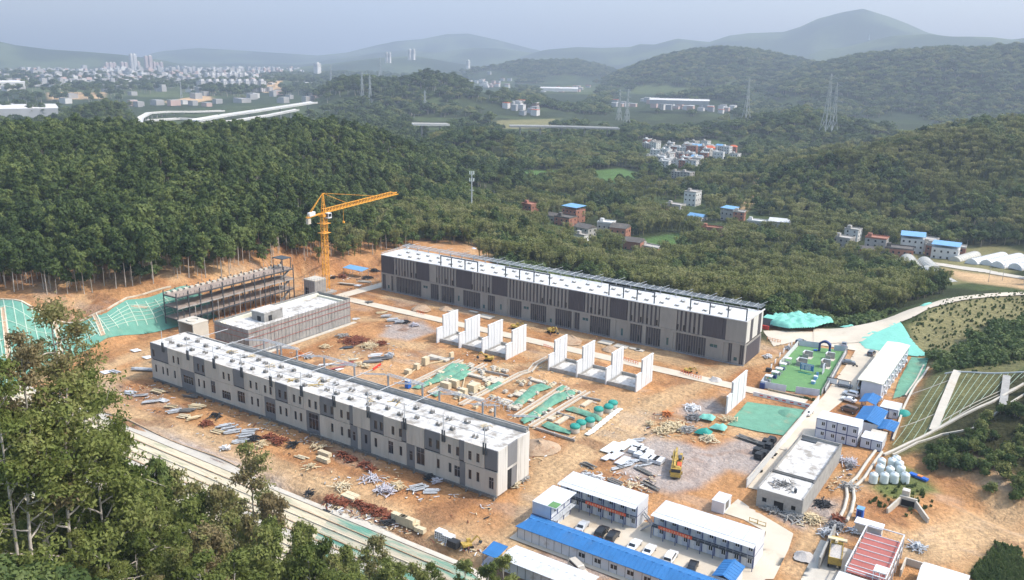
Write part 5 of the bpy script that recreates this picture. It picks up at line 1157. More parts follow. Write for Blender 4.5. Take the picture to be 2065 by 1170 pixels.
# drilling truck
root = vehicle_root("crane_truck", "yellow truck-mounted crane parked on the grey gravel", "crane truck", 1364, 947, -70)
m = MB(); m.box(-5.2, -1.25, .8, 4.2, 1.25, 1.35); m.box(-5.1, -1.2, 1.351, -2.8, -.1, 2.3); m.box(-5.1, .5, 1.351, -3.5, 1.2, 2.0); m.box(-2.2, .35, 1.351, .8, 1.2, 2.5); lp("deck", m, "yellow")
m = MB(); m.box(4.21, -1.25, .6, 6.0, 1.25, 1.7); m.box(4.3, -1.2, 1.7, 5.8, 1.2, 2.75); m.box(4.2, -1.0, 2.76, 5.3, 1.0, 2.9); lp("cab", m, "yellow")
m = MB(); m.box(5.81, -1.1, 1.8, 5.86, 1.1, 2.6); m.box(4.5, -1.23, 1.8, 5.5, -1.205, 2.6); m.box(4.5, 1.205, 1.8, 5.5, 1.23, 2.6); lp("cab_window", m, "glass")
m = MB(); m.beam((-5.6, -.35, 2.9), (5.4, -.35, 3.1), .5, .55); m.beam((-5.2, -.95, 2.6), (4.4, -.95, 2.8), .28, .3); m.beam((-6.3, -.35, 2.8), (-5.6, -.35, 2.9), .35, .4); lp("boom", m, "yellow")
m = MB(); m.box(-1.8, .3, 2.51, .4, 1.15, 3.0); m.box(-.2, .4, 3.0, .9, 1.1, 3.3); m.cyl((2.6, .6, 1.36), (2.6, .6, 2.4), .45, n=10); lp("winch", m, "steel_dark")
m = MB(); m.box(1.3, .2, 1.36, 3.4, 1.2, 2.6); lp("tank", m, "banner_red")
for sx in (-4.0, -2.7, 1.6, 4.9):
    for s in (-1, 1): m = MB(); m.cyl((sx, s*.95, .5), (sx, s*1.27, .5), .5, n=14); lp("wheel", m, "tyre")
for sx in (-4.9, 3.6):
    for s in (-1, 1): m = MB(); m.box(sx-.12, s*1.28, .3, sx+.12, s*1.6, 1.1); lp("outrigger", m, "yellow")
# excavators
def make_digger(paint):
    root = thing("excavator", "e", "excavator")
    for s in (-1, 1):
        m = MB(); m.extrude([(-1.6, .15), (-1.8, .45), (-1.6, .8), (1.6, .8), (1.8, .45), (1.6, .15)], 1, s*1.15-.28, s*1.15+.28); part(root, "track", m, "tyre", world=False)
    m = MB(); m.box(-1.9, -1.2, .95, 1.2, 1.2, 1.7); m.box(-2.2, -1.1, 1.0, -1.4, 1.1, 2.0); m.cyl((0, 0, .7), (0, 0, .95), .8, n=12); part(root, "upper_body", m, paint, world=False)
    m = MB(); m.box(.0, .35, 1.7, 1.3, 1.2, 2.8); c = part(root, "cab", m, paint, world=False); m = MB(); m.box(1.301, .42, 1.8, 1.33, 1.12, 2.7); m.box(.15, 1.201, 1.9, 1.15, 1.23, 2.65); link("cab_window", m.mesh("cab_window", "glass"), c)
    m = MB(); m.beam((1.0, -.1, 1.5), (3.4, -.1, 3.7), .4, .5); part(root, "boom", m, paint, world=False); m = MB(); m.beam((3.3, -.1, 3.8), (4.9, -.1, 1.6), .32, .38); part(root, "dipper_arm", m, paint, world=False)
    m = MB(); m.extrude([(4.6, 1.6), (5.2, 1.5), (5.1, .7), (4.4, .5), (4.1, .9)], 1, -.55, .35); part(root, "bucket", m, "steel_dark", world=False)
    return Proto(root)
dg = make_digger("yellow"); gd = "yellow excavators on the site"
for px, py, dgr, lb in ((1040,664,10,"yellow excavator working behind the row nearer the scaffolded block"),(1112,672,-20,"yellow excavator digging by the dark hall's front wall"),(1388,752,0,"yellow excavator beside orange barriers near the dark hall's right end"),(600,550,200,"yellow excavator on the far earth bank beyond the crane"),(943,1105,60,"small yellow excavator beside the black tanks on the slope edge"),(985,728,200,"yellow machine with long arm in front of the row nearer the scaffolded block")):
    x, y, z = at(px, py); dg.put((x, y, ground_z(x, y)+.1), rad(dgr), lb, gd, .62 if px in (943, 1388) else .8)
# tower crane
x, y = at(659, 590)[:2]; root = thing("tower_crane", "tall orange-yellow tower crane with its jib pointing up to the right", "tower crane", (x, y, 0)); CXY = (x, y)
m = MB(); w = .95; H_ = 33.0
for a in (-w, w):
    for b in (-w, w): m.beam((x+a, y+b, 0), (x+a, y+b, H_), .22)
for k in range(16):
    z = k*H_/16; z2 = (k+1)*H_/16; s = 1 if k % 2 else -1
    for a, b, c, d in ((-w, -w, w, -w), (w, -w, w, w), (w, w, -w, w), (-w, w, -w, -w)): m.beam((x+a, y+b, z2), (x+c, y+d, z2), .13); m.beam((x+(a if s > 0 else c), y+(b if s > 0 else d), z), (x+(c if s > 0 else a), y+(d if s > 0 else b), z2), .12)
part(root, "mast", m, "crane_yellow")
m = MB(); m.box(x-1.5, y-1.5, H_, x+1.5, y+1.5, H_+1.0); m.box(x-2, y-2, H_-3.0, x+2, y+2, H_-2.8); m.box(x-2, y-2, H_-7, x+2, y+2, H_-6.85); part(root, "slewing_ring", m, "crane_yellow")
J0 = Vector((x, y, H_+1.6)); tip = Vector(at_dist(800, 391, 400)); tip = Vector((tip.x, tip.y, tip.z)); dirn = (tip-J0).normalized()
side = Vector((-dirn.y, dirn.x, 0)).normalized(); up_ = side.cross(dirn); up_ = -up_ if up_.z < 0 else up_
def truss(m, A, B, wd, ht, n, t):
    L = B-A; nodes = []
    for k in range(n+1):
        c = A+L*k/n; s = 1 if k < n-1 else .5; nodes.append((c+side*wd/2, c-side*wd/2, c+up_*ht*s))
    for p, q in zip(nodes[:-1], nodes[1:]):
        for i in range(3): m.beam(p[i], q[i], t)
        m.beam(p[0], q[1], t*.6); m.beam(p[0], q[2], t*.6); m.beam(p[1], q[2], t*.6); m.beam(p[2], q[0], t*.6)
    return m
m = MB(); truss(m, J0, tip, 1.7, 1.6, 24, .25); part(root, "jib", m, "crane_yellow")
back = J0-Vector((dirn.x, dirn.y, 0)).normalized()*9.5-Vector((0, 0, .8)); m = MB()
for s in (-.6, .6): m.beam(J0+side*s, back+side*s, .22)
m.beam(J0+Vector((0, 0, -.2)), back+Vector((0, 0, -.2)), .9, .1); part(root, "counter_jib", m, "crane_yellow")
m = MB(); m.beam(back*.55+J0*.45+Vector((0, 0, 1.0)), back*.9+J0*.1+Vector((0, 0, 1.0)), 1.3, 1.5); part(root, "winch_housing", m, "panel_white")
m = MB(); m.beam(back+Vector((0, 0, -1.6)), back+Vector((dirn.x, dirn.y, 0))*1.6+Vector((0, 0, -1.6)), 1.3, 2.2); part(root, "counterweight", m, "concrete_pale")
m = MB(); apex = J0+Vector((0, 0, 8.2))
for a in (-.7, .7):
    for b in (-.7, .7): m.beam(J0+Vector((a, b, -.6)), apex+Vector((a*.15, b*.15, 0)), .2)
for k in range(1, 5): z = 8.2*k/5; s = .7*(1-.17*k); m.box(x-s, y-s, J0.z+z, x+s, y+s, J0.z+z+.1)
part(root, "tower_head", m, "crane_yellow")
m = MB(); m.beam(apex, J0+(tip-J0)*.68+up_*1.6, .12); m.beam(apex, J0+(tip-J0)*.3+up_*1.6, .12); m.beam(apex, back+side*.5, .14); m.beam(apex, back-side*.5, .14); part(root, "stay_rod", m, "crane_yellow")
m = MB(); c = J0+side*(-1.7)+Vector((dirn.x, dirn.y, 0))*1.0+Vector((0, 0, -1.2)); m.box(c.x-1.0, c.y-1.0, c.z-1.0, c.x+1.0, c.y+1.0, c.z+1.2); cb = part(root, "operator_cab", m, "panel_white"); m = MB(); m.box(c.x-.8, c.y-1.04, c.z-.4, c.x+.8, c.y-1.005, c.z+.9); m.box(c.x+1.005, c.y-.8, c.z-.4, c.x+1.04, c.y+.8, c.z+.9); part(cb, "cab_window", m, "glass")
h0 = J0+(tip-J0)*.25; m = MB(); m.beam(h0, h0+Vector((0, 0, -6)), .08); m.obox((h0.x, h0.y, h0.z-6.3), (.7, .7, .8)); part(root, "hook_block", m, "crane_yellow")
m = MB(); m.box(x-3, y-3, 0, x+3, y+3, .8); part(root, "foundation", m, "concrete")
# ================================================================== trees
def leaf_cloud(R, lumps, n, size, up=.35, flat=1.0, jit=.45, shell=.55):
    """leaf-sized quads spread through the outer part of several lumps; lumps: (x,y,z,rx,ry,rz)"""
    L = np.array(lumps, float); vol = (L[:, 3]*L[:, 4]*L[:, 5])**(2/3); k = R.choice(len(L), n, p=vol/vol.sum())
    d = R.normal(size=(n, 3)); d /= np.linalg.norm(d, axis=1)[:, None]; d[:, 2] = np.where(d[:, 2] < -.5, -d[:, 2]*.6, d[:, 2])
    r = shell+(1-shell)*R.random(n)**.6; r = r*(1+.18*R.normal(size=n)); P = L[k, :3]+d*L[k, 3:6]*r[:, None]
    nn = d+R.normal(size=(n, 3))*jit; nn[:, 2] += up; nn /= np.linalg.norm(nn, axis=1)[:, None]
    a = np.cross(nn, R.normal(size=(n, 3))); a /= np.linalg.norm(a, axis=1)[:, None]; b = np.cross(nn, a)
    s = size*(.6+.8*R.random(n)); A = a*s[:, None]*.5; B = b*s[:, None]*.5*flat
    V = np.stack([P-A-B*.6, P+A*.9-B, P+A+B*.7, P-A*.8+B], 1).reshape(-1, 3)
    return V
def quads_mesh(name, V, matn):
    me = bpy.data.meshes.new(name); n = len(V)//4
    me.vertices.add(len(V)); me.vertices.foreach_set("co", V.astype(np.float32).ravel())
    me.loops.add(len(V)); me.loops.foreach_set("vertex_index", np.arange(len(V), dtype=np.int32))
    me.polygons.add(n); me.polygons.foreach_set("loop_start", np.arange(0, len(V), 4, dtype=np.int32)); me.polygons.foreach_set("loop_total", np.full(n, 4, np.int32))
    me.update(calc_edges=True); me.materials.append(MATS[matn]); return me
def taper(m, pts, r0, r1, n=6):
    for i, (p, q) in enumerate(zip(pts[:-1], pts[1:])):
        k = len(pts)-1; m.cyl(p, q, r0+(r1-r0)*i/k, r0+(r1-r0)*(i+1)/k, n=n, caps=False)
def euc_mid(seed):
    R = np.random.default_rng(seed); h = R.uniform(11.5, 14); m = MB(); x = R.normal()*.3
    taper(m, [(0, 0, -1.5), (x*.5, 0, h*.5), (x, .1, h*.93)], .2, .06, 5)
    lumps = []
    for i in range(9): z = h*(.56+.38*i/8); rr_ = 2.3*math.sin(math.pi*(.30+.45*i/8))+.2; a = R.random()*6.3; lumps.append((x+math.cos(a)*rr_*.5, math.sin(a)*rr_*.5, z, rr_*.75, rr_*.75, 1.25))
    for i in range(3): a = R.random()*6.3; m.cyl((x*.6, 0, h*(.5+.1*i)), (x+math.cos(a)*1.8, math.sin(a)*1.8, h*(.62+.1*i)), .06, .03, n=4, caps=False)
    return m, leaf_cloud(R, lumps, 800, .62), "bark_pale", "leaf_euc"
def broad_mid(seed):
    R = np.random.default_rng(seed); h = R.uniform(8, 11); m = MB(); taper(m, [(0, 0, -1.5), (.2, 0, h*.35), (.1, .2, h*.6)], .3, .12, 5); lumps = []
    for i in range(11): a = R.random()*6.3; q = R.random()**.5; z = h*(.45+.4*R.random()*(1-q*.5)); lumps.append((math.cos(a)*q*3.1, math.sin(a)*q*3.1, z, *(R.uniform(1.2, 2.1),)*2, R.uniform(1.0, 1.7)))
    lumps.append((0, 0, h*.75, 2.4, 2.4, 2.0)); return m, leaf_cloud(R, lumps, 1000, .66), "bark", "leaf_broad"
def bamboo_mid(seed):
    R = np.random.default_rng(seed); h = R.uniform(9, 12); m = MB(); lumps = []
    for i in range(13):
        a = R.random()*6.3; q = R.uniform(.6, 3.3); P = []
        for k in range(5): t = k/4; P.append((math.cos(a)*q*t**1.8, math.sin(a)*q*t**1.8, -1+(h+1)*(t-.16*t**3)*R.uniform(.97, 1.0)))
        taper(m, P, .06, .03, 3)
        for k in range(2, 5): lumps.append((P[k][0], P[k][1], P[k][2], .85, .85, 1.5))
        if len(lumps) > 3: lumps.append((P[4][0]*1.15, P[4][1]*1.15, P[4][2]-.9, .7, .7, 1.0))
    return m, leaf_cloud(R, lumps, 1000, .55, up=.5, flat=.5), "leaf_bamboo", "leaf_bamboo"
def shrub_mid(seed):
    R = np.random.default_rng(seed); m = MB(); taper(m, [(0, 0, -.6), (.1, 0, 1.0)], .1, .05, 4); lumps = [(R.normal()*.9, R.normal()*.9, R.uniform(.6, 1.6), 1.0, 1.0, .9) for i in range(6)]
    return m, leaf_cloud(R, lumps, 260, .5), "bark", "leaf_shrub"
def near_tree(seed, h, spread, leaves=9000, lowest=.35, leaf=.42, dense=1.0, lm="leaf_near", bk="bark_pale", droop=.0):
    """a tree grown limb by limb: trunk, limbs, branches with a spray of leaves at each end"""
    R = np.random.default_rng(seed); m = MB(); bend = R.normal(size=2)*h*.02
    T = [(bend[0]*math.sin(t*3), bend[1]*t*2, -2+(h*.95+2)*t) for t in np.linspace(0, 1, 9)]
    taper(m, T, h*.0075+.05, .05, 8); ends = []
    nl = int(15*dense)
    for i in range(nl):
        t = lowest+(1-lowest)*(i+.5)/nl; k = min(7, int(t*8)); u = t*8-k; p0 = Vector(T[k]).lerp(Vector(T[k+1]), u); a = i*2.4+R.random()*1.2
        ln = spread*(1.08-.75*((t-lowest)/(1-lowest))**1.5)*R.uniform(.65, 1.1); d = Vector((math.cos(a), math.sin(a), R.uniform(.35, .9)-droop)).normalized()
        P = [p0]
        for s in range(4): d = (d+Vector(R.normal(size=3))*.16+Vector((0, 0, .05))).normalized(); P.append(P[-1]+d*ln/4)
        taper(m, [tuple(v) for v in P], .055+.02*ln/2, .03, 5); ends.append((P[-1], .95)); ends.append((P[3], .75))
        for s in (2, 3, 3, 4):
            e = (d+Vector(R.normal(size=3))*.75).normalized(); q = P[s]+e*ln*R.uniform(.25, .45); m.cyl(P[s], q, .04, .02, n=4, caps=False); ends.append((q, .85))
    ends.append((Vector(T[-1]), 1.0)); lumps = []
    for p, k in ends:
        s = k*spread*R.uniform(.22, .38); lumps.append((p.x, p.y, p.z+.1, s, s, s*.62))
    return m, leaf_cloud(R, lumps, leaves, leaf, up=.45, flat=.55, jit=.8, shell=.0), bk, lm
def tree_thing(name, label, cat, gen, group):
    m, V, bk, lm = gen; root = thing(name, label, cat, (0, 0, 0), 0, group)
    t = link("trunk", m.mesh("trunk", bk), root); c = link("crown", quads_mesh("crown", V, lm), root)
    return Proto(root), t, c

# ---------------- the wood: where each tree stands
def inpoly(px, py, poly): return sdist(px, py, poly) > 0
PXBLOCK = [[(-900,840),(-900,622),(0,588),(150,598),(240,583),(345,567),(430,566),(600,549),(660,527),(770,513),(830,497),(985,528),(1100,545),(1300,598),(1500,632),(1545,645),(1600,640),(1640,632),(1700,652),(1740,646),(1800,630),(1850,605),(1905,592),(1990,580),(2075,578),(2500,572),(2500,2200),(-900,2200)],
           [(1480,412),(1535,352),(1552,356),(1500,412)], [(1900,516),(2090,560),(2090,640),(1930,575)], [(1038,350),(1132,342),(1148,360),(1058,370)], [(1185,345),(1250,336),(1295,350),(1272,374),(1215,370)], [(1250,480),(1370,468),(1405,492),(1335,512),(1250,507)],
           [(985,262),(1000,244),(1132,239),(1105,259)], [(1785,515),(1840,505),(1900,520),(1960,545),(2000,580),(1920,590),(1850,560)], [(1900,500),(2090,500),(2090,560),(1985,545)], [(1210,524),(1290,524),(1275,546),(1210,538)], [(830,486),(985,500),(1010,520),(850,512)]]
VILL_PX = []   # filled by the settlement list: (px, py, radius px)
def scatter():
    out = []
    for d0, d1, sp in ((150, 420, 4.1), (420, 620, 4.8), (620, 900, 7.0), (900, 1400, 10.0), (1400, 2300, 15.0), (2300, 4300, 19.0)):
        xs = np.arange(-4200, 2600, sp); ys = np.arange(0, 4300, sp)
        # only the rings needed
        x_lo = -d1*1.0; x_hi = d1*.45; xs = xs[(xs > x_lo) & (xs < x_hi)]; ys = ys[ys < d1]
        X, Y = np.meshgrid(xs, ys); X = X+RNG.uniform(-.5, .5, X.shape)*sp; Y = Y+RNG.uniform(-.5, .5, Y.shape)*sp
        d = np.hypot(X, Y); k = (d > d0) & (d < d1); X, Y, d = X[k], Y[k], d[k]
        px, py = project(X, Y, np.full(X.shape, -10.0)); k = (px > -260) & (px < 2330) & (py < 1500); X, Y, d = X[k], Y[k], d[k]
        Z = terrain(X, Y); px, py = project(X, Y, Z); k = (px > -200) & (px < 2265)
        X, Y, Z, d, px, py = X[k], Y[k], Z[k], d[k], px[k], py[k]
        keep = np.ones(X.shape, bool)
        for P in PXBLOCK: keep &= ~((sdist(px, py, P) > 0) & (d < 1600))
        for a, b, r in VILL_PX: keep &= ~(((px-a)/r)**2+((py-b)/(r*.55))**2 < 1)
        # fields and clearings thin the plain beyond
        dens = np.where(d > 1500, np.where(Z < 8, sst(.42, .58, fbm(X/180, Y/180, 77, 4))*np.where(px < 400, .22, .7), .9), np.where((Z < -10) & (d > 520), .35+.65*sst(.38, .52, fbm(X/55, Y/55, 12, 4)), 1))
        keep &= RNG.random(X.shape) < dens
        X, Y, Z, d, px, py = X[keep], Y[keep], Z[keep], d[keep], px[keep], py[keep]
        # kind: gum trees on the left hill, mixed wood and bamboo in the valley, dense broadleaf on the right
        n = fbm(X/70, Y/70, 31, 4); left = sst(1000, 700, px+(n-.5)*700)
        kind = np.where(RNG.random(X.shape) < left, 0, 1)
        bam = (fbm(X/45, Y/45, 88, 4) > np.where(px > 1000, .53, .62)) & (kind == 1) & (d < 1100); kind = np.where(bam, 2, kind)
        kind = np.where((px > 820) & (px < 1700) & (py > 455) & (kind == 1) & (fbm(X/28, Y/28, 45, 4) > .47), 2, kind); kind = np.where((kind == 0) & (RNG.random(X.shape) < .12), 1, kind)
        kind = np.where((px > 640) & (px < 1000) & (py > 430) & (RNG.random(X.shape) < .5), 2, kind)
        sc = np.maximum(1, sp/np.where(kind == 0, 5.2, 6.0))
        out.append(np.stack([X, Y, Z, sc*RNG.uniform(.62, 1.15, X.shape), kind, d, px, py], 1))
    return np.concatenate(out)
# ================================================================== smaller things on the site
def px_rot(px, py, px2, py2): a = at(px, py); b = at(px2, py2); return math.atan2(b[1]-a[1], b[0]-a[0])
QR = random.Random(11)
def pile(kind, px, py, label, n=8, L=3.0, rot=0.0, name=None, cat=None, group=None):
    x, y, z = at(px, py); z = .24; R = QR; m = MB(); mt = "wood"; nm, ct = "timber_pile", "timber pile"
    if kind == "pipes":
        mt = "galv"; nm, ct = "pipe_bundle", "pipes"
        for i in range(n):
            r = .09; row = i//6; m.cyl((x-L/2*math.cos(rot)-(i % 6-3)*.22*math.sin(rot), y-L/2*math.sin(rot)+(i % 6-3)*.22*math.cos(rot), z+r+row*.19), (x+L/2*math.cos(rot)-(i % 6-3)*.22*math.sin(rot), y+L/2*math.sin(rot)+(i % 6-3)*.22*math.cos(rot), z+r+row*.19), r, n=6)
    elif kind in ("boards", "ply", "white", "grey", "steel"):
        mt = {"boards": "wood", "ply": "ply", "white": "panel_white", "grey": "galv", "steel": "concrete_dark"}[kind]; nm, ct = {"boards": ("timber_pile", "timber pile"), "ply": ("plywood_stack", "plywood stack"), "white": ("white_slab_stack", "slab stack"), "grey": ("steel_section_stack", "steel sections"), "steel": ("dark_beam_stack", "beams")}[kind]
        for i in range(n): m.obox((x+R.uniform(-.5, .5), y+R.uniform(-.5, .5)+(i % 3-1)*.55, z+.1+.15*(i//3)), (L*R.uniform(.8, 1.1), .45, .14), rot+R.uniform(-.06, .06))
    elif kind == "blocks":
        mt = "ply"; nm, ct = "block_stack", "blocks"
        for i in range(n): m.obox((x+(i % 3-1)*1.35, y+((i//3) % 2)*1.3, z+.5+(i//6)*1.02), (1.25, 1.2, 1.0), rot*.0+R.uniform(-.05, .05))
    elif kind == "heap":
        mt = "rust"; nm, ct = "scrap_heap", "scrap heap"
        for i in range(n): q = R.gauss(0, L*.32), R.gauss(0, L*.32); d_ = max(0, 1-math.hypot(*q)/L); m.obox((x+q[0], y+q[1], z+R.random()*1.3*d_+.08), (R.uniform(.8, 3.0), R.uniform(.1, .3), R.uniform(.08, .2)), R.uniform(0, 3.1), 0, R.uniform(-.3, .3), R.uniform(-.25, .25))
    elif kind == "soil":
        mt = "spoil"; nm, ct = "soil_heap", "soil heap"; P = [(L, 0), (L*.75, L*.16), (L*.4, L*.36), (L*.1, L*.44), (0, L*.45)]
        m.lathe((x, y, z-.05), P, 18); m.v = [(a+(vnoise(np.array([a*1.1]), np.array([b*1.1]), 3)[0]-.5)*L*.4, b+(vnoise(np.array([a]), np.array([b]), 9)[0]-.5)*L*.4, max(z-.05, c+(vnoise(np.array([a*1.6]), np.array([b*1.6]), 5)[0]-.5)*.6)) for a, b, c in m.v]
    return m, mt, name or nm, cat or ct, label, group
def put_pile(*a, mt=None, **k):
    m, m0, nm, ct, lb, gr = pile(*a, **k); return single(nm, m, mt or m0, lb, ct, gr)
# storage strip in front of the pale hall, left to right
S = [("grey",232,752,"short grey steel sections at the far left of the storage strip",8,3.5,.1),("grey",290,748,"long pale grey beams leaning by the left end of the front hall",14,7,.5),("steel",352,758,"dark beams at the foot of the front hall's left corner",9,4,0),
 ("grey",262,795,"pale grey sections nearest the tall gum tree",12,3,.2),("grey",285,800,"pale grey sections second from the tall gum tree",9,3,.8),("boards",320,792,"brown boards against the left end of the front hall",12,4,.1),("grey",308,812,"bundle of long grey sections left of the white sheet",10,4,.9),
 ("white",329,810,"square white sheeted pallet in the storage strip",9,3,.1),("steel",385,802,"dark beams under the second dark bay of the front hall",10,4,.3),("boards",345,822,"brown boards right of the white sheeted pallet",9,3,.5),("grey",352,832,"grey channel sections below the brown boards",12,3,1.0),("steel",378,830,"black sheeted stack in the middle of the boards",9,3.4,.6),
 ("boards",398,822,"brown boards behind the black sheeted stack",12,4.4,.4),("boards",393,845,"fanned wooden posts in front of the black sheeted stack",10,3,1.3),("ply",372,842,"tan plywood edges beside the fanned posts",9,3,.3),("boards",440,872,"wooden posts left of the four grey bundles",6,3.5,.2)]
for k_, px, py, lb, n, L, rt in S: put_pile(k_, px, py, lb, n=n, L=L, rot=rt)
for i, (px, py, r) in enumerate(((452,862,1.1),(462,866,1.1),(469,874,1.0),(496,882,.9),(504,872,.8),(487,892,1.0))):
    put_pile("grey", px, py, ["first of the pale grey bundles in the middle of the strip","second of the pale grey bundles in the middle of the strip","third pale grey bundle, slightly turned","grey bundle in front of the black mesh heap","small grey bundle behind the black mesh heap","long grey bundle lying lowest by the black mesh heap"][i], n=12, L=3.4, rot=r)
for px, py, lb, mtl, n, L in ((512,888,"black mesh heap in the storage strip","black_plastic",40,2.0),(565,893,"rust-red steel heap under the middle of the front hall","rust",60,2.6),(545,885,"dark red scrap behind the rust-red heap","rust",40,2.4),(590,900,"black drums and scrap right of the rust-red heap","black_plastic",30,1.6),
    (415,858,"rusty scrap beside the fanned posts","rust",40,2.2),(435,842,"dark scrap close to the front hall wall","black_plastic",30,2.2),(527,900,"pale jumbled posts in front of the rust-red heap","wood",36,2.0),(690,920,"rust-red brackets under the fourth grey bay","rust",36,1.8),(708,930,"rust-red brackets right of the fourth bay group","rust",36,1.7),
    (736,941,"small rust-red scrap near the right third of the front hall","rust",26,1.4),(748,950,"lowest rust-red scrap near the right third of the front hall","rust",26,1.3),(640,905,"timber frames spread below the front hall","wood",26,2.4),(626,944,"trestle-like loose timber on the orange track","wood",22,2.0),(778,992,"pale timber and sheet litter on the track","cloth_lilac",70,3.2),
    (800,985,"scattered splintered boards on the track","wood",60,2.8),(745,968,"pale packaging litter on the orange earth","cloth_lilac",44,3.0),(870,966,"black netting and litter at the hall foot","black_plastic",30,1.6),(880,975,"white and lilac rags at the hall foot","cloth_lilac",20,1.1),(1035,980,"bleached timber heap at the hall's right corner","ply",60,1.7),(1052,968,"grey rubble beside the bleached timber heap","concrete",60,2.2),
    (455,908,"white plastic rubbish on the orange earth below the strip","panel_white",20,1.2),(690,985,"pale splintered wood and plastic by the track","ply",40,2.5)):
    put_pile("heap", px, py, lb, n=n, L=L, mt=mtl)
for px, py, lb, r in ((655,920,"yellowish insulation pallet left of the pale hall centre",0),(652,932,"yellowish insulation pallet nearer the track",0),(840,985,"grey steel channels in three parallel bundles at the hall foot",1.1),(848,988,"second of the grey channel bundles at the hall foot",1.1),(870,993,"long grey channel bundle lying apart at the hall foot",.6),(608,925,"flat timber pallet with rolled mat",.1)):
    put_pile("grey" if "grey" in lb else "blocks" if "insulation" in lb else "ply", px, py, lb, n=9 if "grey" in lb else 3, L=3.6, rot=r)
# rust and insulation along the slope edge
E_ = [("heap",665,1012,"rusty drums and scrap starting the slope-edge row","rust",40,1.8),("heap",690,1018,"rusty plates beside the first insulation pallet","rust",50,2.0),("blocks",703,1010,"tall yellowish insulation pallet in the slope-edge row","ply",6,0),("heap",722,1020,"dark rusty frames right of the tall insulation pallet","rust",40,1.8),
 ("heap",745,1030,"red-brown formwork plates, first heap of the long rusty run","rust",60,2.2),("heap",765,1038,"red-brown formwork plates, second heap of the long rusty run","rust",60,2.2),("heap",784,1048,"pinkish scrap at the end of the rusty run","rust",50,2.0),("blocks",806,1056,"stacked yellow insulation slabs, left stack","ply",9,0),("blocks",822,1062,"stacked yellow insulation slabs, right stack","ply",9,0),
 ("blocks",838,1068,"small tan box beside the insulation slabs","wood",2,0),("blocks",852,1076,"low yellowish pallet before the perforated panels","ply",2,0),("heap",780,1060,"black and green sheeting below the rusty run","black_plastic",20,1.4),("heap",625,1000,"dark tarred heap at the upper end of the edge row","black_plastic",24,1.4)]
for k_, px, py, lb, mtl, n, L in E_: put_pile(k_, px, py, lb, n=n, L=L or 3, mt=mtl)
for i, (px, py) in enumerate(((890,1086),(905,1094),(915,1104))):
    x, y = at(px, py)[:2]; m = MB(); m.box(x-1.2, y-.8, .2, x+1.2, y+.8, 1.9-.1*i, 0)
    for a in range(4):
        for b in range(3): m.box(x-1.0+a*.55, y-.82, .5+b*.45, x-.75+a*.55, y-.801, .75+b*.45, 1)
    single("perforated_tank", m, ["panel_white" if i < 2 else "black_plastic", "dark"], ["white perforated box, upper one at the slope edge", "white perforated box, lower one at the slope edge", "black box at the end of the perforated boxes"][i], "box")
# middle yard
C_ = [("heap",715,690,"big rusty reinforcement and formwork heap in the middle yard","rust",260,7.5),("heap",745,700,"brown curved formwork spread right of the rusty heap","wood",70,4.5),("heap",770,695,"brown scrap tail of the rusty heap","rust",60,2.6),("heap",690,680,"grey timbers along the back of the rusty heap","concrete",50,3.0),("grey",700,703,"dark steel channels sticking out of the rusty heap","steel_dark",6,4.5),
 ("grey",779,640,"grey formwork panels by the lane, left group","galv",16,3),("grey",792,648,"grey formwork panels by the lane, second group","galv",16,3.4),("grey",806,652,"grey formwork panels by the lane, third group","galv",16,3.2),("grey",770,632,"thin timbers at the head of the grey panels","wood",9,4),("white",783,659,"small white crate at the corner of the grey panels","panel_white",3,1.6),("heap",820,652,"black coil heap at the end of the grey panels","black_plastic",30,1.6),("heap",835,658,"pale rags beyond the grey panels","cloth_lilac",40,1.8),
 ("white",717,645,"white crate beside the scaffolded block","panel_white",6,1.8),("white",670,667,"small white block on the kerb of the scaffolded block","panel_white",3,1.4),("white",757,718,"bright white sheets in the middle yard store","panel_white",6,4),("grey",768,726,"long dark pipes in the middle yard store","gray_panel",14,7),("grey",752,732,"second set of dark pipes nearer the front hall","gray_panel",12,6),("heap",786,720,"tangled grey wire at the end of the dark pipes","galv",40,1.8),
 ("ply",713,726,"cream sheet lying behind the roof trusses","roof_cream",4,3),("white",659,737,"bright white sheet close behind the front hall parapet","panel_white",4,4.5),("steel",700,735,"brown sheets behind the front hall parapet","deck_red",8,5),("steel",678,745,"brown sheets nearest the front hall parapet","deck_red",8,5),("heap",722,738,"tan timber frames in the middle yard store","ply",30,1.8),("heap",738,742,"wooden moulds beside the red strip","wood",30,2.0),
 ("heap",655,702,"orange-brown earth and planks near the block corner","wood",30,2.0),("heap",623,722,"grey and white scrap behind the roof truss","galv",30,1.6),("heap",605,718,"orange barrels and scrap near the first roof truss","orange_pole",22,1.2),("heap",745,612,"little dark scrap pile on the lane edge","concrete_dark",26,1.4)]
for k_, px, py, lb, mtl, n, L in C_: put_pile(k_, px, py, lb, n=n, L=L, mt=mtl, rot=.9 if k_ != "steel" else 1.2)
a, b = at(752, 748), at(768, 737); m = MB(); m.beam((a[0], a[1], .5), (b[0], b[1], .5), .3, .7); single("red_barrier", m, "red", "long red strip barrier in the middle yard store", "barrier")
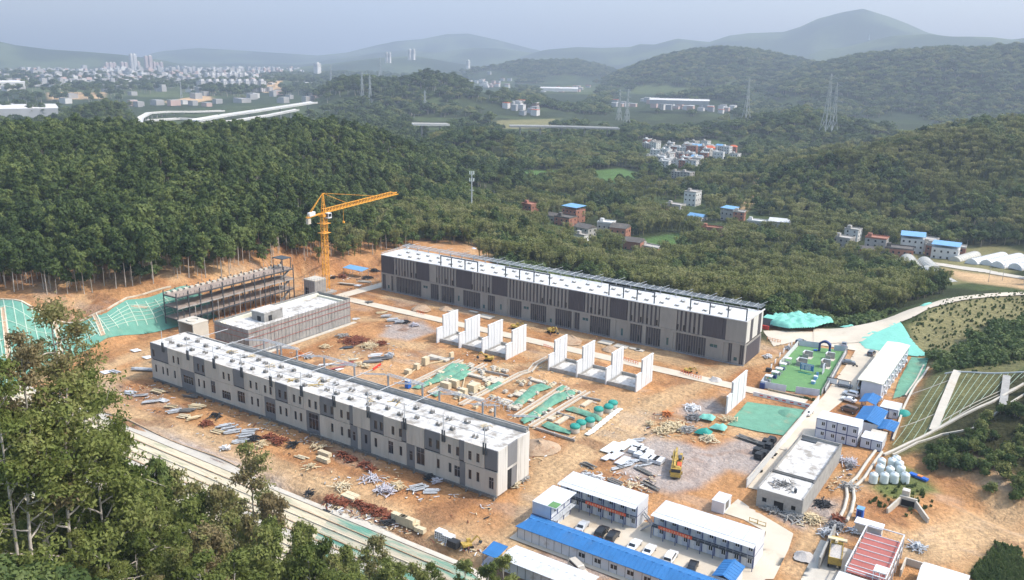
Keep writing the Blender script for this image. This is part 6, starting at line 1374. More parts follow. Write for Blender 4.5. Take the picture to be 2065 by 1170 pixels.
# crane side yard
D_ = [("heap",690,560,"dark red steel lying left of the blue tin roof","rust",60,3.5),("heap",740,562,"dark steel bars under the blue tin roof","black_plastic",60,3.5),("heap",755,548,"black drums beside the dark hall's left end","black_plastic",50,3.2),("boards",700,575,"long timbers in front of the blue tin roof","concrete_pale",14,7),("boards",735,570,"pale beams lying right of the crane yard timbers","concrete_pale",12,6),("white",722,577,"small white blocks in a row in the crane yard","panel_white",6,3),("heap",672,562,"black scrap beside the crane foot","black_plastic",30,1.8),("heap",620,600,"rebar litter between steel frame and lift shaft","concrete",60,3)]
for k_, px, py, lb, mtl, n, L in D_: put_pile(k_, px, py, lb, n=n, L=L, mt=mtl, rot=.3)
x, y = at(718, 556)[:2]; root = thing("tin_shelter", "open blue-roofed tin shelter in the yard beyond the crane", "shelter", (x, y, 0)); m = MB(); m.extrude([(y-2.4, 3.4), (y+2.4, 4.0), (y+2.4, 3.9), (y-2.4, 3.3)], 0, x-6, x+6); part(root, "roof", m, "roof_sky_blue"); m = MB()
for a in (-5.8, 0, 5.7):
    for b in (-2.2, 2.1): m.box(x+a, y+b, 0, x+a+.12, y+b+.12, 3.3)
part(root, "post", m, "steel")
for px, py, r, lb in ((505+430,505,4.5,"orange spoil and rubble heap behind the dark hall"),(905,507,4.0,"pale rubble heap left of the orange spoil behind the dark hall"),(1150,690,4.5,"orange soil heap between the second and third white panels of the right row"),(1090,905,5.0,"orange soil heap right of the pale hall's end"),(850,625,4.0,"low orange soil heap beside the lane near the dark hall"),(1300,1045,1.2,"small sand heap beside the cabins"),(1620,1125,2.2,"pale sand heap on the orange earth near the truck"),(1443,768,2.2,"grey gravel heap by the lane beyond the lone panel"),(900,625,3.0,"second low orange heap along the dark hall"),(1230,706,3.0,"orange soil heap behind the right panel row")):
    put_pile("soil", px, py, lb, L=r, mt="gravel_pile" if "gr" in lb[:6] or "pale" in lb[:5] or "sand" in lb else "spoil")
x_, y_ = at(955, 510)[:2]; m = MB(); m.lathe((x_, y_, .1), [(3.2, 0), (2.6, 1.2), (1.5, 2.2), (.2, 2.8)], 9); single("plastic_sheet_heap", m, "container_shade", "crumpled white sheeting on the spoil behind the dark hall", "sheeting")
# trenches with rails
def zz(x, y): return at(780+x/3.824, 680+y/3.824)
rails = [((165,380),(575,185)),((330,440),(760,215)),((570,530),(1030,290)),((1000,620),(1370,385)),((1110,700),(1550,430)),((1030,290),(1100,270)),((1100,275),(1150,215)),((1150,215),(1245,165))]
RL = ["far left","second","middle","fourth","near right","first bend","steep bend","panel end"]
for i, (a, b) in enumerate(rails):
    P = zz(*a); Q = zz(*b); root = thing("trench_kerb", "double concrete kerb of the %s service trench" % RL[i], "trench kerb", (P[0], P[1], 0), 0, "service trench kerbs"); d = Vector((Q[0]-P[0], Q[1]-P[1], 0)).normalized(); s = Vector((-d.y, d.x, 0))
    for w in (-.75, .75):
        m = MB(); m.beam(Vector(P)+s*w+Vector((0, 0, .42)), Vector(Q)+s*w+Vector((0, 0, .42)), .35, .5); part(root, "kerb", m, "concrete_pale")
    m = MB(); m.beam(Vector(P)+Vector((0, 0, .27)), Vector(Q)+Vector((0, 0, .27)), 1.1, .06); part(root, "trench_floor", m, "spoil")
for i, (a, b) in enumerate((((680,255),(940,310)),((1150,715),(1450,810)),((1490,470),(1650,500)),((1310,595),(1450,640)),((330,180),(520,175)))):
    P = zz(*a); Q = zz(*b); m = MB(); m.beam((P[0], P[1], .5), (Q[0], Q[1], .5), .4, .6); single("kerb_beam", m, "concrete", "low concrete beam crossing the trench field, %s one" % ["behind the cream slabs", "below the round tanks", "beside the grey gravel spread", "between the two green net strips", "beside the upper cream slab"][i], "beam")
def znet(pts, lb, s): sheet("trench_net", [zz(*p)[:2] for p in pts], "net_green", .25, lb, "dust net", res=.45, wrinkle=1.3, seed=s)
znet([(190,400),(340,335),(500,210),(620,225),(640,250),(480,330),(350,370),(250,410)], "green net in the far left trench", 1)
znet([(960,530),(1110,390),(1190,365),(1270,400),(1180,430),(1040,540)], "green net heaped left of the fourth trench kerb", 2)
znet([(1030,650),(1150,560),(1290,450),(1450,410),(1455,450),(1280,540),(1180,620),(1060,680)], "long green net between the fourth and near right kerbs", 3)
znet([(1190,690),(1240,660),(1430,740),(1410,760),(1250,720)], "green net strip nearest the pale hall's end", 4); znet([(1370,570),(1430,545),(1570,590),(1665,635),(1640,660),(1480,600)], "green net strip running to the round tanks", 5)
znet([(330,445),(380,425),(430,440),(380,470)], "little green net scrap behind the roof truss", 6)
for px, py, w, d, h, lb in ((300,215,1.6,2.2,2.6,"cream plywood box at the top of the far left trench"),(232,250,1.6,1.6,1.8,"cream plywood box second along the far left trench"),(165,285,2.0,1.6,1.4,"low cream plywood box third along the far left trench"),(455,400,3.2,1.6,2.0,"long cream plywood form left of the white ribbed boxes"),(520,385,3.0,1.6,2.2,"long cream plywood form behind the first one"),
    (660,430,2.6,2.0,2.6,"large cream plywood box beside the middle kerb"),(595,455,1.8,1.6,2.2,"plywood and white ribbed box in the block group"),(560,470,1.4,1.6,1.6,"brown-sided plywood box in the block group"),(690,400,2.4,1.4,1.8,"cream plywood box at the back of the block group"),(1020,450,3.2,3.0,.4,"flat cream slab, upper one left of the green net"),(915,505,3.4,3.0,.4,"flat cream slab, lower one left of the green net"),(975,555,3.6,1.6,.7,"low cream slab beside the open steel box frame"),(700,480,4.0,1.8,.4,"cream slab strip nearest the parapet, right of the middle kerb"),(1240,560,3.0,1.6,.4,"cream slab between the long net and the fourth kerb"),(420,290,2.6,1.4,.9,"cream form at the lower end of the far left net"),
    (690,310,6.5,1.6,.5,"long cream slab behind the block group"),(830,340,6.0,5.0,.35,"pale rough concrete pad behind the block group"),(400,170,8.0,2.2,.5,"long cream slab at the head of the trenches"),(500,160,.7,1.8,1.8,"small white upright block by the head slab"),(1540,520,1.6,5.0,.4,"cream slab beside the back row of round tanks"),(1350,650,1.6,6.0,.4,"cream slab leading to the front row of round tanks"),(1270,640,1.8,1.8,.5,"square cream slab left of the front round tanks"),(1110,500,1.6,1.6,.5,"square cream slab on the green net"),(1050,425,1.8,1.8,.4,"square cream slab at the top of the net"),(1170,350,5.5,1.6,.5,"cream slab under the right panel row")):
    x, y = zz(px, py)[:2]; root = thing("formwork_block", lb, "formwork", (x, y, .2)); m = MB(); m.box(x-w/2, y-d/2, .2, x+w/2, y+d/2, .2+h); part(root, "body", m, "ply" if h > .8 else "concrete_pale")
    m = MB()
    if h > .8:
        for k in range(3): m.box(x-w/2+w*k/2-.05, y-d/2-.08, .2, x-w/2+w*k/2+.05, y-d/2-.002, .2+h)
        m.box(x-w/2, y-d/2-.07, .2+h*.5, x+w/2, y-d/2-.003, .3+h*.5)
    else:
        for k in range(4): m.box(x-w/2+w*(k+.5)/4-.05, y-d/2, .2+h, x-w/2+w*(k+.5)/4+.05, y+d/2, .26+h)
    part(root, "batten", m, "wood")
P = zz(870, 545); root = thing("lattice_box", "open steel box frame lying behind the hall's roof truss", "steel frame", (P[0], P[1], 0)); m = MB()
for a in range(2):
    for b in range(6): m.beam((P[0]-4+b*1.6, P[1]-1.5+a*3, .3), (P[0]-4+b*1.6, P[1]-1.5+a*3, 2.2), .12)
    m.beam((P[0]-4, P[1]-1.5+a*3, 2.2), (P[0]+4, P[1]-1.5+a*3, 2.2), .15)
for b in range(6): m.beam((P[0]-4+b*1.6, P[1]-1.5, 2.2), (P[0]-4+b*1.6, P[1]+1.5, 2.2), .12)
part(root, "bars", m, "galv")
for i, (px, py) in enumerate(((1450,735),(1497,705),(1565,685),(1632,600),(1708,580),(1742,550))):
    x, y = zz(px, py)[:2]; root = thing("round_tank", "round concrete tank under a green net cap, %s" % ["nearest the pale hall in the front three", "middle one of the front three", "rightmost of the front three", "leftmost of the back three", "middle one of the back three", "farthest one of the back three"][i], "tank", (x, y, .2), 0, "net-capped round tanks")
    m = MB(); m.lathe((x, y, .2), [(1.35, 0), (1.35, 1.7)], 18); part(root, "wall", m, "concrete_pale"); m = MB(); m.lathe((x, y, .2), [(1.42, 1.35), (1.5, 1.72), (1.2, 2.15), (.4, 2.35), (.15, 2.36), (.1, 2.2), (0, 2.2)], 18); part(root, "net_cap", m, "tank_green")
for i in range(9):
    t = i/8; x, y = zz(1565+t*215, 750-t*175)[:2]; m = MB()
    for k in range(4): m.cyl((x-.7+k*.35, y-1.6, .45+.0*k), (x-.3+k*.35, y+1.6, .45), .17, n=8)
    single("white_pipe_bundle", m, "plastic_white", "bundle of white pipes in the line beside the round tanks", "pipes", "white pipe bundles beside the round tanks")
# centre right yard
for i, (px, py, L, n) in enumerate(((1232,905,7,9),(1248,905,7,8),(1262,900,7,8),(1240,922,5,8),(1225,925,4,6),(1255,932,5,7))):
    x, y = at(px, py)[:2]; m = MB()
    for k in range(n): m.cyl((x-n*.15+k*.3, y-L/2, .5), (x-n*.15+k*.3+.4, y+L/2, .5), .15, n=7)
    single("white_pipe_rack", m, "plastic_white" if i < 3 else "container_shade", ["bundle of long white pipes, leftmost on the gravel", "bundle of long white pipes, second on the gravel", "bundle of long white pipes, third on the gravel", "shorter pale pipes in front of the long white ones", "grey-white pipes at the left corner of the pipe store", "shorter pale pipes nearest the dark channels"][i], "pipes")
for i, (px, py) in enumerate(((1285,905),(1295,912),(1306,918),(1290,920),(1302,928),(1318,930),(1328,933),(1280,912))):
    x, y = at(px, py)[:2]; m = MB()
    for k in range(3): m.box(x-1.2, y-1.5+k*1.02, .22, x+1.2, y-.52+k*1.0, 1.1)
    single("wrapped_pallet", m, "panel_white" if i % 3 else "container", "white wrapped pallet in the material store beside the long white pipes", "pallet", "white wrapped pallets on the gravel")
for px, py, lb, r in ((1272,933,"grey slab stack between pipes and wrapped pallets",.6),(1250,945,"grey cable-tray stack, left of two",1.1),(1262,940,"grey cable-tray stack, right of two",1.1),(1295,940,"pale slab lying in front of the wrapped pallets",.9),(1298,952,"long dark steel channel right of the pipe store",-.3),(1310,982,"long dark steel channel nearest the cabins",-.3),(1185,942,"dark steel channel at the left edge of the pipe store",-.2),(1240,975,"dark channel half hidden by the cabin roof",-.2),(1285,890,"greenish tray stack behind the white pipes",.9)):
    put_pile("steel" if "dark" in lb else "grey", px, py, lb, n=6, L=4 if "long" not in lb else 5, rot=r)
for px, py, lb, mtl, n, L in ((1360,865,"big heap of old formwork timber in the gravel yard","wood",190,4.8),(1385,870,"grey torn sheeting on top of the timber heap","concrete",90,3.4),(1400,845,"black and grey sheets behind the timber heap","gray_panel",70,3.4),(1335,872,"splintered planks at the left foot of the timber heap","wood",80,3.0),(1430,888,"tangled pale branches at the right foot of the heap","ply",80,2.8),(1395,825,"white tangled tubes behind the timber heap","panel_white",70,3.2),(1345,838,"orange steel brackets left of the white tubes","orange_pole",30,1.8),(1310,860,"orange and wood crate at the heap's left end","wood",20,1.2),(1470,850,"long brown boards between heap and green net","wood",36,3.4),
    (1185,965,"loose bars and mesh behind the shorter cabin row","galv",40,2.4),(1205,968,"pale mesh sheets behind the shorter cabin row","panel_white",40,1.8),(1275,985,"long thin timbers behind the right end of the shorter cabin row","ply",16,3.0),(1600,1045,"broken block rubble along the grey house front","concrete",120,3.0),(1560,1030,"broken block rubble at the grey house left corner","concrete",90,2.6),(1640,1050,"timber and block litter right of the grey house door","wood",90,3.0),(1660,1020,"black and rusty litter by the grey house right wall","black_plastic",60,2.4),(1690,1050,"red-brown plates near the buried pipes","rust",40,2.0),(1685,1065,"dark corrugated sheets near the truck","gray_panel",60,2.4),(1668,1078,"pale poles beside the corrugated sheets","galv",30,2.0),(1710,985,"grey rubble strip beside the buried pipes","concrete",60,2.6),(1690,930,"pale torn sheeting in front of the cabin stack","cloth_lilac",50,2.0),(1715,935,"second lilac torn sheeting near the two cabins","cloth_lilac",50,2.0),(1712,945,"dark rag pile near the two cabins","gray_panel",26,1.2),(1850,1108,"grey pipe offcuts beside the red deck","galv",60,2.2),(1760,1090,"blue and green rubbish beside the red deck","blue",30,1.4),(1725,1075,"white rags left of the red deck","panel_white",30,1.4),(1590,705,"small litter at the dark hall's right corner","galv",30,1.5),(1548,722,"white scaffold tubes at the dark hall's right corner","panel_white",40,1.8),(1785,835,"cardboard and straw pile beside the green tank","ply",40,1.5),(1562,622,"straw-coloured rubble behind the dark hall's right end","ply",70,3.0)):
    put_pile("heap", px, py, lb, n=n, L=L, mt=mtl)
for px, py, lb, s in ((1448,868,"green netting thrown over the right side of the timber heap",3),(1425,848,"green netting bunched at the back of the timber heap",4),(1418,878,"dark green netting at the front of the timber heap",5)):
    x, y = at(px, py)[:2]; sheet("heap_net", [(x-2.2, y-1.6), (x+2.2, y-1.2), (x+2.0, y+1.8), (x-1.6, y+1.6)], "tank_green" if s == 5 else "net_teal", .6, lb, "dust net", res=.4, wrinkle=2.4, seed=s)
for i, (px, py) in enumerate(((1545,897),(1535,905),(1550,905),(1527,915),(1540,920),(1556,893),(1530,925))):
    x, y = at(px, py)[:2]; m = MB(); m.box(x-1.0, y-1.2, .2, x+1.0, y+1.2, 1.1); m.box(x-.9, y-1.0, 1.1, x+.8, y+1.0, 1.6); single("black_pallet", m, "black_plastic", "black wrapped pallet beside the long white wall", "pallet", "black wrapped pallets by the white wall")
for px, py, lb in ((1505,887,"old dark timbers in front of the green net, left group"),(1520,893,"old dark timbers in front of the green net, right group")): put_pile("steel", px, py, lb, n=8, L=5, rot=-.2)
# water tanks
k = 0
for px, py in ((1760,975),(1782,975),(1802,975),(1824,975),(1773,958),(1793,962),(1815,960),(1776,945),(1797,945),(1812,950),(1806,940)):
    x, y = at(px, py)[:2]; root = thing("water_tank", "white plastic water tank among the cluster on the grassy platform", "water tank", (x, y, .2), 0, "white water tanks on the grassy platform"); m = MB(); P = []
    for j in range(9): P += [(1.05, .1+j*.25), (1.0, .22+j*.25)]
    m.lathe((x, y, .2), [(0, .05)]+P+[(.9, 2.45), (.45, 2.7), (.4, 2.72)], 16); part(root, "shell", m, "plastic_white"); m = MB(); m.lathe((x, y, 2.9), [(.36, 0), (.36, .14), (0, .16)], 10); part(root, "lid", m, "container")
m = MB(); P = [at(*q, z) for q, z in (((1738,905),.6),((1722,950),.6),((1718,985),.6),((1705,1020),.6))]
def pipe_run(pts, w, mt_, lb, r=.5, nm="buried_pipe"):
    m = MB()
    for a, b in zip(pts[:-1], pts[1:]): m.cyl((a[0]+w, a[1], ground_z(a[0]+w, a[1])+r), (b[0]+w, b[1], ground_z(b[0]+w, b[1])+r), r*.8, n=8)
    return single(nm, m, mt_, lb, "pipe")
pr_ = [at(*q) for q in ((1765,912),(1748,935),(1728,965),(1706,985),(1708,1005),(1702,1030),(1692,1050))]
pipe_run(pr_, 0, "concrete_pale", "cream pipe winding between rubble and tanks, left one"); pipe_run(pr_, 1.6, "concrete_pale", "cream pipe winding between rubble and tanks, right one")
for i, (pts, r, lb) in enumerate(((((1782,920,0),(1835,893,1),(1883,868,2.5),(1940,840,5.2),(2000,812,8.2),(2075,770,11)), .7, "pale curved drain at the foot of the gridded slope"), (((1800,921,0),(1850,895,1),(1900,875,3),(1960,868,5),(2010,835,8),(2075,795,10)), .45, "second thinner drain below the curved drain"), (((1872,745,1),(1850,775,0),(1822,830,0),(1800,890,0)), .55, "pale straight drain down the left edge of the gridded slope"), (((1862,742,0),(1838,785,0),(1825,805,0)), .45, "thin drain beside the straight drain"))):
    W = [at(*q) for q in pts]; m = MB(); o2 = []
    for a, b in zip(W[:-1], W[1:]):
        for t in range(5):
            p = [a[j]+(b[j]-a[j])*t/5 for j in (0, 1)]; q = [a[j]+(b[j]-a[j])*(t+1)/5 for j in (0, 1)]; m.beam((p[0], p[1], ground_z(*p)+.35), (q[0], q[1], ground_z(*q)+.35), r, .5)
    single("drain", m, "concrete_pale", lb, "drain")
def slab_run(a, b, w, nm, lb, ct, mt_="concrete_pale", n=10):
    A = at(*a); B = at(*b); m = MB()
    for t in range(n): p = [A[j]+(B[j]-A[j])*t/n for j in (0, 1)]; q = [A[j]+(B[j]-A[j])*(t+1)/n for j in (0, 1)]; m.beam((p[0], p[1], ground_z(*p)+.3), (q[0], q[1], ground_z(*q)+.3), w, .35)
    return single(nm, m, mt_, lb, ct)
slab_run((1930,752,6), (1882,868,2.3), 2.2, "slope_stair", "wide pale stair channel down the gridded slope", "drain"); slab_run((2030,760,9.5), (2022,822,9), 2.0, "slope_stair", "narrow grey stair channel near the right edge of the slope", "drain", "concrete")
slab_run((1905,755,5), (2065,752,11), .25, "slope_rail", "thin white line along the top of the gridded slope", "rail", "panel_white")
root = thing("slope_grid_frame", "pale concrete grid lines on the olive slope at the right", "grid frame", (at(1900, 800, 5)[0], at(1900, 800, 5)[1], 5)); m = MB(); n_ = MB()
for i in range(15):
    a = np.array(at(1895+i*14, 756, 5+i*.42)[:2]); b = np.array(at(1800+i*21 if i < 5 else 1893+(i-5)*20, 900-i*8 if i < 5 else 862-(i-5)*9.5, i*.55)[:2])
    for t in range(10):
        p = a+(b-a)*t/10; q = a+(b-a)*(t+1)/10; m.beam((p[0], p[1], ground_z(*p)+.15), (q[0], q[1], ground_z(*q)+.15), .09, .08)
part(root, "rib", m, "rib")
for q0, q1, z0, z1 in (((1835,800),(1925,765),1,6),((1815,865),(1895,835),0,3),((1900,845),(2020,790),4,8.5),((1890,860),(2060,775),3,10.5)):
    a = np.array(at(*q0, z0)[:2]); b = np.array(at(*q1, z1)[:2])
    for t in range(12): p = a+(b-a)*t/12; q = a+(b-a)*(t+1)/12; n_.beam((p[0], p[1], ground_z(*p)+.15), (q[0], q[1], ground_z(*q)+.15), .18, .12)
part(root, "cross_rib", n_, "concrete_pale")
# bottom right corner
x, y = at(1733, 1047)[:2]; root = thing("site_toilet", "narrow blue cabin standing behind the white box roof", "cabin", (x, y, 0)); m = MB(); m.box(x-.7, y-.8, .1, x+.7, y+.8, 2.7); part(root, "body", m, "blue"); m = MB(); m.box(x-.45, y-.84, .2, x+.35, y-.805, 2.3); part(root, "door", m, "navy"); m = MB(); m.box(x-.8, y-.9, 2.71, x+.8, y+.9, 2.85); part(root, "roof", m, "roof_sky_blue")
root = thing("store_box", "white-roofed grey block hut behind the red deck", "hut", (-29.8, 184, 0)); m = MB(); m.box(-29.6, 182.2, 0, -24.2, 184.6, 2.6); part(root, "wall", m, "concrete_pale"); m = MB(); m.box(-29.8, 182.0, 2.62, -24.0, 184.8, 2.9); part(root, "roof", m, "panel_white")
FA, FB, FC, FD = (-26.6, 177.8), (-18.9, 178.2), (-19.3, 158.6), (-26.3, 158.6)
root = thing("red_deck", "raised red-brown deck with white rails and a white steel frame", "deck", (-26.6, 158.6, 0)); m = MB(); m.box(-26.4, 159.6, 3.9, -19.6, 177, 4.1); part(root, "deck", m, "deck_red"); m = MB()
for k in range(8): m.box(-26.3, 160+k*2.35, 4.11, -19.7, 160.14+k*2.35, 4.25)
part(root, "deck_rail", m, "panel_white"); m = MB()
for X in (-26.5, -19.2):
    for Y in np.arange(159, 178.5, 3.1): m.box(X-.12, Y-.12, 0, X+.12, Y+.12, 5.2)
    m.box(X-.1, 159, 5.21, X+.1, 178.2, 5.4); m.box(X-.06, 159.2, 2.6, X+.06, 178, 2.75)
m.box(-26.6, 177.9, 5.21, -19.1, 178.1, 5.4); m.box(-26.6, 158.8, 5.41, -19.1, 159, 5.5); part(root, "frame", m, "panel_white"); m = MB()
for a in range(3): m.box(-21.6+a*1.1, 159.4, 4.12, -21.45+a*1.1, 159.55, 6.0); m.box(-21.6+a*1.1, 161.8, 4.12, -21.45+a*1.1, 161.95, 6.0)
m.box(-21.6, 159.4, 6.0, -19.25, 161.95, 6.15); m.box(-21.6, 159.4, 5.0, -19.25, 159.5, 5.1); part(root, "stair_cage", m, "panel_white")
m = MB(); m.box(-27.2, 150.5, 0, -19.0, 158.0, 4.2, 0); m.box(-27.4, 150.3, 4.21, -18.8, 158.2, 4.5, 1); single("white_hut", m, ["container", "roof_clean"], "white-roofed hut cut by the bottom edge below the red deck", "hut")
m = MB(); a = at(1655, 1150); b = at(1682, 1080); m.beam((a[0]-.4, a[1], 1.4), (b[0], b[1], 1.4), .4, 2.8); single("concrete_fin_wall", m, "concrete", "slanting grey concrete wall left of the tipper truck", "wall")
m = MB(); a = at(1749, 1105); m.box(a[0]-1.2, a[1]-.8, 0, a[0]+1.2, a[1]+.8, 1.6); single("grey_tank", m, "steel", "grey open tank between truck and red deck", "tank")
# tent at the corner
root = thing("white_marquee", "white-roofed blue and white cabin cut by the bottom right edge", "cabin", (-14.5, 166, 0)); m = MB(); m.box(-14.3, 165, 0, -6.6, 173.6, 2.9); part(root, "wall", m, "container_shade"); m = MB(); m.box(-14.32, 164.95, .02, -14.0, 165.2, 2.9); m.box(-14.36, 168, .1, -14.31, 168.3, 2.8); m.box(-12.0, 164.94, .1, -11.5, 164.99, 2.8); part(root, "frame", m, "blue"); m = MB(); m.box(-10.8, 164.93, 1.2, -9.8, 164.99, 2.2); m.box(-14.35, 169.5, 1.2, -14.31, 170.6, 2.2); part(root, "window", m, "glass")
m = MB(); m.extrude([(164.6, 2.92), (174, 2.92), (169.3, 4.3)], 0, -14.6, -6.2); part(root, "roof", m, "roof_clean")
m = MB(); m.box(-18.2, 170.5, 0, -17.9, 176, 1.6); m.box(-17.9, 175.7, 0, -13, 176, 1.6); single("low_yard_wall", m, "concrete_pale", "low pale wall between red deck and corner cabin", "wall")
# culvert outlet
x, y = at(1826, 1030)[:2]; root = thing("culvert_outlet", "pale concrete culvert mouth with two splayed wing walls", "culvert", (x, y, 0)); m = MB(); m.box(x-1.9, y+2.0, 0, x+1.9, y+2.5, 2.4); part(root, "headwall", m, "concrete_pale"); m = MB(); m.beam((x-1.7, y+2.0, 1.3), (x-3.3, y-3.8, .5), .4, 1.6); m.beam((x+1.7, y+2.0, 1.3), (x+5.2, y-3.2, .5), .4, 1.6); part(root, "wing_wall", m, "concrete_pale")
m = MB(); m.box(x-1.4, y+1.9, .2, x+1.4, y+1.99, 1.7); part(root, "opening", m, "dark"); m = MB(); m.box(x-1.6, y+2.6, 1.9, x-.0, y+4.2, 3.6); m.box(x-1.3, y+2.9, 3.601, x-.3, y+3.9, 3.65, 1); part(root, "inspection_box", m, ["concrete_pale", "panel_white"])
for px, py, w, lb in ((1852,965,3.4,"blue boat-shaped tarpaulin on the grassy platform"),): x, y = at(px, py)[:2]; m = MB(); m.obox((x, y, .5), (4.6, 1.2, .5), -.35); m.obox((x+.3, y, .8), (1.2, 1.0, .25), -.35, 1); single("blue_tarpaulin", m, ["blue", "orange_pole"], lb, "tarpaulin")
root = None
# green container by the hall and red barriers
x, y = at(1551, 655)[:2]; m = MB(); m.box(x-2, y-2, 0, x+2, y+3, 3.0, 0); m.box(x-2.1, y-2.1, 3.01, x+2.1, y+3.1, 3.15, 1); single("green_hut", m, ["gray_panel", "net_teal"], "small green-topped hut beside the dark hall's right end", "hut")
m = MB(); x, y = at(1542, 664)[:2]; m.box(x-1.5, y-.3, 0, x+1.5, y+.3, 1.5); single("red_skip", m, "red", "red box beside the green-topped hut", "box")
for px, py, L, rt, lb in ((1393,760,8,-.25,"orange barrier lying behind the right excavator"),(1272,732,6,-.2,"orange barrier on the lane behind the right panel row"),(1560,690,5,-.1,"orange rack of steel at the dark hall's right corner"),(848,634,4,-.1,"orange barrier near the low soil heap"),(1105,704,4,-.2,"orange barrier left of the right panel row")):
    x, y = at(px, py)[:2]; root = thing("barrier", lb, "barrier", (x, y, .2), rt); m = MB()
    for z in (.45, 1.0): m.box(-L/2, -.04, z, L/2, .04, z+.12)
    part(root, "rail", m, "red" if "steel" not in lb else "orange_pole", world=False); m = MB()
    for k in range(int(L)+1): m.box(-L/2+k-.04, -.1, 0, -L/2+k+.04, .1, 1.2)
    part(root, "upright", m, "orange_pole", world=False)
for i, (px, py) in enumerate(((1488,1040-50),(1512,1058))): pass
for px, py, lb in ((1519,1056,"yellow folding barrier frame by the winding lane, left one"),(1535,1062,"yellow folding barrier frame by the winding lane, right one")):
    x, y = at(px, py)[:2]; m = MB(); m.box(x-1, y, .3, x+1, y+.08, .42); m.box(x-1, y, 1.1, x+1, y+.08, 1.22); m.box(x-1, y, 0.2, x-.88, y+.08, 1.3); m.box(x+.88, y, .2, x+1, y+.08, 1.3); single("barrier", m, "yellow", lb, "barrier")
x, y = at(823, 783)[:2]; m = MB(); m.box(x-.7, y-.7, .2, x+.7, y+.7, 2.5, 0); m.box(x-.8, y-.8, 2.5, x+.8, y+.8, 2.7, 1); single("site_toilet", m, ["blue", "panel_white"], "small blue cabin behind the front hall parapet", "cabin")
for px, py, lb in ((273,708,"white plastic sheet on the earth left of the front hall, upper one"),(297,722,"white plastic sheet on the earth left of the front hall, lower one"),(213,752,"little white sheet near the gum trees"),(990,1132,"pale-white plastic sheet at the bottom of the slope edge"),(680,745,"white tarpaulin scrap in the middle yard")):
    x, y = at(px, py)[:2]; sheet("plastic_sheet", [(x-1.8, y-1), (x+1.5, y-1.3), (x+2, y+1.2), (x-1, y+1.5)], "panel_white" if "pale" not in lb else "cloth_lilac", .12, lb, "plastic sheet", res=.35, wrinkle=.5)
for i, (px, py, w, d) in enumerate(((906,627,5,3),(980,640,6,4),(1222,692,5,4),(1253,700,5,3.5),(1280,705,4,2),(1290,708,3,2),(955,630,4,1.6),(1575,905,3,2))):
    x, y = at(px, py)[:2]; m = MB(); m.box(x-w/2, y-d/2, .15, x+w/2, y+d/2, .42); single("loose_slab", m, "concrete_pale", "flat pale concrete slab on the earth in front of the dark hall", "slab", "flat slabs in front of the dark hall") if i < 7 else single("loose_slab", m, "concrete_pale", "flat pale slab beside the white wall near black pallets", "slab")
# people
def person_proto():
    me = bpy.data.meshes.new("person"); J = [((0,0,.95),.13),((0,0,1.2),.125),((0,0,1.42),.14),((0,0,1.53),.06),((0,.01,1.66),.105),((0,.0,1.74),.08)]
    V = [j[0] for j in J]; r = [j[1] for j in J]; Eg = [(i, i+1) for i in range(5)]
    for s in (-1, 1):
        b = len(V); V += [(s*.10,0,.90),(s*.12,.04,.50),(s*.12,.0,.09),(s*.12,.14,.04)]; r += [.095,.065,.045,.04]; Eg += [(0,b),(b,b+1),(b+1,b+2),(b+2,b+3)]
        b = len(V); V += [(s*.20,0,1.40),(s*.26,.02,1.13),(s*.25,.12,.90),(s*.24,.17,.80)]; r += [.06,.045,.035,.03]; Eg += [(2,b),(b,b+1),(b+1,b+2),(b+2,b+3)]
    me.from_pydata(V, Eg, []); me.materials.append(MATS["trousers"]); o = link("person", me); sk = o.modifiers.new("skin", 'SKIN')
    for i, q in enumerate(me.skin_vertices[0].data if me.skin_vertices else []): q.radius = (r[i], r[i]); q.use_root = (i == 0)
    sb = o.modifiers.new("smooth", 'SUBSURF'); sb.levels = 2; sb.render_levels = 2
    dg_ = bpy.context.evaluated_depsgraph_get(); m2 = bpy.data.meshes.new_from_object(o.evaluated_get(dg_)); o.modifiers.clear(); o.data = m2
    m2.materials.clear()
    for k_ in ("trousers", "shirt", "skin"): m2.materials.append(MATS[k_])
    for p in m2.polygons:
        z = p.center.z; ax = abs(p.center.x); p.material_index = 2 if (z > 1.5 or (ax > .21 and z < .9)) else (0 if z < .93 and ax < .2 else 1); p.use_smooth = True
    h = MB(); h.lathe((0, 0, 1.70), [(.14, 0), (.125, .06), (.08, .12), (0, .14)], 12); part(o, "helmet", h, "helmet", world=False); return o
_probe = bpy.data.meshes.new("probe")
def build_people():
    me = bpy.data.meshes.new("p")
    o = None
    try: o = person_proto()
    except Exception as ex: print("person", ex); return
    pr = Proto(o); tag(o, "person", "person")
    for px, py, rt, lb in ((1729,775,1,"person in dark clothes standing by the long white building"),(1203,690,2,"person near the dark hall's ground floor openings"),(1110,680,0,"person watching the digging near the dark hall"),(1100,1108-60,1,"person under the side cabin block walkway"),(945,1118,2,"person beside the small excavator at the slope edge"),(1660,885,1,"person walking at the foot of the four-bay cabin stack"),(540,745,0,"person crossing behind the left truss of the front hall"),(1160,735,1,"person between the white panels of the right row"),(655,585,2,"person at the foot of the tower crane")):
        x, y = at(px, py)[:2]; pr.put((x, y, .26), rt, lb, scale=1.02)
bpy.data.meshes.remove(_probe)
build_people()

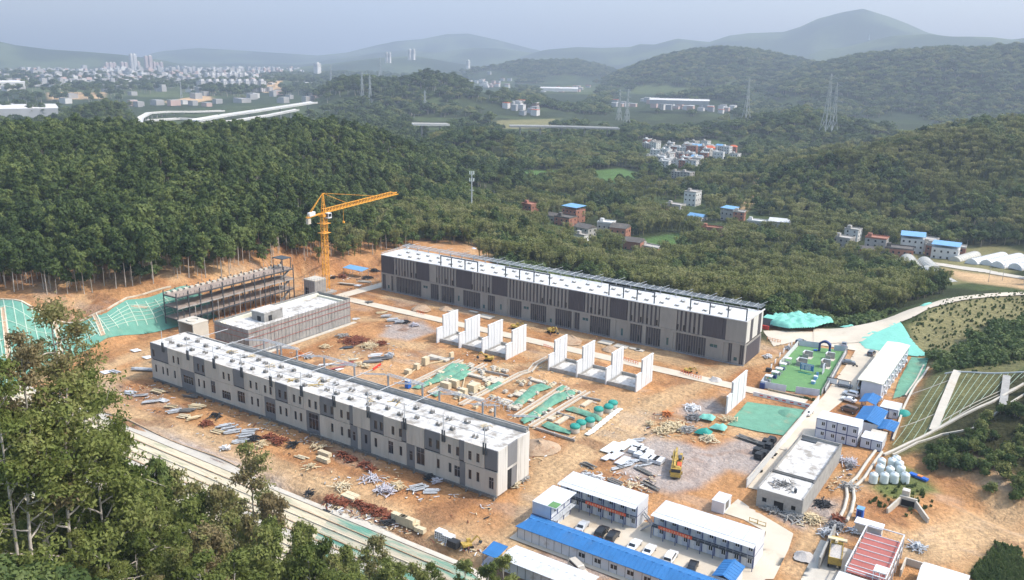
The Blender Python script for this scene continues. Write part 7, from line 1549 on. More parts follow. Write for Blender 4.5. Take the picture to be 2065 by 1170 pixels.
# ================================================================== village, masts, bridges, towns
def house(x, y, rz, w, d, h, wall, roof, label, group=None, storeys=2, roofk="flat", cat="house", wins=True, z=None):
    g = ground_z(x, y)-.5 if z is None else z; root = thing("village_house", label, cat, (x, y, g), rz, group); m = MB(); m.box(-w/2, -d/2, 0, w/2, d/2, h); part(root, "wall", m, wall, world=False); m = MB()
    if roofk == "flat":
        m.box(-w/2-.15, -d/2-.15, h, w/2+.15, d/2+.15, h+.2, 0)
        for a in ((-w/2-.15, -d/2-.15, w/2+.15, -d/2), (-w/2-.15, d/2, w/2+.15, d/2+.15), (-w/2-.15, -d/2, -w/2, d/2), (w/2, -d/2, w/2+.15, d/2)): m.box(a[0], a[1], h+.2, a[2], a[3], h+.9)
        m.box(-w/2+.6, -1, h+.2, -w/2+3.0, 1.6, h+2.4)
    elif roofk == "gable": m.extrude([(-d/2-.4, h), (d/2+.4, h), (0, h+d*.24)], 0, -w/2-.3, w/2+.3)
    elif roofk == "hip": m.add([(-w/2-.5, -d/2-.5, h), (w/2+.5, -d/2-.5, h), (w/2+.5, d/2+.5, h), (-w/2-.5, d/2+.5, h), (-w/4, 0, h+d*.28), (w/4, 0, h+d*.28)], [(0, 1, 5, 4), (1, 2, 5), (2, 3, 4, 5), (3, 0, 4), (3, 2, 1, 0)])
    elif roofk == "canopy":
        m.extrude([(-d/2-.5, h+1.9), (d/2+.5, h+2.5), (d/2+.5, h+2.3), (-d/2-.5, h+1.7)], 0, -w/2-.5, w/2+.5)
        for a in (-w/2+.2, w/2-.3):
            for b in (-d/2+.2, d/2-.3): m.box(a, b, h, a+.12, b+.12, h+1.8)
    part(root, "roof", m, roof, world=False)
    if wins:
        nw = max(2, int(w/3.2)); sh = h/storeys
        for s in range(storeys):
            for i in range(nw):
                X = -w/2+w*(i+.5)/nw; m = MB(); m.box(X-.55, -d/2-.06, s*sh+.9, X+.55, -d/2-.01, s*sh+2.2, 1); m.box(X-.65, -d/2-.12, s*sh+.78, X+.65, -d/2-.0, s*sh+.89, 0); link("window", m.mesh("window", ["render_white", "glass"]), root)
            for i in range(max(1, int(d/4))):
                Y = -d/2+d*(i+.5)/max(1, int(d/4)); m = MB(); m.box(w/2+.01, Y-.5, s*sh+.9, w/2+.06, Y+.5, s*sh+2.2, 1); link("window", m.mesh("window", ["render_white", "glass"]), root)
    return root
VILL = [  # px, py (foot), w, d, h, wall, roof, kind, storeys, label
 (1068,440,9,8,7,"brick","brick","flat",2,"brick house with flat roof standing alone at the left of the village"),(1156,450,12,9,10,"brick","roof_sky_blue","canopy",3,"brick house with blue and white roof canopy"),(1140,462,11,9,6.5,"brick","tile_old","flat",2,"low brick house in front of the blue-canopied one"),(1120,452,10,7,4.5,"render_gray","tile_old","gable",1,"old grey-roofed house left of the low brick one"),
 (1180,480,11,8,6,"render_gray","tile_old","gable",2,"grey tiled house below the brick ones"),(1172,492,7,5,4,"render_white","render_gray","flat",1,"small white annex in front of the grey tiled house"),(1222,474,9,8,8.5,"render_gray","render_white","flat",2,"pale windowless house beside the brown tiled one"),(1250,480,10,9,8,"brick","tile_old","gable",2,"brown tiled house right of the pale windowless one"),
 (1278,505,10,8,6,"brick","tile_old","gable",1,"brick and tile house above the grassy clearing"),(1312,508,13,7,4,"brick","render_gray","flat",1,"roofless-looking brick ruin at the grassy clearing"),(1396,410,9,11,12,"render_white","render_gray","flat",3,"tall white three-storey house in the middle of the valley"),(1362,420,12,8,6,"render_gray","render_gray","flat",2,"grey house left of the tall white one"),(1340,422,7,6,5,"brick","tile_old","gable",1,"small brick shed left of the grey house"),
 (1406,440,11,7,3.6,"render_white","roof_sky_blue","gable",1,"low blue-roofed shed below the tall white house"),(1470,442,9,8,8,"render_gray","roof_sky_blue","canopy",2,"pale house with blue roof sheets beside bamboo"),(1490,448,7,7,8.5,"brick","render_gray","flat",3,"narrow pink-brown house beside the blue sheeted one"),(1437,470,13,6,5,"brick","brick","flat",1,"plain red brick box house among bamboo"),(1530,455,14,7,3.6,"render_gray","render_white","flat",1,"low grey sheds left of the white sheeted roof"),(1572,457,13,8,4.2,"render_gray","roof_clean","gable",1,"long shed with bright white sheeted roof"),
 (1700,498,10,8,6,"render_gray","render_gray","flat",2,"unfinished grey house at the left of the right-hand group"),(1718,488,8,7,8,"render_white","render_gray","flat",3,"pale stepped house behind the unfinished one"),(1766,502,11,9,9,"render_gray","brick","flat",3,"grey house with red-brown roof parapet"),(1748,507,8,6,3.6,"brick","tile_old","gable",1,"little tiled shed before the red-parapet house"),(1812,518,14,10,7,"brick","tile_old","flat",2,"broad brick house beside the first greenhouses"),
 (1838,503,12,12,10,"render_white","roof_sky_blue","canopy",3,"tall white house with large blue roof canopy"),(1868,500,9,10,8,"render_white","render_gray","flat",2,"pale house joined to the blue-canopied one"),(1905,520,13,10,7.5,"render_white","roof_sky_blue","canopy",2,"wide white house with blue canopy nearest the lane"),(1930,512,8,8,6,"brick","render_gray","flat",2,"pink brick house at the right end of the group"),(1885,512,9,8,7,"brick","render_gray","flat",2,"brick house squeezed between the two blue canopies")]
VR = random.Random(4)
for px, py, w, d, h, wl, rf, k_, st, lb in VILL:
    x, y = at(px, py, -20 if py < 500 or px < 1650 else -18)[:2]; house(x, y, VR.uniform(-.35, .1)+.1, w*1.15, d*1.15, h, wl, rf, lb, None, st, k_)
    VILL_PX.append((px, py-2, 16+w*.9)); VILL_PX.append((px+1, py+9, 15+w*.8))
R = random.Random(21); UV = [(1305,288,"brick"),(1322,292,"render_gray"),(1345,300,"render_white"),(1360,300,"brick"),(1375,303,"render_white"),(1322,308,"render_white"),(1312,322,"render_gray"),(1335,322,"render_white"),(1350,320,"brick"),(1365,318,"render_gray"),(1380,320,"brick"),(1392,315,"render_white"),(1405,322,"render_gray"),(1420,318,"brick"),(1430,308,"brick"),(1452,300,"render_white"),(1465,303,"render_white"),(1478,302,"brick"),(1405,300,"render_gray"),(1390,296,"render_white"),(1440,300,"render_white"),(1385,362,"render_gray"),(1368,358,"render_gray"),(1395,335,"render_white"),(1340,333,"render_white")]
UV += [(int(R.triangular(1300, 1490, 1380)), int(R.uniform(290, 334)), R.choice(["brick", "render_gray", "render_gray", "render_white"])) for _ in range(30)]
for i, (px, py, wl) in enumerate(UV):
    x, y = at(px, py+6, -20)[:2]; red = px in (1430, 1478); blue_ = px in (1405, 1452) and py < 310 or (px, py) == (1405, 322)
    lb = {(1430,308): "pink house with bright orange-red hipped roof in the upper village", (1478,302): "house with red sheet roof at the right end of the upper village", (1452,300): "white house with blue roof sheets in the upper village", (1405,300): "grey house with blue roof sheets in the upper village", (1405,322): "house with strong blue roof at the front of the upper village"}.get((px, py), "small flat-roofed concrete or brick house in the crowded upper village")
    house(x, y, R.uniform(-.3, .3), R.uniform(8, 13), R.uniform(7, 11), R.uniform(6, 11), wl, "tile_red" if red else "roof_sky_blue" if blue_ else R.choice(["render_gray", "render_white", "render_white"]), lb, "houses of the upper village", 3, "hip" if red else "gable" if blue_ else "flat")
    VILL_PX.append((px, py+4, 23))
VILL_PX += [(1400,350,10),(1405,380,9),(1395,368,10),(1210,370,14)]
# houses far off, a few pixels each
def far_cluster(pts, dist, n, spread, mats_, label, group, h=(6, 12), w=(9, 18)):
    pass
FARH = [((1020,1085,226,236),1500,16,"white houses of the hamlet beyond the road bridge"),((1330,1400,208,220),1700,16,"houses of the far hamlet beside the pylons"),((945,1040,158,170),3000,20,"white houses beyond the dark knoll"),((1400,1480,212,222),1650,14,"houses at the foot of the far right hill"),((1230,1330,200,214),1900,12,"pale sheds in the far valley centre"),((1090,1200,172,184),2700,14,"tiny buildings along the far valley")]
for (x0, x1, y0, y1), dist, n, lb in FARH:
    for i in range(n):
        px = R.uniform(x0, x1); py = R.uniform(y0, y1); p = at(px, py+2, -20+(6 if dist > 1500 else 0))[:2]; k = dist/math.hypot(*p); sc_ = dist/1500
        x, y = p; m = MB(); w, d, h = R.uniform(9, 15)*sc_**.5, R.uniform(8, 12), R.uniform(6, 12); g = ground_z(x, y); m.box(x-w/2, y-d/2, g-2, x+w/2, y+d/2, g+h, 0); m.box(x-w/2-.4, y-d/2-.4, g+h, x+w/2+.4, y+d/2+.4, g+h+.8, 1)
        single("far_house", m, [R.choice(["far_white", "far_white", "far_pink", "far_gray"]), R.choice(["far_white", "far_gray", "tile_red" if R.random() < .3 else "far_white"])], "small pale house in the cluster of " + lb.replace("white ", "").replace("pale ", ""), "house", lb)
    VILL_PX.append(((x0+x1)/2, (y0+y1)/2+6, (x1-x0)/2+4))
# the town on the plain
TR = random.Random(33); CITY = []
for i in range(295):
    px = TR.triangular(-40, 560, 260) if i < 200 else TR.uniform(-40, 640); py = TR.gauss(157, 9) if i < 200 else TR.uniform(138, 212)
    py += max(0, (120-px))*.06
    if py < 141: py = 142+TR.random()*8
    p = at(px, py, -20); d_ = math.hypot(p[0], p[1]); w, dd, h = TR.uniform(11, 30), TR.uniform(11, 30), TR.uniform(9, 26) if py < 165 else TR.uniform(7, 14); CITY.append((p[0], p[1], w, dd, h, py))
for x, y, w, d, h, py in CITY:
    if math.hypot(x, y) > 11000: continue
    g = ground_z(x, y); m = MB(); m.box(x-w/2, y-d/2, g-3, x+w/2, y+d/2, g+h, 0); m.box(x-w/2, y-d/2, g+h, x+w/2, y+d/2, g+h+1, 1)
    if h > 18: m.box(x-w*.2, y-d*.2, g+h+1, x+w*.2, y+d*.2, g+h+4, 0)
    single("town_building", m, [TR.choice(["town_pale", "town_pale", "far_white", "town_gray", "far_pink"]), TR.choice(["town_pale", "town_gray"])], "pale low building of the hazy town on the plain at the left", "building", "buildings of the hazy town")
m = MB()
for i in range(1500):
    px = TR.triangular(-60, 640, 230); py = TR.uniform(141, 190)**1.0; py = 141+(py-141)*TR.random()
    x, y, z = at(px, py, -20)
    if vnoise(np.array([x/300]), np.array([y/300]), 4)[0] < .38: continue
    w, d = TR.uniform(8, 20), TR.uniform(8, 20); g = -26+0*z; g = ground_z(x, y) if i % 2 else -24; h = TR.uniform(7, 20)+(0 if i % 2 else 8); m.box(x-w/2, y-d/2, g-3, x+w/2, y+d/2, g+h, TR.choice([0, 0, 1, 1, 2, 3]))
tag(link("town_houses", m.mesh("town_houses", ["town_pale", "town_gray", "far_pink", "far_white"])), "mass of tiny hazy houses making up the far town", kind="stuff")
def tower(px, py0, py1, wpx, dist, label, grp, mt="far_pink"):
    if px < 600: q_ = at(px, py1, -20); dist = math.hypot(q_[0], q_[1])
    b = at_dist(px, py1, dist); t = at_dist(px, py0, dist); w = wpx/FPX*dist; g = b[2]-30; root = thing("tower_block", label, "tower block", (b[0], b[1], g), 0, grp); m = MB(); m.box(-w/2, -w/2, 0, w/2, w/2, t[2]-g); part(root, "wall", m, mt, world=False)
    m = MB(); n = 5
    for k in range(3): X = -w/2+w*(k+.25)/3; m.box(X, -w/2-.6, 28, X+w*.12, -w/2-.05, t[2]-g-3); m.box(w/2+.05, X, 28, w/2+.6, X+w*.12, t[2]-g-3)
    part(root, "window_band", m, "far_gray" if mt != "far_gray" else "far_white", world=False); m = MB(); m.box(-w*.25, -w*.25, t[2]-g, w*.25, w*.25, t[2]-g+5); part(root, "roof_house", m, "far_white", world=False)
for px, y0, w, lb in ((216,127,5,0),(224,127,6,0),(231,127,5,0),(247,126,5,0),(254,127,6,0),(267,110,6,1),(273,110,6,1),(280,125,5,0),(296,114,5,2),(304,113,6,2),(312,126,5,0),(318,127,4,0),(326,126,5,0)):
    tower(px, y0, 141, w, 6000, ["hazy pinkish tower block in the far town cluster, one of the lower ones", "pair of tallest pinkish tower blocks in the far town cluster", "second tallest pinkish tower blocks right of the tallest pair"][lb], "tower blocks of the far town", "far_pink" if lb != 1 else "far_white")
for i in range(4): tower(420+i*10, 150, 164, 8, 3700, "white topped apartment block in the left far estate row", "left estate apartment blocks", "far_white" if i % 2 else "far_gray")
for i in range(4): tower(465+i*10, 149, 164, 8, 3700, "white topped apartment block in the right far estate row", "right estate apartment blocks", "far_white" if i % 2 else "far_gray")
for i in range(9): tower(408+i*15, 163, 184, 13, 3000, "grey unfinished apartment block wrapped in scaffolding, in the front estate row", "unfinished apartment blocks", "far_gray")
for px, y0, y1, w, lb in ((510,141,150,6,"pinkish far block right of the estates"),(520,144,150,5,"low pinkish far block right of the estates"),(640,128,134,10,"lone white block far beyond the plain"),(944,122,132,6,"white far tower of the works on the hill flank"),(826,100,109,5,"paired white far towers on the blue ridge, left one"),(834,100,109,5,"paired white far towers on the blue ridge, right one"),(780,107,115,4,"white far tower left on the blue ridge"),(786,107,115,4,"second white far tower left on the blue ridge")): tower(px, y0, y1, w, 4600 if px > 650 else 3900, lb, None, "far_white" if px > 600 else "far_pink")
# factories at the left edge
for x0, x1, py, dist, dep, h, lb in ((-60,118,232,1750,110,16,"huge white-roofed factory hall at the left edge"),(-40,52,183,2700,120,26,"second long white factory beyond the first one"),(595,640,172,3000,60,10,"low white shed beyond the wooded spur"),(1440-130,1430,205,1900,40,8,"long white-roofed shed at the far hamlet"),(1090,1165,181,2700,50,9,"long white roof in the far valley")):
    a = at_dist(x0, py, dist); b = at_dist(x1, py, dist); rz = math.atan2(b[1]-a[1], b[0]-a[0]); L = math.hypot(b[0]-a[0], b[1]-a[1]); g = min(a[2], b[2])-4; root = thing("factory_hall", lb, "factory", (a[0], a[1], g), rz)
    m = MB(); m.box(0, 0, 0, L, dep, h); part(root, "wall", m, "far_gray" if dist < 2000 else "far_white", world=False); m = MB()
    for k in range(4): m.extrude([(dep*k/4, h+.01), (dep*(k+1)/4, h+.01), (dep*(k+.5)/4, h+2.2)], 0, -1, L+1)
    part(root, "roof", m, "far_white", world=False)
# bridges
def viaduct(pts, wd, label, name="viaduct", pier=35, zoff=0, rail=True):
    P = [Vector(at_dist(a, b, d)) for a, b, d in pts]; root = thing(name, label, "bridge", tuple(P[0])); m = MB(); q = MB(); r_ = MB()
    for a, b in zip(P[:-1], P[1:]):
        m.beam(a, b, wd, 1.8); d = (b-a); L = d.length; s = Vector((-d.y, d.x, 0)).normalized()*wd/2
        if rail: r_.beam(a+s+Vector((0, 0, 1.4)), b+s+Vector((0, 0, 1.4)), .5, 1.0); r_.beam(a-s+Vector((0, 0, 1.4)), b-s+Vector((0, 0, 1.4)), .5, 1.0)
        for k in range(int(L/pier)+1):
            c = a+d*(k+.5)/(int(L/pier)+1); g = ground_z(c.x, c.y)
            if c.z-2 > g: q.box(c.x-.8, c.y-.8, g-3, c.x+.8, c.y+.8, c.z-.9)
    part(root, "deck", m, "render_white" if "curv" in label or "pale" in label else "concrete")
    if q.v: part(root, "pier", q, "concrete")
    if r_.v: part(root, "parapet", r_, "far_white")
viaduct([(832,251,1180),(905,252,1190)], 13, "short pale stretch of motorway bridge among the trees"); viaduct([(1028,255,1230),(1110,256,1240),(1248,260,1250)], 14, "long straight motorway bridge across the valley")
viaduct([(280,252,1500),(284,238,1560),(300,229,1650),(340,226,1750),(400,226,1800),(450,224,1850)], 9, "curving loop ramp of the far interchange"); viaduct([(392,244,1450),(450,234,1500),(520,224,1540),(580,215,1570),(634,207,1600)], 20, "wide pale main carriageway of the far interchange")
viaduct([(400,250,1400),(470,245,1430),(540,234,1470),(600,222,1500)], 11, "lower pale carriageway of the far interchange"); viaduct([(300,244,1480),(360,240,1520),(430,243,1520)], 9, "short pale slip road of the far interchange")
viaduct([(1320,203,2000),(1370,205,1990)], 10, "tiny far road bridge behind the twin pylons")
VILL_PX += [(868,256,42)]+[(k, 266, 13) for k in range(1030, 1250, 12)]+[(350,236,90),(440,238,80),(540,228,70),(300,246,40),(600,214,40),(500,240,60),(580,232,50),(620,220,40)]
# pylons
def pylon(px, pt, pb, label, grp, arms=3, dist=None):
    g0 = at(px, pb, -18); d = dist or math.hypot(g0[0], g0[1]); b = at_dist(px, pb, d); t = at_dist(px, pt, d); H = t[2]-b[2]+4; root = thing("pylon", label, "pylon", (b[0], b[1], b[2]-4), -.5, grp); m = MB(); w = H*.075; th = d*.00034
    lv = [0, .22, .42, .58, .72, .85, 1.0]; ww = [w, w*.66, w*.42, w*.3, w*.24, w*.2, w*.04]
    for k in range(6):
        for a, c in ((-1, -1), (1, -1), (1, 1), (-1, 1)): m.beam((a*ww[k], c*ww[k], H*lv[k]), (a*ww[k+1], c*ww[k+1], H*lv[k+1]), th)
        for a, c, e, f in ((-1, -1, 1, -1), (1, -1, 1, 1), (1, 1, -1, 1), (-1, 1, -1, -1)): m.beam((a*ww[k], c*ww[k], H*lv[k]), (e*ww[k+1], f*ww[k+1], H*lv[k+1]), th*.6); m.beam((e*ww[k], f*ww[k], H*lv[k]), (a*ww[k+1], c*ww[k+1], H*lv[k+1]), th*.6)
    part(root, "lattice", m, "pylon", world=False)
    for j in range(arms):
        z = H*(.58+.16*j+.02); L = H*(.19-.02*j); m = MB()
        for s in (-1, 1): m.beam((s*w*.2, 0, z), (s*L, 0, z-.0), th*.9); m.beam((s*w*.2, 0, z+H*.04), (s*L, 0, z), th*.7); m.beam((s*L, 0, z), (s*L, 0, z-H*.03), th*.6)
        part(root, "cross_arm", m, "pylon", world=False)
for a in ((1665,148,258,"taller left one of the twin pylons on the right-hand hill","twin pylons on the right"),(1679,166,255,"shorter right one of the twin pylons on the right-hand hill","twin pylons on the right"),(1505,157,232,"single slim pylon left of the twin pylons"," "),(1248,180,238,"left one of the pair of pylons in the valley centre","pair of pylons in the valley"),(1264,180,242,"right one of the pair of pylons in the valley centre","pair of pylons in the valley"),(857,182,232,"single pylon before the dark knoll",""),(747,152,217,"right pylon on the left flank of the knoll",""),(731,145,208,"left pylon on the flank of the knoll",""),(697,147,180,"pale pylon on the ridge above the interchange",""),(668,129,180,"tall pale pylon at the left of the ridge",""),(366,165,198,"faint pylon on the plain before the town",""),(767,115,160,"faint far pylon behind the knoll","")):
    pylon(a[0], a[1], a[2], a[3], a[4].strip() or None, dist={1665:1150,1679:1050,1505:1350,1248:1500,1264:1450,857:1700,747:1750,731:1800,697:2300,668:2400,366:2400,767:3000}[a[0]])
for a in ((1752,69,76,5500),): pylon(a[0], a[1]-2, a[2]+3, "tiny pylon on the blue skyline right of the peak", None, dist=a[3])
# phone mast
b = at_dist(951, 432, 560); t = at_dist(951, 347, 560); root = thing("phone_mast", "slim grey phone mast with white antennas rising from the wood", "mast", (b[0], b[1], b[2]-6)); H = t[2]-b[2]+6; m = MB(); m.cyl((0, 0, 0), (0, 0, H), .55, .3, 8); part(root, "pole", m, "steel_pale", world=False); m = MB()
for z in (H-1.5, H-6, H-12):
    m.lathe((0, 0, z), [(1.5, 0), (1.5, .2)], 12)
part(root, "platform", m, "steel_pale", world=False)
for z in (H-1.0, H-5.6):
    for k in range(6): a = k*1.05; m = MB(); m.obox((1.5*math.cos(a), 1.5*math.sin(a), z+.6), (.25, .45, 2.0), a); part(root, "antenna", m, "plastic_white", world=False)
# greenhouses
def greenhouse(p0, p1, w, mt_, label, z=-16):
    a = at(*p0, z); b = at(*p1, z); d = Vector((b[0]-a[0], b[1]-a[1], 0)); L = d.length; rz = math.atan2(d.y, d.x); g = min(ground_z(*a[:2]), ground_z(*b[:2])); root = thing("greenhouse", label, "greenhouse", (a[0], a[1], g), rz); m = MB(); n = 10; V = []
    for X in (0, L):
        for k in range(n+1): t = math.pi*k/n; V.append((X, -w/2*math.cos(t), .6+w*.42*math.sin(t)))
    m.add(V, [(k, k+1, k+n+2, k+n+1) for k in range(n)]+[tuple(range(n+1)), tuple(range(2*n+1, n, -1))], 0, False); m.box(0, -w/2, 0, L, -w/2+.1, .65); m.box(0, w/2-.1, 0, L, w/2, .65); part(root, "cover", m, mt_, world=False); m = MB()
    for j in range(int(L/3)+1):
        X = min(L, j*3)
        for k in range(n): t0, t1 = math.pi*k/n, math.pi*(k+1)/n; m.beam((X, -w/2*1.02*math.cos(t0), .62+w*.43*math.sin(t0)), (X, -w/2*1.02*math.cos(t1), .62+w*.43*math.sin(t1)), .12)
    part(root, "hoop", m, "galv", world=False)
for p0, p1, w, mt_, lb in (((1822,541),(1800,519),8,"greenhouse","dusty tunnel greenhouse, leftmost of the near group"),((1850,543),(1830,517),8.5,"greenhouse","dusty tunnel greenhouse, second of the near group"),((1885,544),(1864,525),8,"greenhouse","short dusty tunnel greenhouse, third of the near group"),((1926,578),(1868,545),7,"greenhouse","long dusty tunnel greenhouse nearest the road"),
    ((1925,524),(1968,512),7,"greenhouse","tunnel greenhouse beside the wide white house"),((1958,533),(2022,518),7.5,"panel_white","white tunnel greenhouse, first of the far group"),((1988,538),(2055,523),7.5,"panel_white","white tunnel greenhouse, second of the far group"),((2010,545),(2090,531),8,"panel_white","white tunnel greenhouse, third of the far group"),((2045,552),(2110,542),8,"panel_white","white tunnel greenhouse at the right edge")): greenhouse(p0, p1, w, mt_, lb)
VILL_PX += [(1845,532,48),(1900,560,34),(1950,520,34),(2000,528,50),(2060,540,50),(1880,550,50)]
for px, pt, pb, lb in ((1992,545,575,"leaning pole beside the lower lane"),(2020,540,572,"wooden pole beside the greenhouses"),(1568,475,500,"pale pole in the bamboo right of the village")): 
    b = at(px, pb, -13); h = (pb-pt)/FPX*math.hypot(b[0], b[1]); m = MB(); m.cyl((b[0], b[1], ground_z(*b[:2])), (b[0], b[1], ground_z(*b[:2])+h), .14, .1, 6); m.beam((b[0]-.8, b[1], ground_z(*b[:2])+h*.9), (b[0]+.8, b[1], ground_z(*b[:2])+h*.9), .1); single("utility_pole", m, "concrete", lb, "pole")
znet([(470,330),(560,280),(660,270),(600,330),(520,360)], "green net scrap left of the long cream slab", 7); znet([(760,400),(860,350),(900,370),(800,430)], "green net scrap over the pale concrete pad", 8); znet([(1300,410),(1360,385),(1400,400),(1330,440)], "green net scrap at the head of the fourth kerb", 9)
# low footings between the trench kerbs
FR = random.Random(17)
for i in range(120):
    u, v = FR.choice([(0, 0), (1, 0), (2, 0), (3, 0)])[0], FR.random(); a, b = rails[u+0], rails[u+1]; s = FR.uniform(.18, .82); P0_ = (a[0][0]+(a[1][0]-a[0][0])*v, a[0][1]+(a[1][1]-a[0][1])*v); P1_ = (b[0][0]+(b[1][0]-b[0][0])*v, b[0][1]+(b[1][1]-b[0][1])*v)
    x, y = zz(P0_[0]+(P1_[0]-P0_[0])*s, P0_[1]+(P1_[1]-P0_[1])*s)[:2]; w, d, h = FR.uniform(.7, 1.9), FR.uniform(.7, 1.9), FR.uniform(.2, .7); m = MB(); m.box(x-w/2, y-d/2, .2, x+w/2, y+d/2, .2+h); m.box(x-w*.2, y-d*.2, .2+h, x+w*.2, y+d*.2, .5+h)
    single("footing", m, FR.choice(["concrete_pale", "ply", "concrete_pale"]), "low cream footing block in the bed between the service trenches", "footing", "low footings between the service trenches")
for i, (a, b) in enumerate((((600,300),(940,330)),((620,250),(560,500)),((940,330),(700,470)),((860,500),(1040,560)),((1400,400),(1060,600)),((1180,640),(1420,600)),((240,230),(460,185)),((120,330),(300,200)))):
    P = zz(*a); Q = zz(*b); m = MB(); m.beam((P[0], P[1], .4), (Q[0], Q[1], .4), .22, .4); single("bed_edge_board", m, "wood", "thin timber edging board round a foundation bed", "board", "timber edging of the foundation beds")
# trackside rubble nobody could count
deb = []; DR = np.random.default_rng(12)
for poly, n in (([(240,780),(330,770),(700,915),(1000,1020),(1020,1060),(900,1060),(600,960),(240,820)], 900), ([(560,700),(800,690),(860,740),(640,760)], 260), ([(640,545),(765,540),(765,580),(660,590)], 220), ([(800,735),(1000,700),(1300,800),(1240,880),(1100,890)], 420), ([(1300,820),(1480,850),(1440,900),(1300,880)], 200), ([(1540,1020),(1700,940),(1760,1000),(1680,1100),(1600,1060)], 420), ([(1160,940),(1330,960),(1330,1000),(1180,970)], 140), ([(600,1000),(1000,1110),(990,1130),(620,1020)], 300), ([(1060,870),(1110,930),(1060,990),(1030,1000)], 120)):
    W_ = atl(poly); xs = [p[0] for p in W_]; ys = [p[1] for p in W_]; X = DR.uniform(min(xs), max(xs), n*3); Y = DR.uniform(min(ys), max(ys), n*3); k = sdist(X, Y, W_) > 0; X, Y = X[k][:n], Y[k][:n]; deb.append(np.stack([X, Y], 1))
deb = np.concatenate(deb); mats_ = ["wood", "panel_white", "concrete", "black_plastic", "rust", "cloth_lilac", "galv"]; m = MB()
deb = deb[vnoise(deb[:, 0]/5, deb[:, 1]/5, 7)+DR.normal(size=len(deb))*.08 > .52]
for i, (X, Y) in enumerate(deb):
    if LX0-1 < X < LX1+1 and LY0-1 < Y < LY1+2: continue
    if HX0-1 < X < HX1+1 and HY0-1 < Y < HY1+1: continue
    m.obox((X, Y, .27), (DR.uniform(.15, 1.0)**1.3*1.5, DR.uniform(.06, .3), DR.uniform(.04, .16)), DR.random()*3.1, int(DR.choice(7, p=[.3, .17, .17, .1, .12, .06, .08])), DR.uniform(-.2, .2))
tag(link("debris", m.mesh("debris", mats_)), "small broken boards, bricks and litter scattered over the earth", kind="stuff")
FOR = scatter()
fg_ = [("gum_tree", "slender gum tree with a bare pale trunk on the wooded hillside behind the site", "tree", euc_mid, "gum trees along the edge of the hillside wood"),
       ("broadleaf_tree", "round dark broadleaf tree in the wood behind the dark hall", "tree", broad_mid, "broadleaf trees in the near valley wood"),
       ("bamboo_clump", "feathery yellow-green bamboo clump in the wood behind the dark hall", "bamboo", bamboo_mid, "bamboo clumps in the near valley wood")]
PARTS = []
for kk, (nm, lb, ct, gen, gr) in enumerate(fg_):
    protos = []
    for v in range(3):
        pr, t, c = tree_thing(nm, lb, ct, gen(100+kk*10+v), gr); protos.append(pr); PARTS.append((kk, v, t, c))
    sel = np.where(FOR[:, 4] == kk)[0]; sel = sel[np.argsort(FOR[sel, 5])]
    inside = sel[(FOR[sel, 6] > -10) & (FOR[sel, 6] < 2075) & (FOR[sel, 7] < 1000)][:290 if kk < 2 else 200]
    for j, i in enumerate(inside):
        X, Y, Z, s = FOR[i, :4]; o = protos[j % 3].put((X, Y, Z-.3), RNG.random()*6.28, scale=(s*RNG.uniform(.85, 1.15), s*RNG.uniform(.85, 1.15), s*RNG.uniform(.9, 1.15)*(1.18 if kk == 0 else 1)))
    FOR[inside, 4] = -1
# everything farther: one wood
REST = FOR[FOR[:, 4] >= 0]
def forest_object(name, pts, srcs, label):
    me = bpy.data.meshes.new(name); n = len(pts); me.vertices.add(n); me.vertices.foreach_set("co", pts[:, :3].astype(np.float32).ravel())
    for an, ty, dat in (("size", 'FLOAT_VECTOR', np.stack([pts[:, 3]*RNG.uniform(.85, 1.2, n), pts[:, 3]*RNG.uniform(.85, 1.2, n), (pts[:, 3]**.42)*RNG.uniform(.85, 1.2, n)], 1)), ("turn", 'FLOAT_VECTOR', np.stack([np.zeros(n), np.zeros(n), RNG.random(n)*6.28], 1))):
        a = me.attributes.new(an, ty, 'POINT'); a.data.foreach_set("vector", dat.astype(np.float32).ravel())
    a = me.attributes.new("variant", 'INT', 'POINT'); a.data.foreach_set("value", RNG.integers(0, len(srcs), n).astype(np.int32))
    o = link(name, me); tag(o, label, kind="stuff")
    ng = bpy.data.node_groups.new(name, "GeometryNodeTree"); ng.interface.new_socket("Geometry", in_out='INPUT', socket_type='NodeSocketGeometry'); ng.interface.new_socket("Geometry", in_out='OUTPUT', socket_type='NodeSocketGeometry')
    N = ng.nodes; Lk = ng.links; gi = N.new("NodeGroupInput"); go = N.new("NodeGroupOutput"); jn = N.new("GeometryNodeJoinGeometry")
    for t, c in reversed(srcs):
        j2 = N.new("GeometryNodeJoinGeometry")
        for ob in (t, c):
            if ob is None: continue
            oi = N.new("GeometryNodeObjectInfo"); oi.transform_space = 'ORIGINAL'; oi.inputs["Object"].default_value = ob; Lk.new(oi.outputs["Geometry"], j2.inputs[0])
        gt = N.new("GeometryNodeGeometryToInstance"); Lk.new(j2.outputs[0], gt.inputs[0]); Lk.new(gt.outputs[0], jn.inputs[0])
    ip = N.new("GeometryNodeInstanceOnPoints"); Lk.new(gi.outputs[0], ip.inputs["Points"]); Lk.new(jn.outputs[0], ip.inputs["Instance"]); ip.inputs["Pick Instance"].default_value = True
    def att(nm_, ty):
        a = N.new("GeometryNodeInputNamedAttribute"); a.data_type = ty; a.inputs["Name"].default_value = nm_; return a.outputs["Attribute"]
    Lk.new(att("variant", 'INT'), ip.inputs["Instance Index"]); Lk.new(att("size", 'FLOAT_VECTOR'), ip.inputs["Scale"])
    er = N.new("FunctionNodeEulerToRotation"); Lk.new(att("turn", 'FLOAT_VECTOR'), er.inputs[0]); Lk.new(er.outputs[0], ip.inputs["Rotation"]); Lk.new(ip.outputs[0], go.inputs[0])
    md = o.modifiers.new("trees", 'NODES'); md.node_group = ng; return o
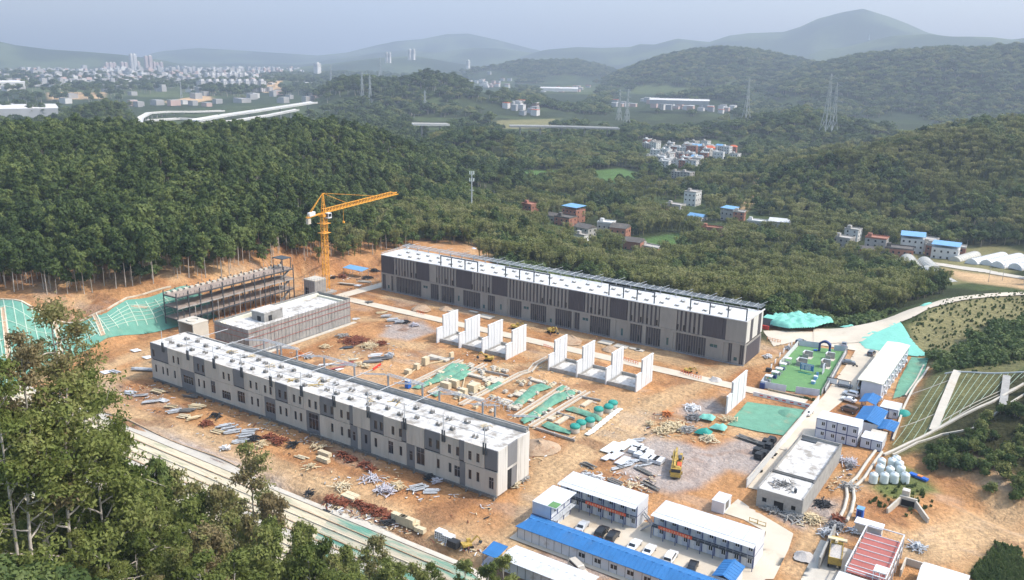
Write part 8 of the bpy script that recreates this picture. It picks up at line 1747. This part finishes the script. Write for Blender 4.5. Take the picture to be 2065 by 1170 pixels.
for kk, lb in ((0, "dense gum tree wood covering the hills on the left"), (1, "dense broadleaf wood filling the valley and the right hill"), (2, "patches of bamboo among the valley wood")):
    forest_object(["gum_forest", "broadleaf_forest", "bamboo_grove"][kk], REST[REST[:, 4] == kk], [(t, c) for k2, v, t, c in PARTS if k2 == kk], lb)

# ---------------- shrubs along the edges
def px_scatter(polys, n, zguess):
    out = []
    for poly, k in zip(polys, n):
        W = [at(a, b, zguess)[:2] for a, b in poly]; xs = [p[0] for p in W]; ys = [p[1] for p in W]; c = 0
        while c < k:
            X = RNG.uniform(min(xs), max(xs)); Y = RNG.uniform(min(ys), max(ys))
            if sdist(np.array([X]), np.array([Y]), W)[0] > 0: out.append((X, Y)); c += 1
    return out
pr, t_s, c_s = tree_thing("shrub", "leafy green shrub on the bank between the grass slope and the gridded slope", "shrub", shrub_mid(5), "shrubs on the right bank")
pts = px_scatter([[(1930,700),(2000,660),(2075,655),(2075,745),(1960,750)], [(1880,690),(1935,700),(1950,750),(1905,752)]], [110, 14], 6)
for X, Y in pts: pr.put((X, Y, ground_z(X, Y)), RNG.random()*6.28, scale=RNG.uniform(.7, 1.7))
W = px_scatter([[(-200,585),(-200,600),(150,598),(240,585),(345,572),(440,566),(520,560),(600,550),(600,540),(430,552),(240,570),(100,578)], [(1550,640),(1700,648),(1745,640),(1800,615),(1640,612),(1555,618)], [(985,528),(1300,596),(1500,630),(1545,640),(1560,622),(1300,580),(1050,520)]], [220, 260, 420], 0)
arr = np.array([(X, Y, ground_z(X, Y), RNG.uniform(.8, 2.2)) for X, Y in W]); forest_object("undergrowth", arr, [(t_s, c_s)], "low undergrowth along the edges of the woods")
W = px_scatter([[(1830,655),(1920,610),(2080,598),(2080,660),(2000,690),(1900,735),(1880,715)], [(1905,757),(2065,754),(2080,762),(1960,775)], [(1755,985),(1800,930),(1850,950),(1900,990),(1830,1010)]]  , [420, 60, 60], 4)+px_scatter([[(1955,1160),(2010,1098),(2055,1108),(2080,1180),(1990,1200)]], [900], 0)
arr = np.array([(X, Y, ground_z(X, Y)-.2, RNG.uniform(.08, .22)) for X, Y in W]); forest_object("grass", arr, [(None, c_s)], "rough grass tufts on the right-hand slopes")
# the dark wooded slope at the lower right edge
pr, t_, c_ = tree_thing("dark_tree", "dark shaded tree on the bank below the curved drain", "tree", broad_mid(77), "trees on the dark bank below the curved drain")
for X, Y in px_scatter([[(1858,888),(1890,884),(1960,872),(2060,828),(2200,810),(2200,975),(2065,985),(1985,960),(1930,930),(1880,920)]], [190], 5): pr.put((X, Y, ground_z(X, Y)-1), RNG.random()*6.28, scale=RNG.uniform(.3, .55))

# ---------------- big trees on the near hill
NEAR = []
near_specs = [("near_gum", 1, 30, 6.0, 9500, .36, .30, 1.7), ("near_gum", 2, 20, 4.7, 7200, .3, .30, 1.3), ("near_gum", 3, 16, 4.2, 7000, .22, .30, 1.1), ("near_gum", 4, 13, 3.8, 7500, .14, .29, 1.1), ("near_gum", 5, 9, 3.0, 6500, .07, .28, 1.0)]
for nm, sd_, h, sp, lv, lo, lf, dn in near_specs:
    NEAR.append(tree_thing("gum_tree", "big gum tree on the near hill", "tree", near_tree(sd_, h, sp, lv, lo, lf, dn), "gum trees on the near hill")[0])
pine = tree_thing("conifer", "single dark blue-green pointed tree among the near gum trees", "tree", near_tree(9, 11, 2.6, 8000, .05, .38, 1.5, "leaf_broad", "bark"), None)[0]
def stand(px, py_top, h, d, which, label=None, rot=None, squeeze=1.0):
    """a tree whose top shows at (px, py_top) when it is h tall, d away; its foot goes to the ground there"""
    x, y, z = at_dist(px, py_top, d); g = ground_z(x, y); hh = z-g
    base_h = near_specs[which][2] if which < 9 else 11; s = hh/base_h
    o = (NEAR[which] if which < 9 else pine).put((x, y, g-.2), RNG.random()*6.28 if rot is None else rot, label, scale=(min(s, 1.35)*squeeze, min(s, 1.35)*squeeze, s)); return g, hh
NL = [(112,612,0,118,0,.95,"tallest gum tree at the left, its bare pale trunk showing above the slope"),(30,690,0,110,1,.9,"tall gum tree at the left edge beside the tallest one"),(190,750,0,125,1,.75,"gum tree with side branches reaching right in front of the orange earth"),
      (-25,740,0,105,1,.9,"gum tree cut by the left edge, behind the tallest one"),(60,800,0,112,2,1.1,"gum tree below the tallest one at the left edge"),(160,840,0,120,2,.85,"gum tree standing between the tallest tree and the striped slope"),(95,770,0,108,2,1.2,"full-crowned gum tree below the tallest one"),(20,850,0,104,2,1.2,"full-crowned gum tree low at the left edge"),(190,880,0,112,3,1.2,"low leafy gum tree left of the dark conifer"),(250,930,0,116,3,1.2,"low leafy gum tree close to the dark conifer"),(235,845,0,132,2,.75,"thin gum tree in front of the left end of the striped slope"),
      (315,925,0,140,9,1.1,None),(385,945,0,140,2,1.0,"gum tree left of the wide crown over the striped slope"),(500,915,0,150,1,1.15,"wide-crowned gum tree standing highest over the striped slope"),(455,955,0,140,2,1.0,"gum tree just left below the wide crown"),(560,975,0,150,2,1.0,"gum tree just right below the wide crown"),
      (620,1035,0,149,2,.9,"gum tree at the right foot of the wide crown"),(735,1080,0,146,2,.8,"slender gum tree standing alone against the striped slope"),(690,1110,0,140,3,1.0,"low gum tree left of the slender lone one"),(790,1130,0,142,3,1.0,"low gum tree right of the slender lone one"),(870,1135,0,142,3,.8,"low gum tree near the green net on the slope"),
      (935,1140,0,143,4,1.0,None),(1015,1132,0,143,4,1.0,"small gum tree beside the blue lean-to at the bottom edge"),(985,1150,0,140,4,1.0,None),(840,1150,0,138,4,1.0,None)]
for px, pt, h, d, w, sq, lb in NL: stand(px, pt, h, d, w, lb, squeeze=sq)
k = 0
for row, (d0, y0) in enumerate(((136, 960), (128, 1000), (120, 1040), (112, 1085), (104, 1130))):
    for i in range(11):
        px = -60+i*74+RNG.uniform(-28, 28)+row*18; lim = 985+max(0, px-300)*.38; py = max(y0+RNG.uniform(-18, 22), lim)
        if py > 1190: continue
        stand(px, py, 0, d0+RNG.uniform(-4, 4)+max(0, px-350)*.05, [3, 4, 3, 2, 4][(i+row) % 5], squeeze=RNG.uniform(.9, 1.2))
X = RNG.uniform(-240, -50, 5200); Y = RNG.uniform(12, 92, 5200); Z = terrain(X, Y); px, py = project(X, Y, Z); k = (px > -250) & (px < 1000) & (py > 850) & (py < 1700) & (Y < 90+.0*X); arr = np.stack([X[k], Y[k], Z[k]-.2, RNG.uniform(.5, 1.25, k.sum())], 1)
forest_object("thicket", arr, [(t_s, c_s)], "shrubby thicket under the gum trees on the near hill")
HAZE = 0.00015
# ================================================================== the air between here and the hills
hz = MB().box(-11500, -600, -70, 7500, 12500, 900)
hm = bpy.data.materials.new("haze"); hm.use_nodes = True; hn = hm.node_tree.nodes; hn.clear()
ho = hn.new("ShaderNodeOutputMaterial"); hv = hn.new("ShaderNodeVolumePrincipled")
hv.inputs["Color"].default_value = (.68, .80, 1.0, 1); hv.inputs["Density"].default_value = HAZE; hv.inputs["Anisotropy"].default_value = .15
hm.node_tree.links.new(hv.outputs[0], ho.inputs["Volume"]); MATS["haze"] = hm
tag(link("haze", hz.mesh("haze", "haze")), "pale blue haze hanging over the valley", kind="stuff")
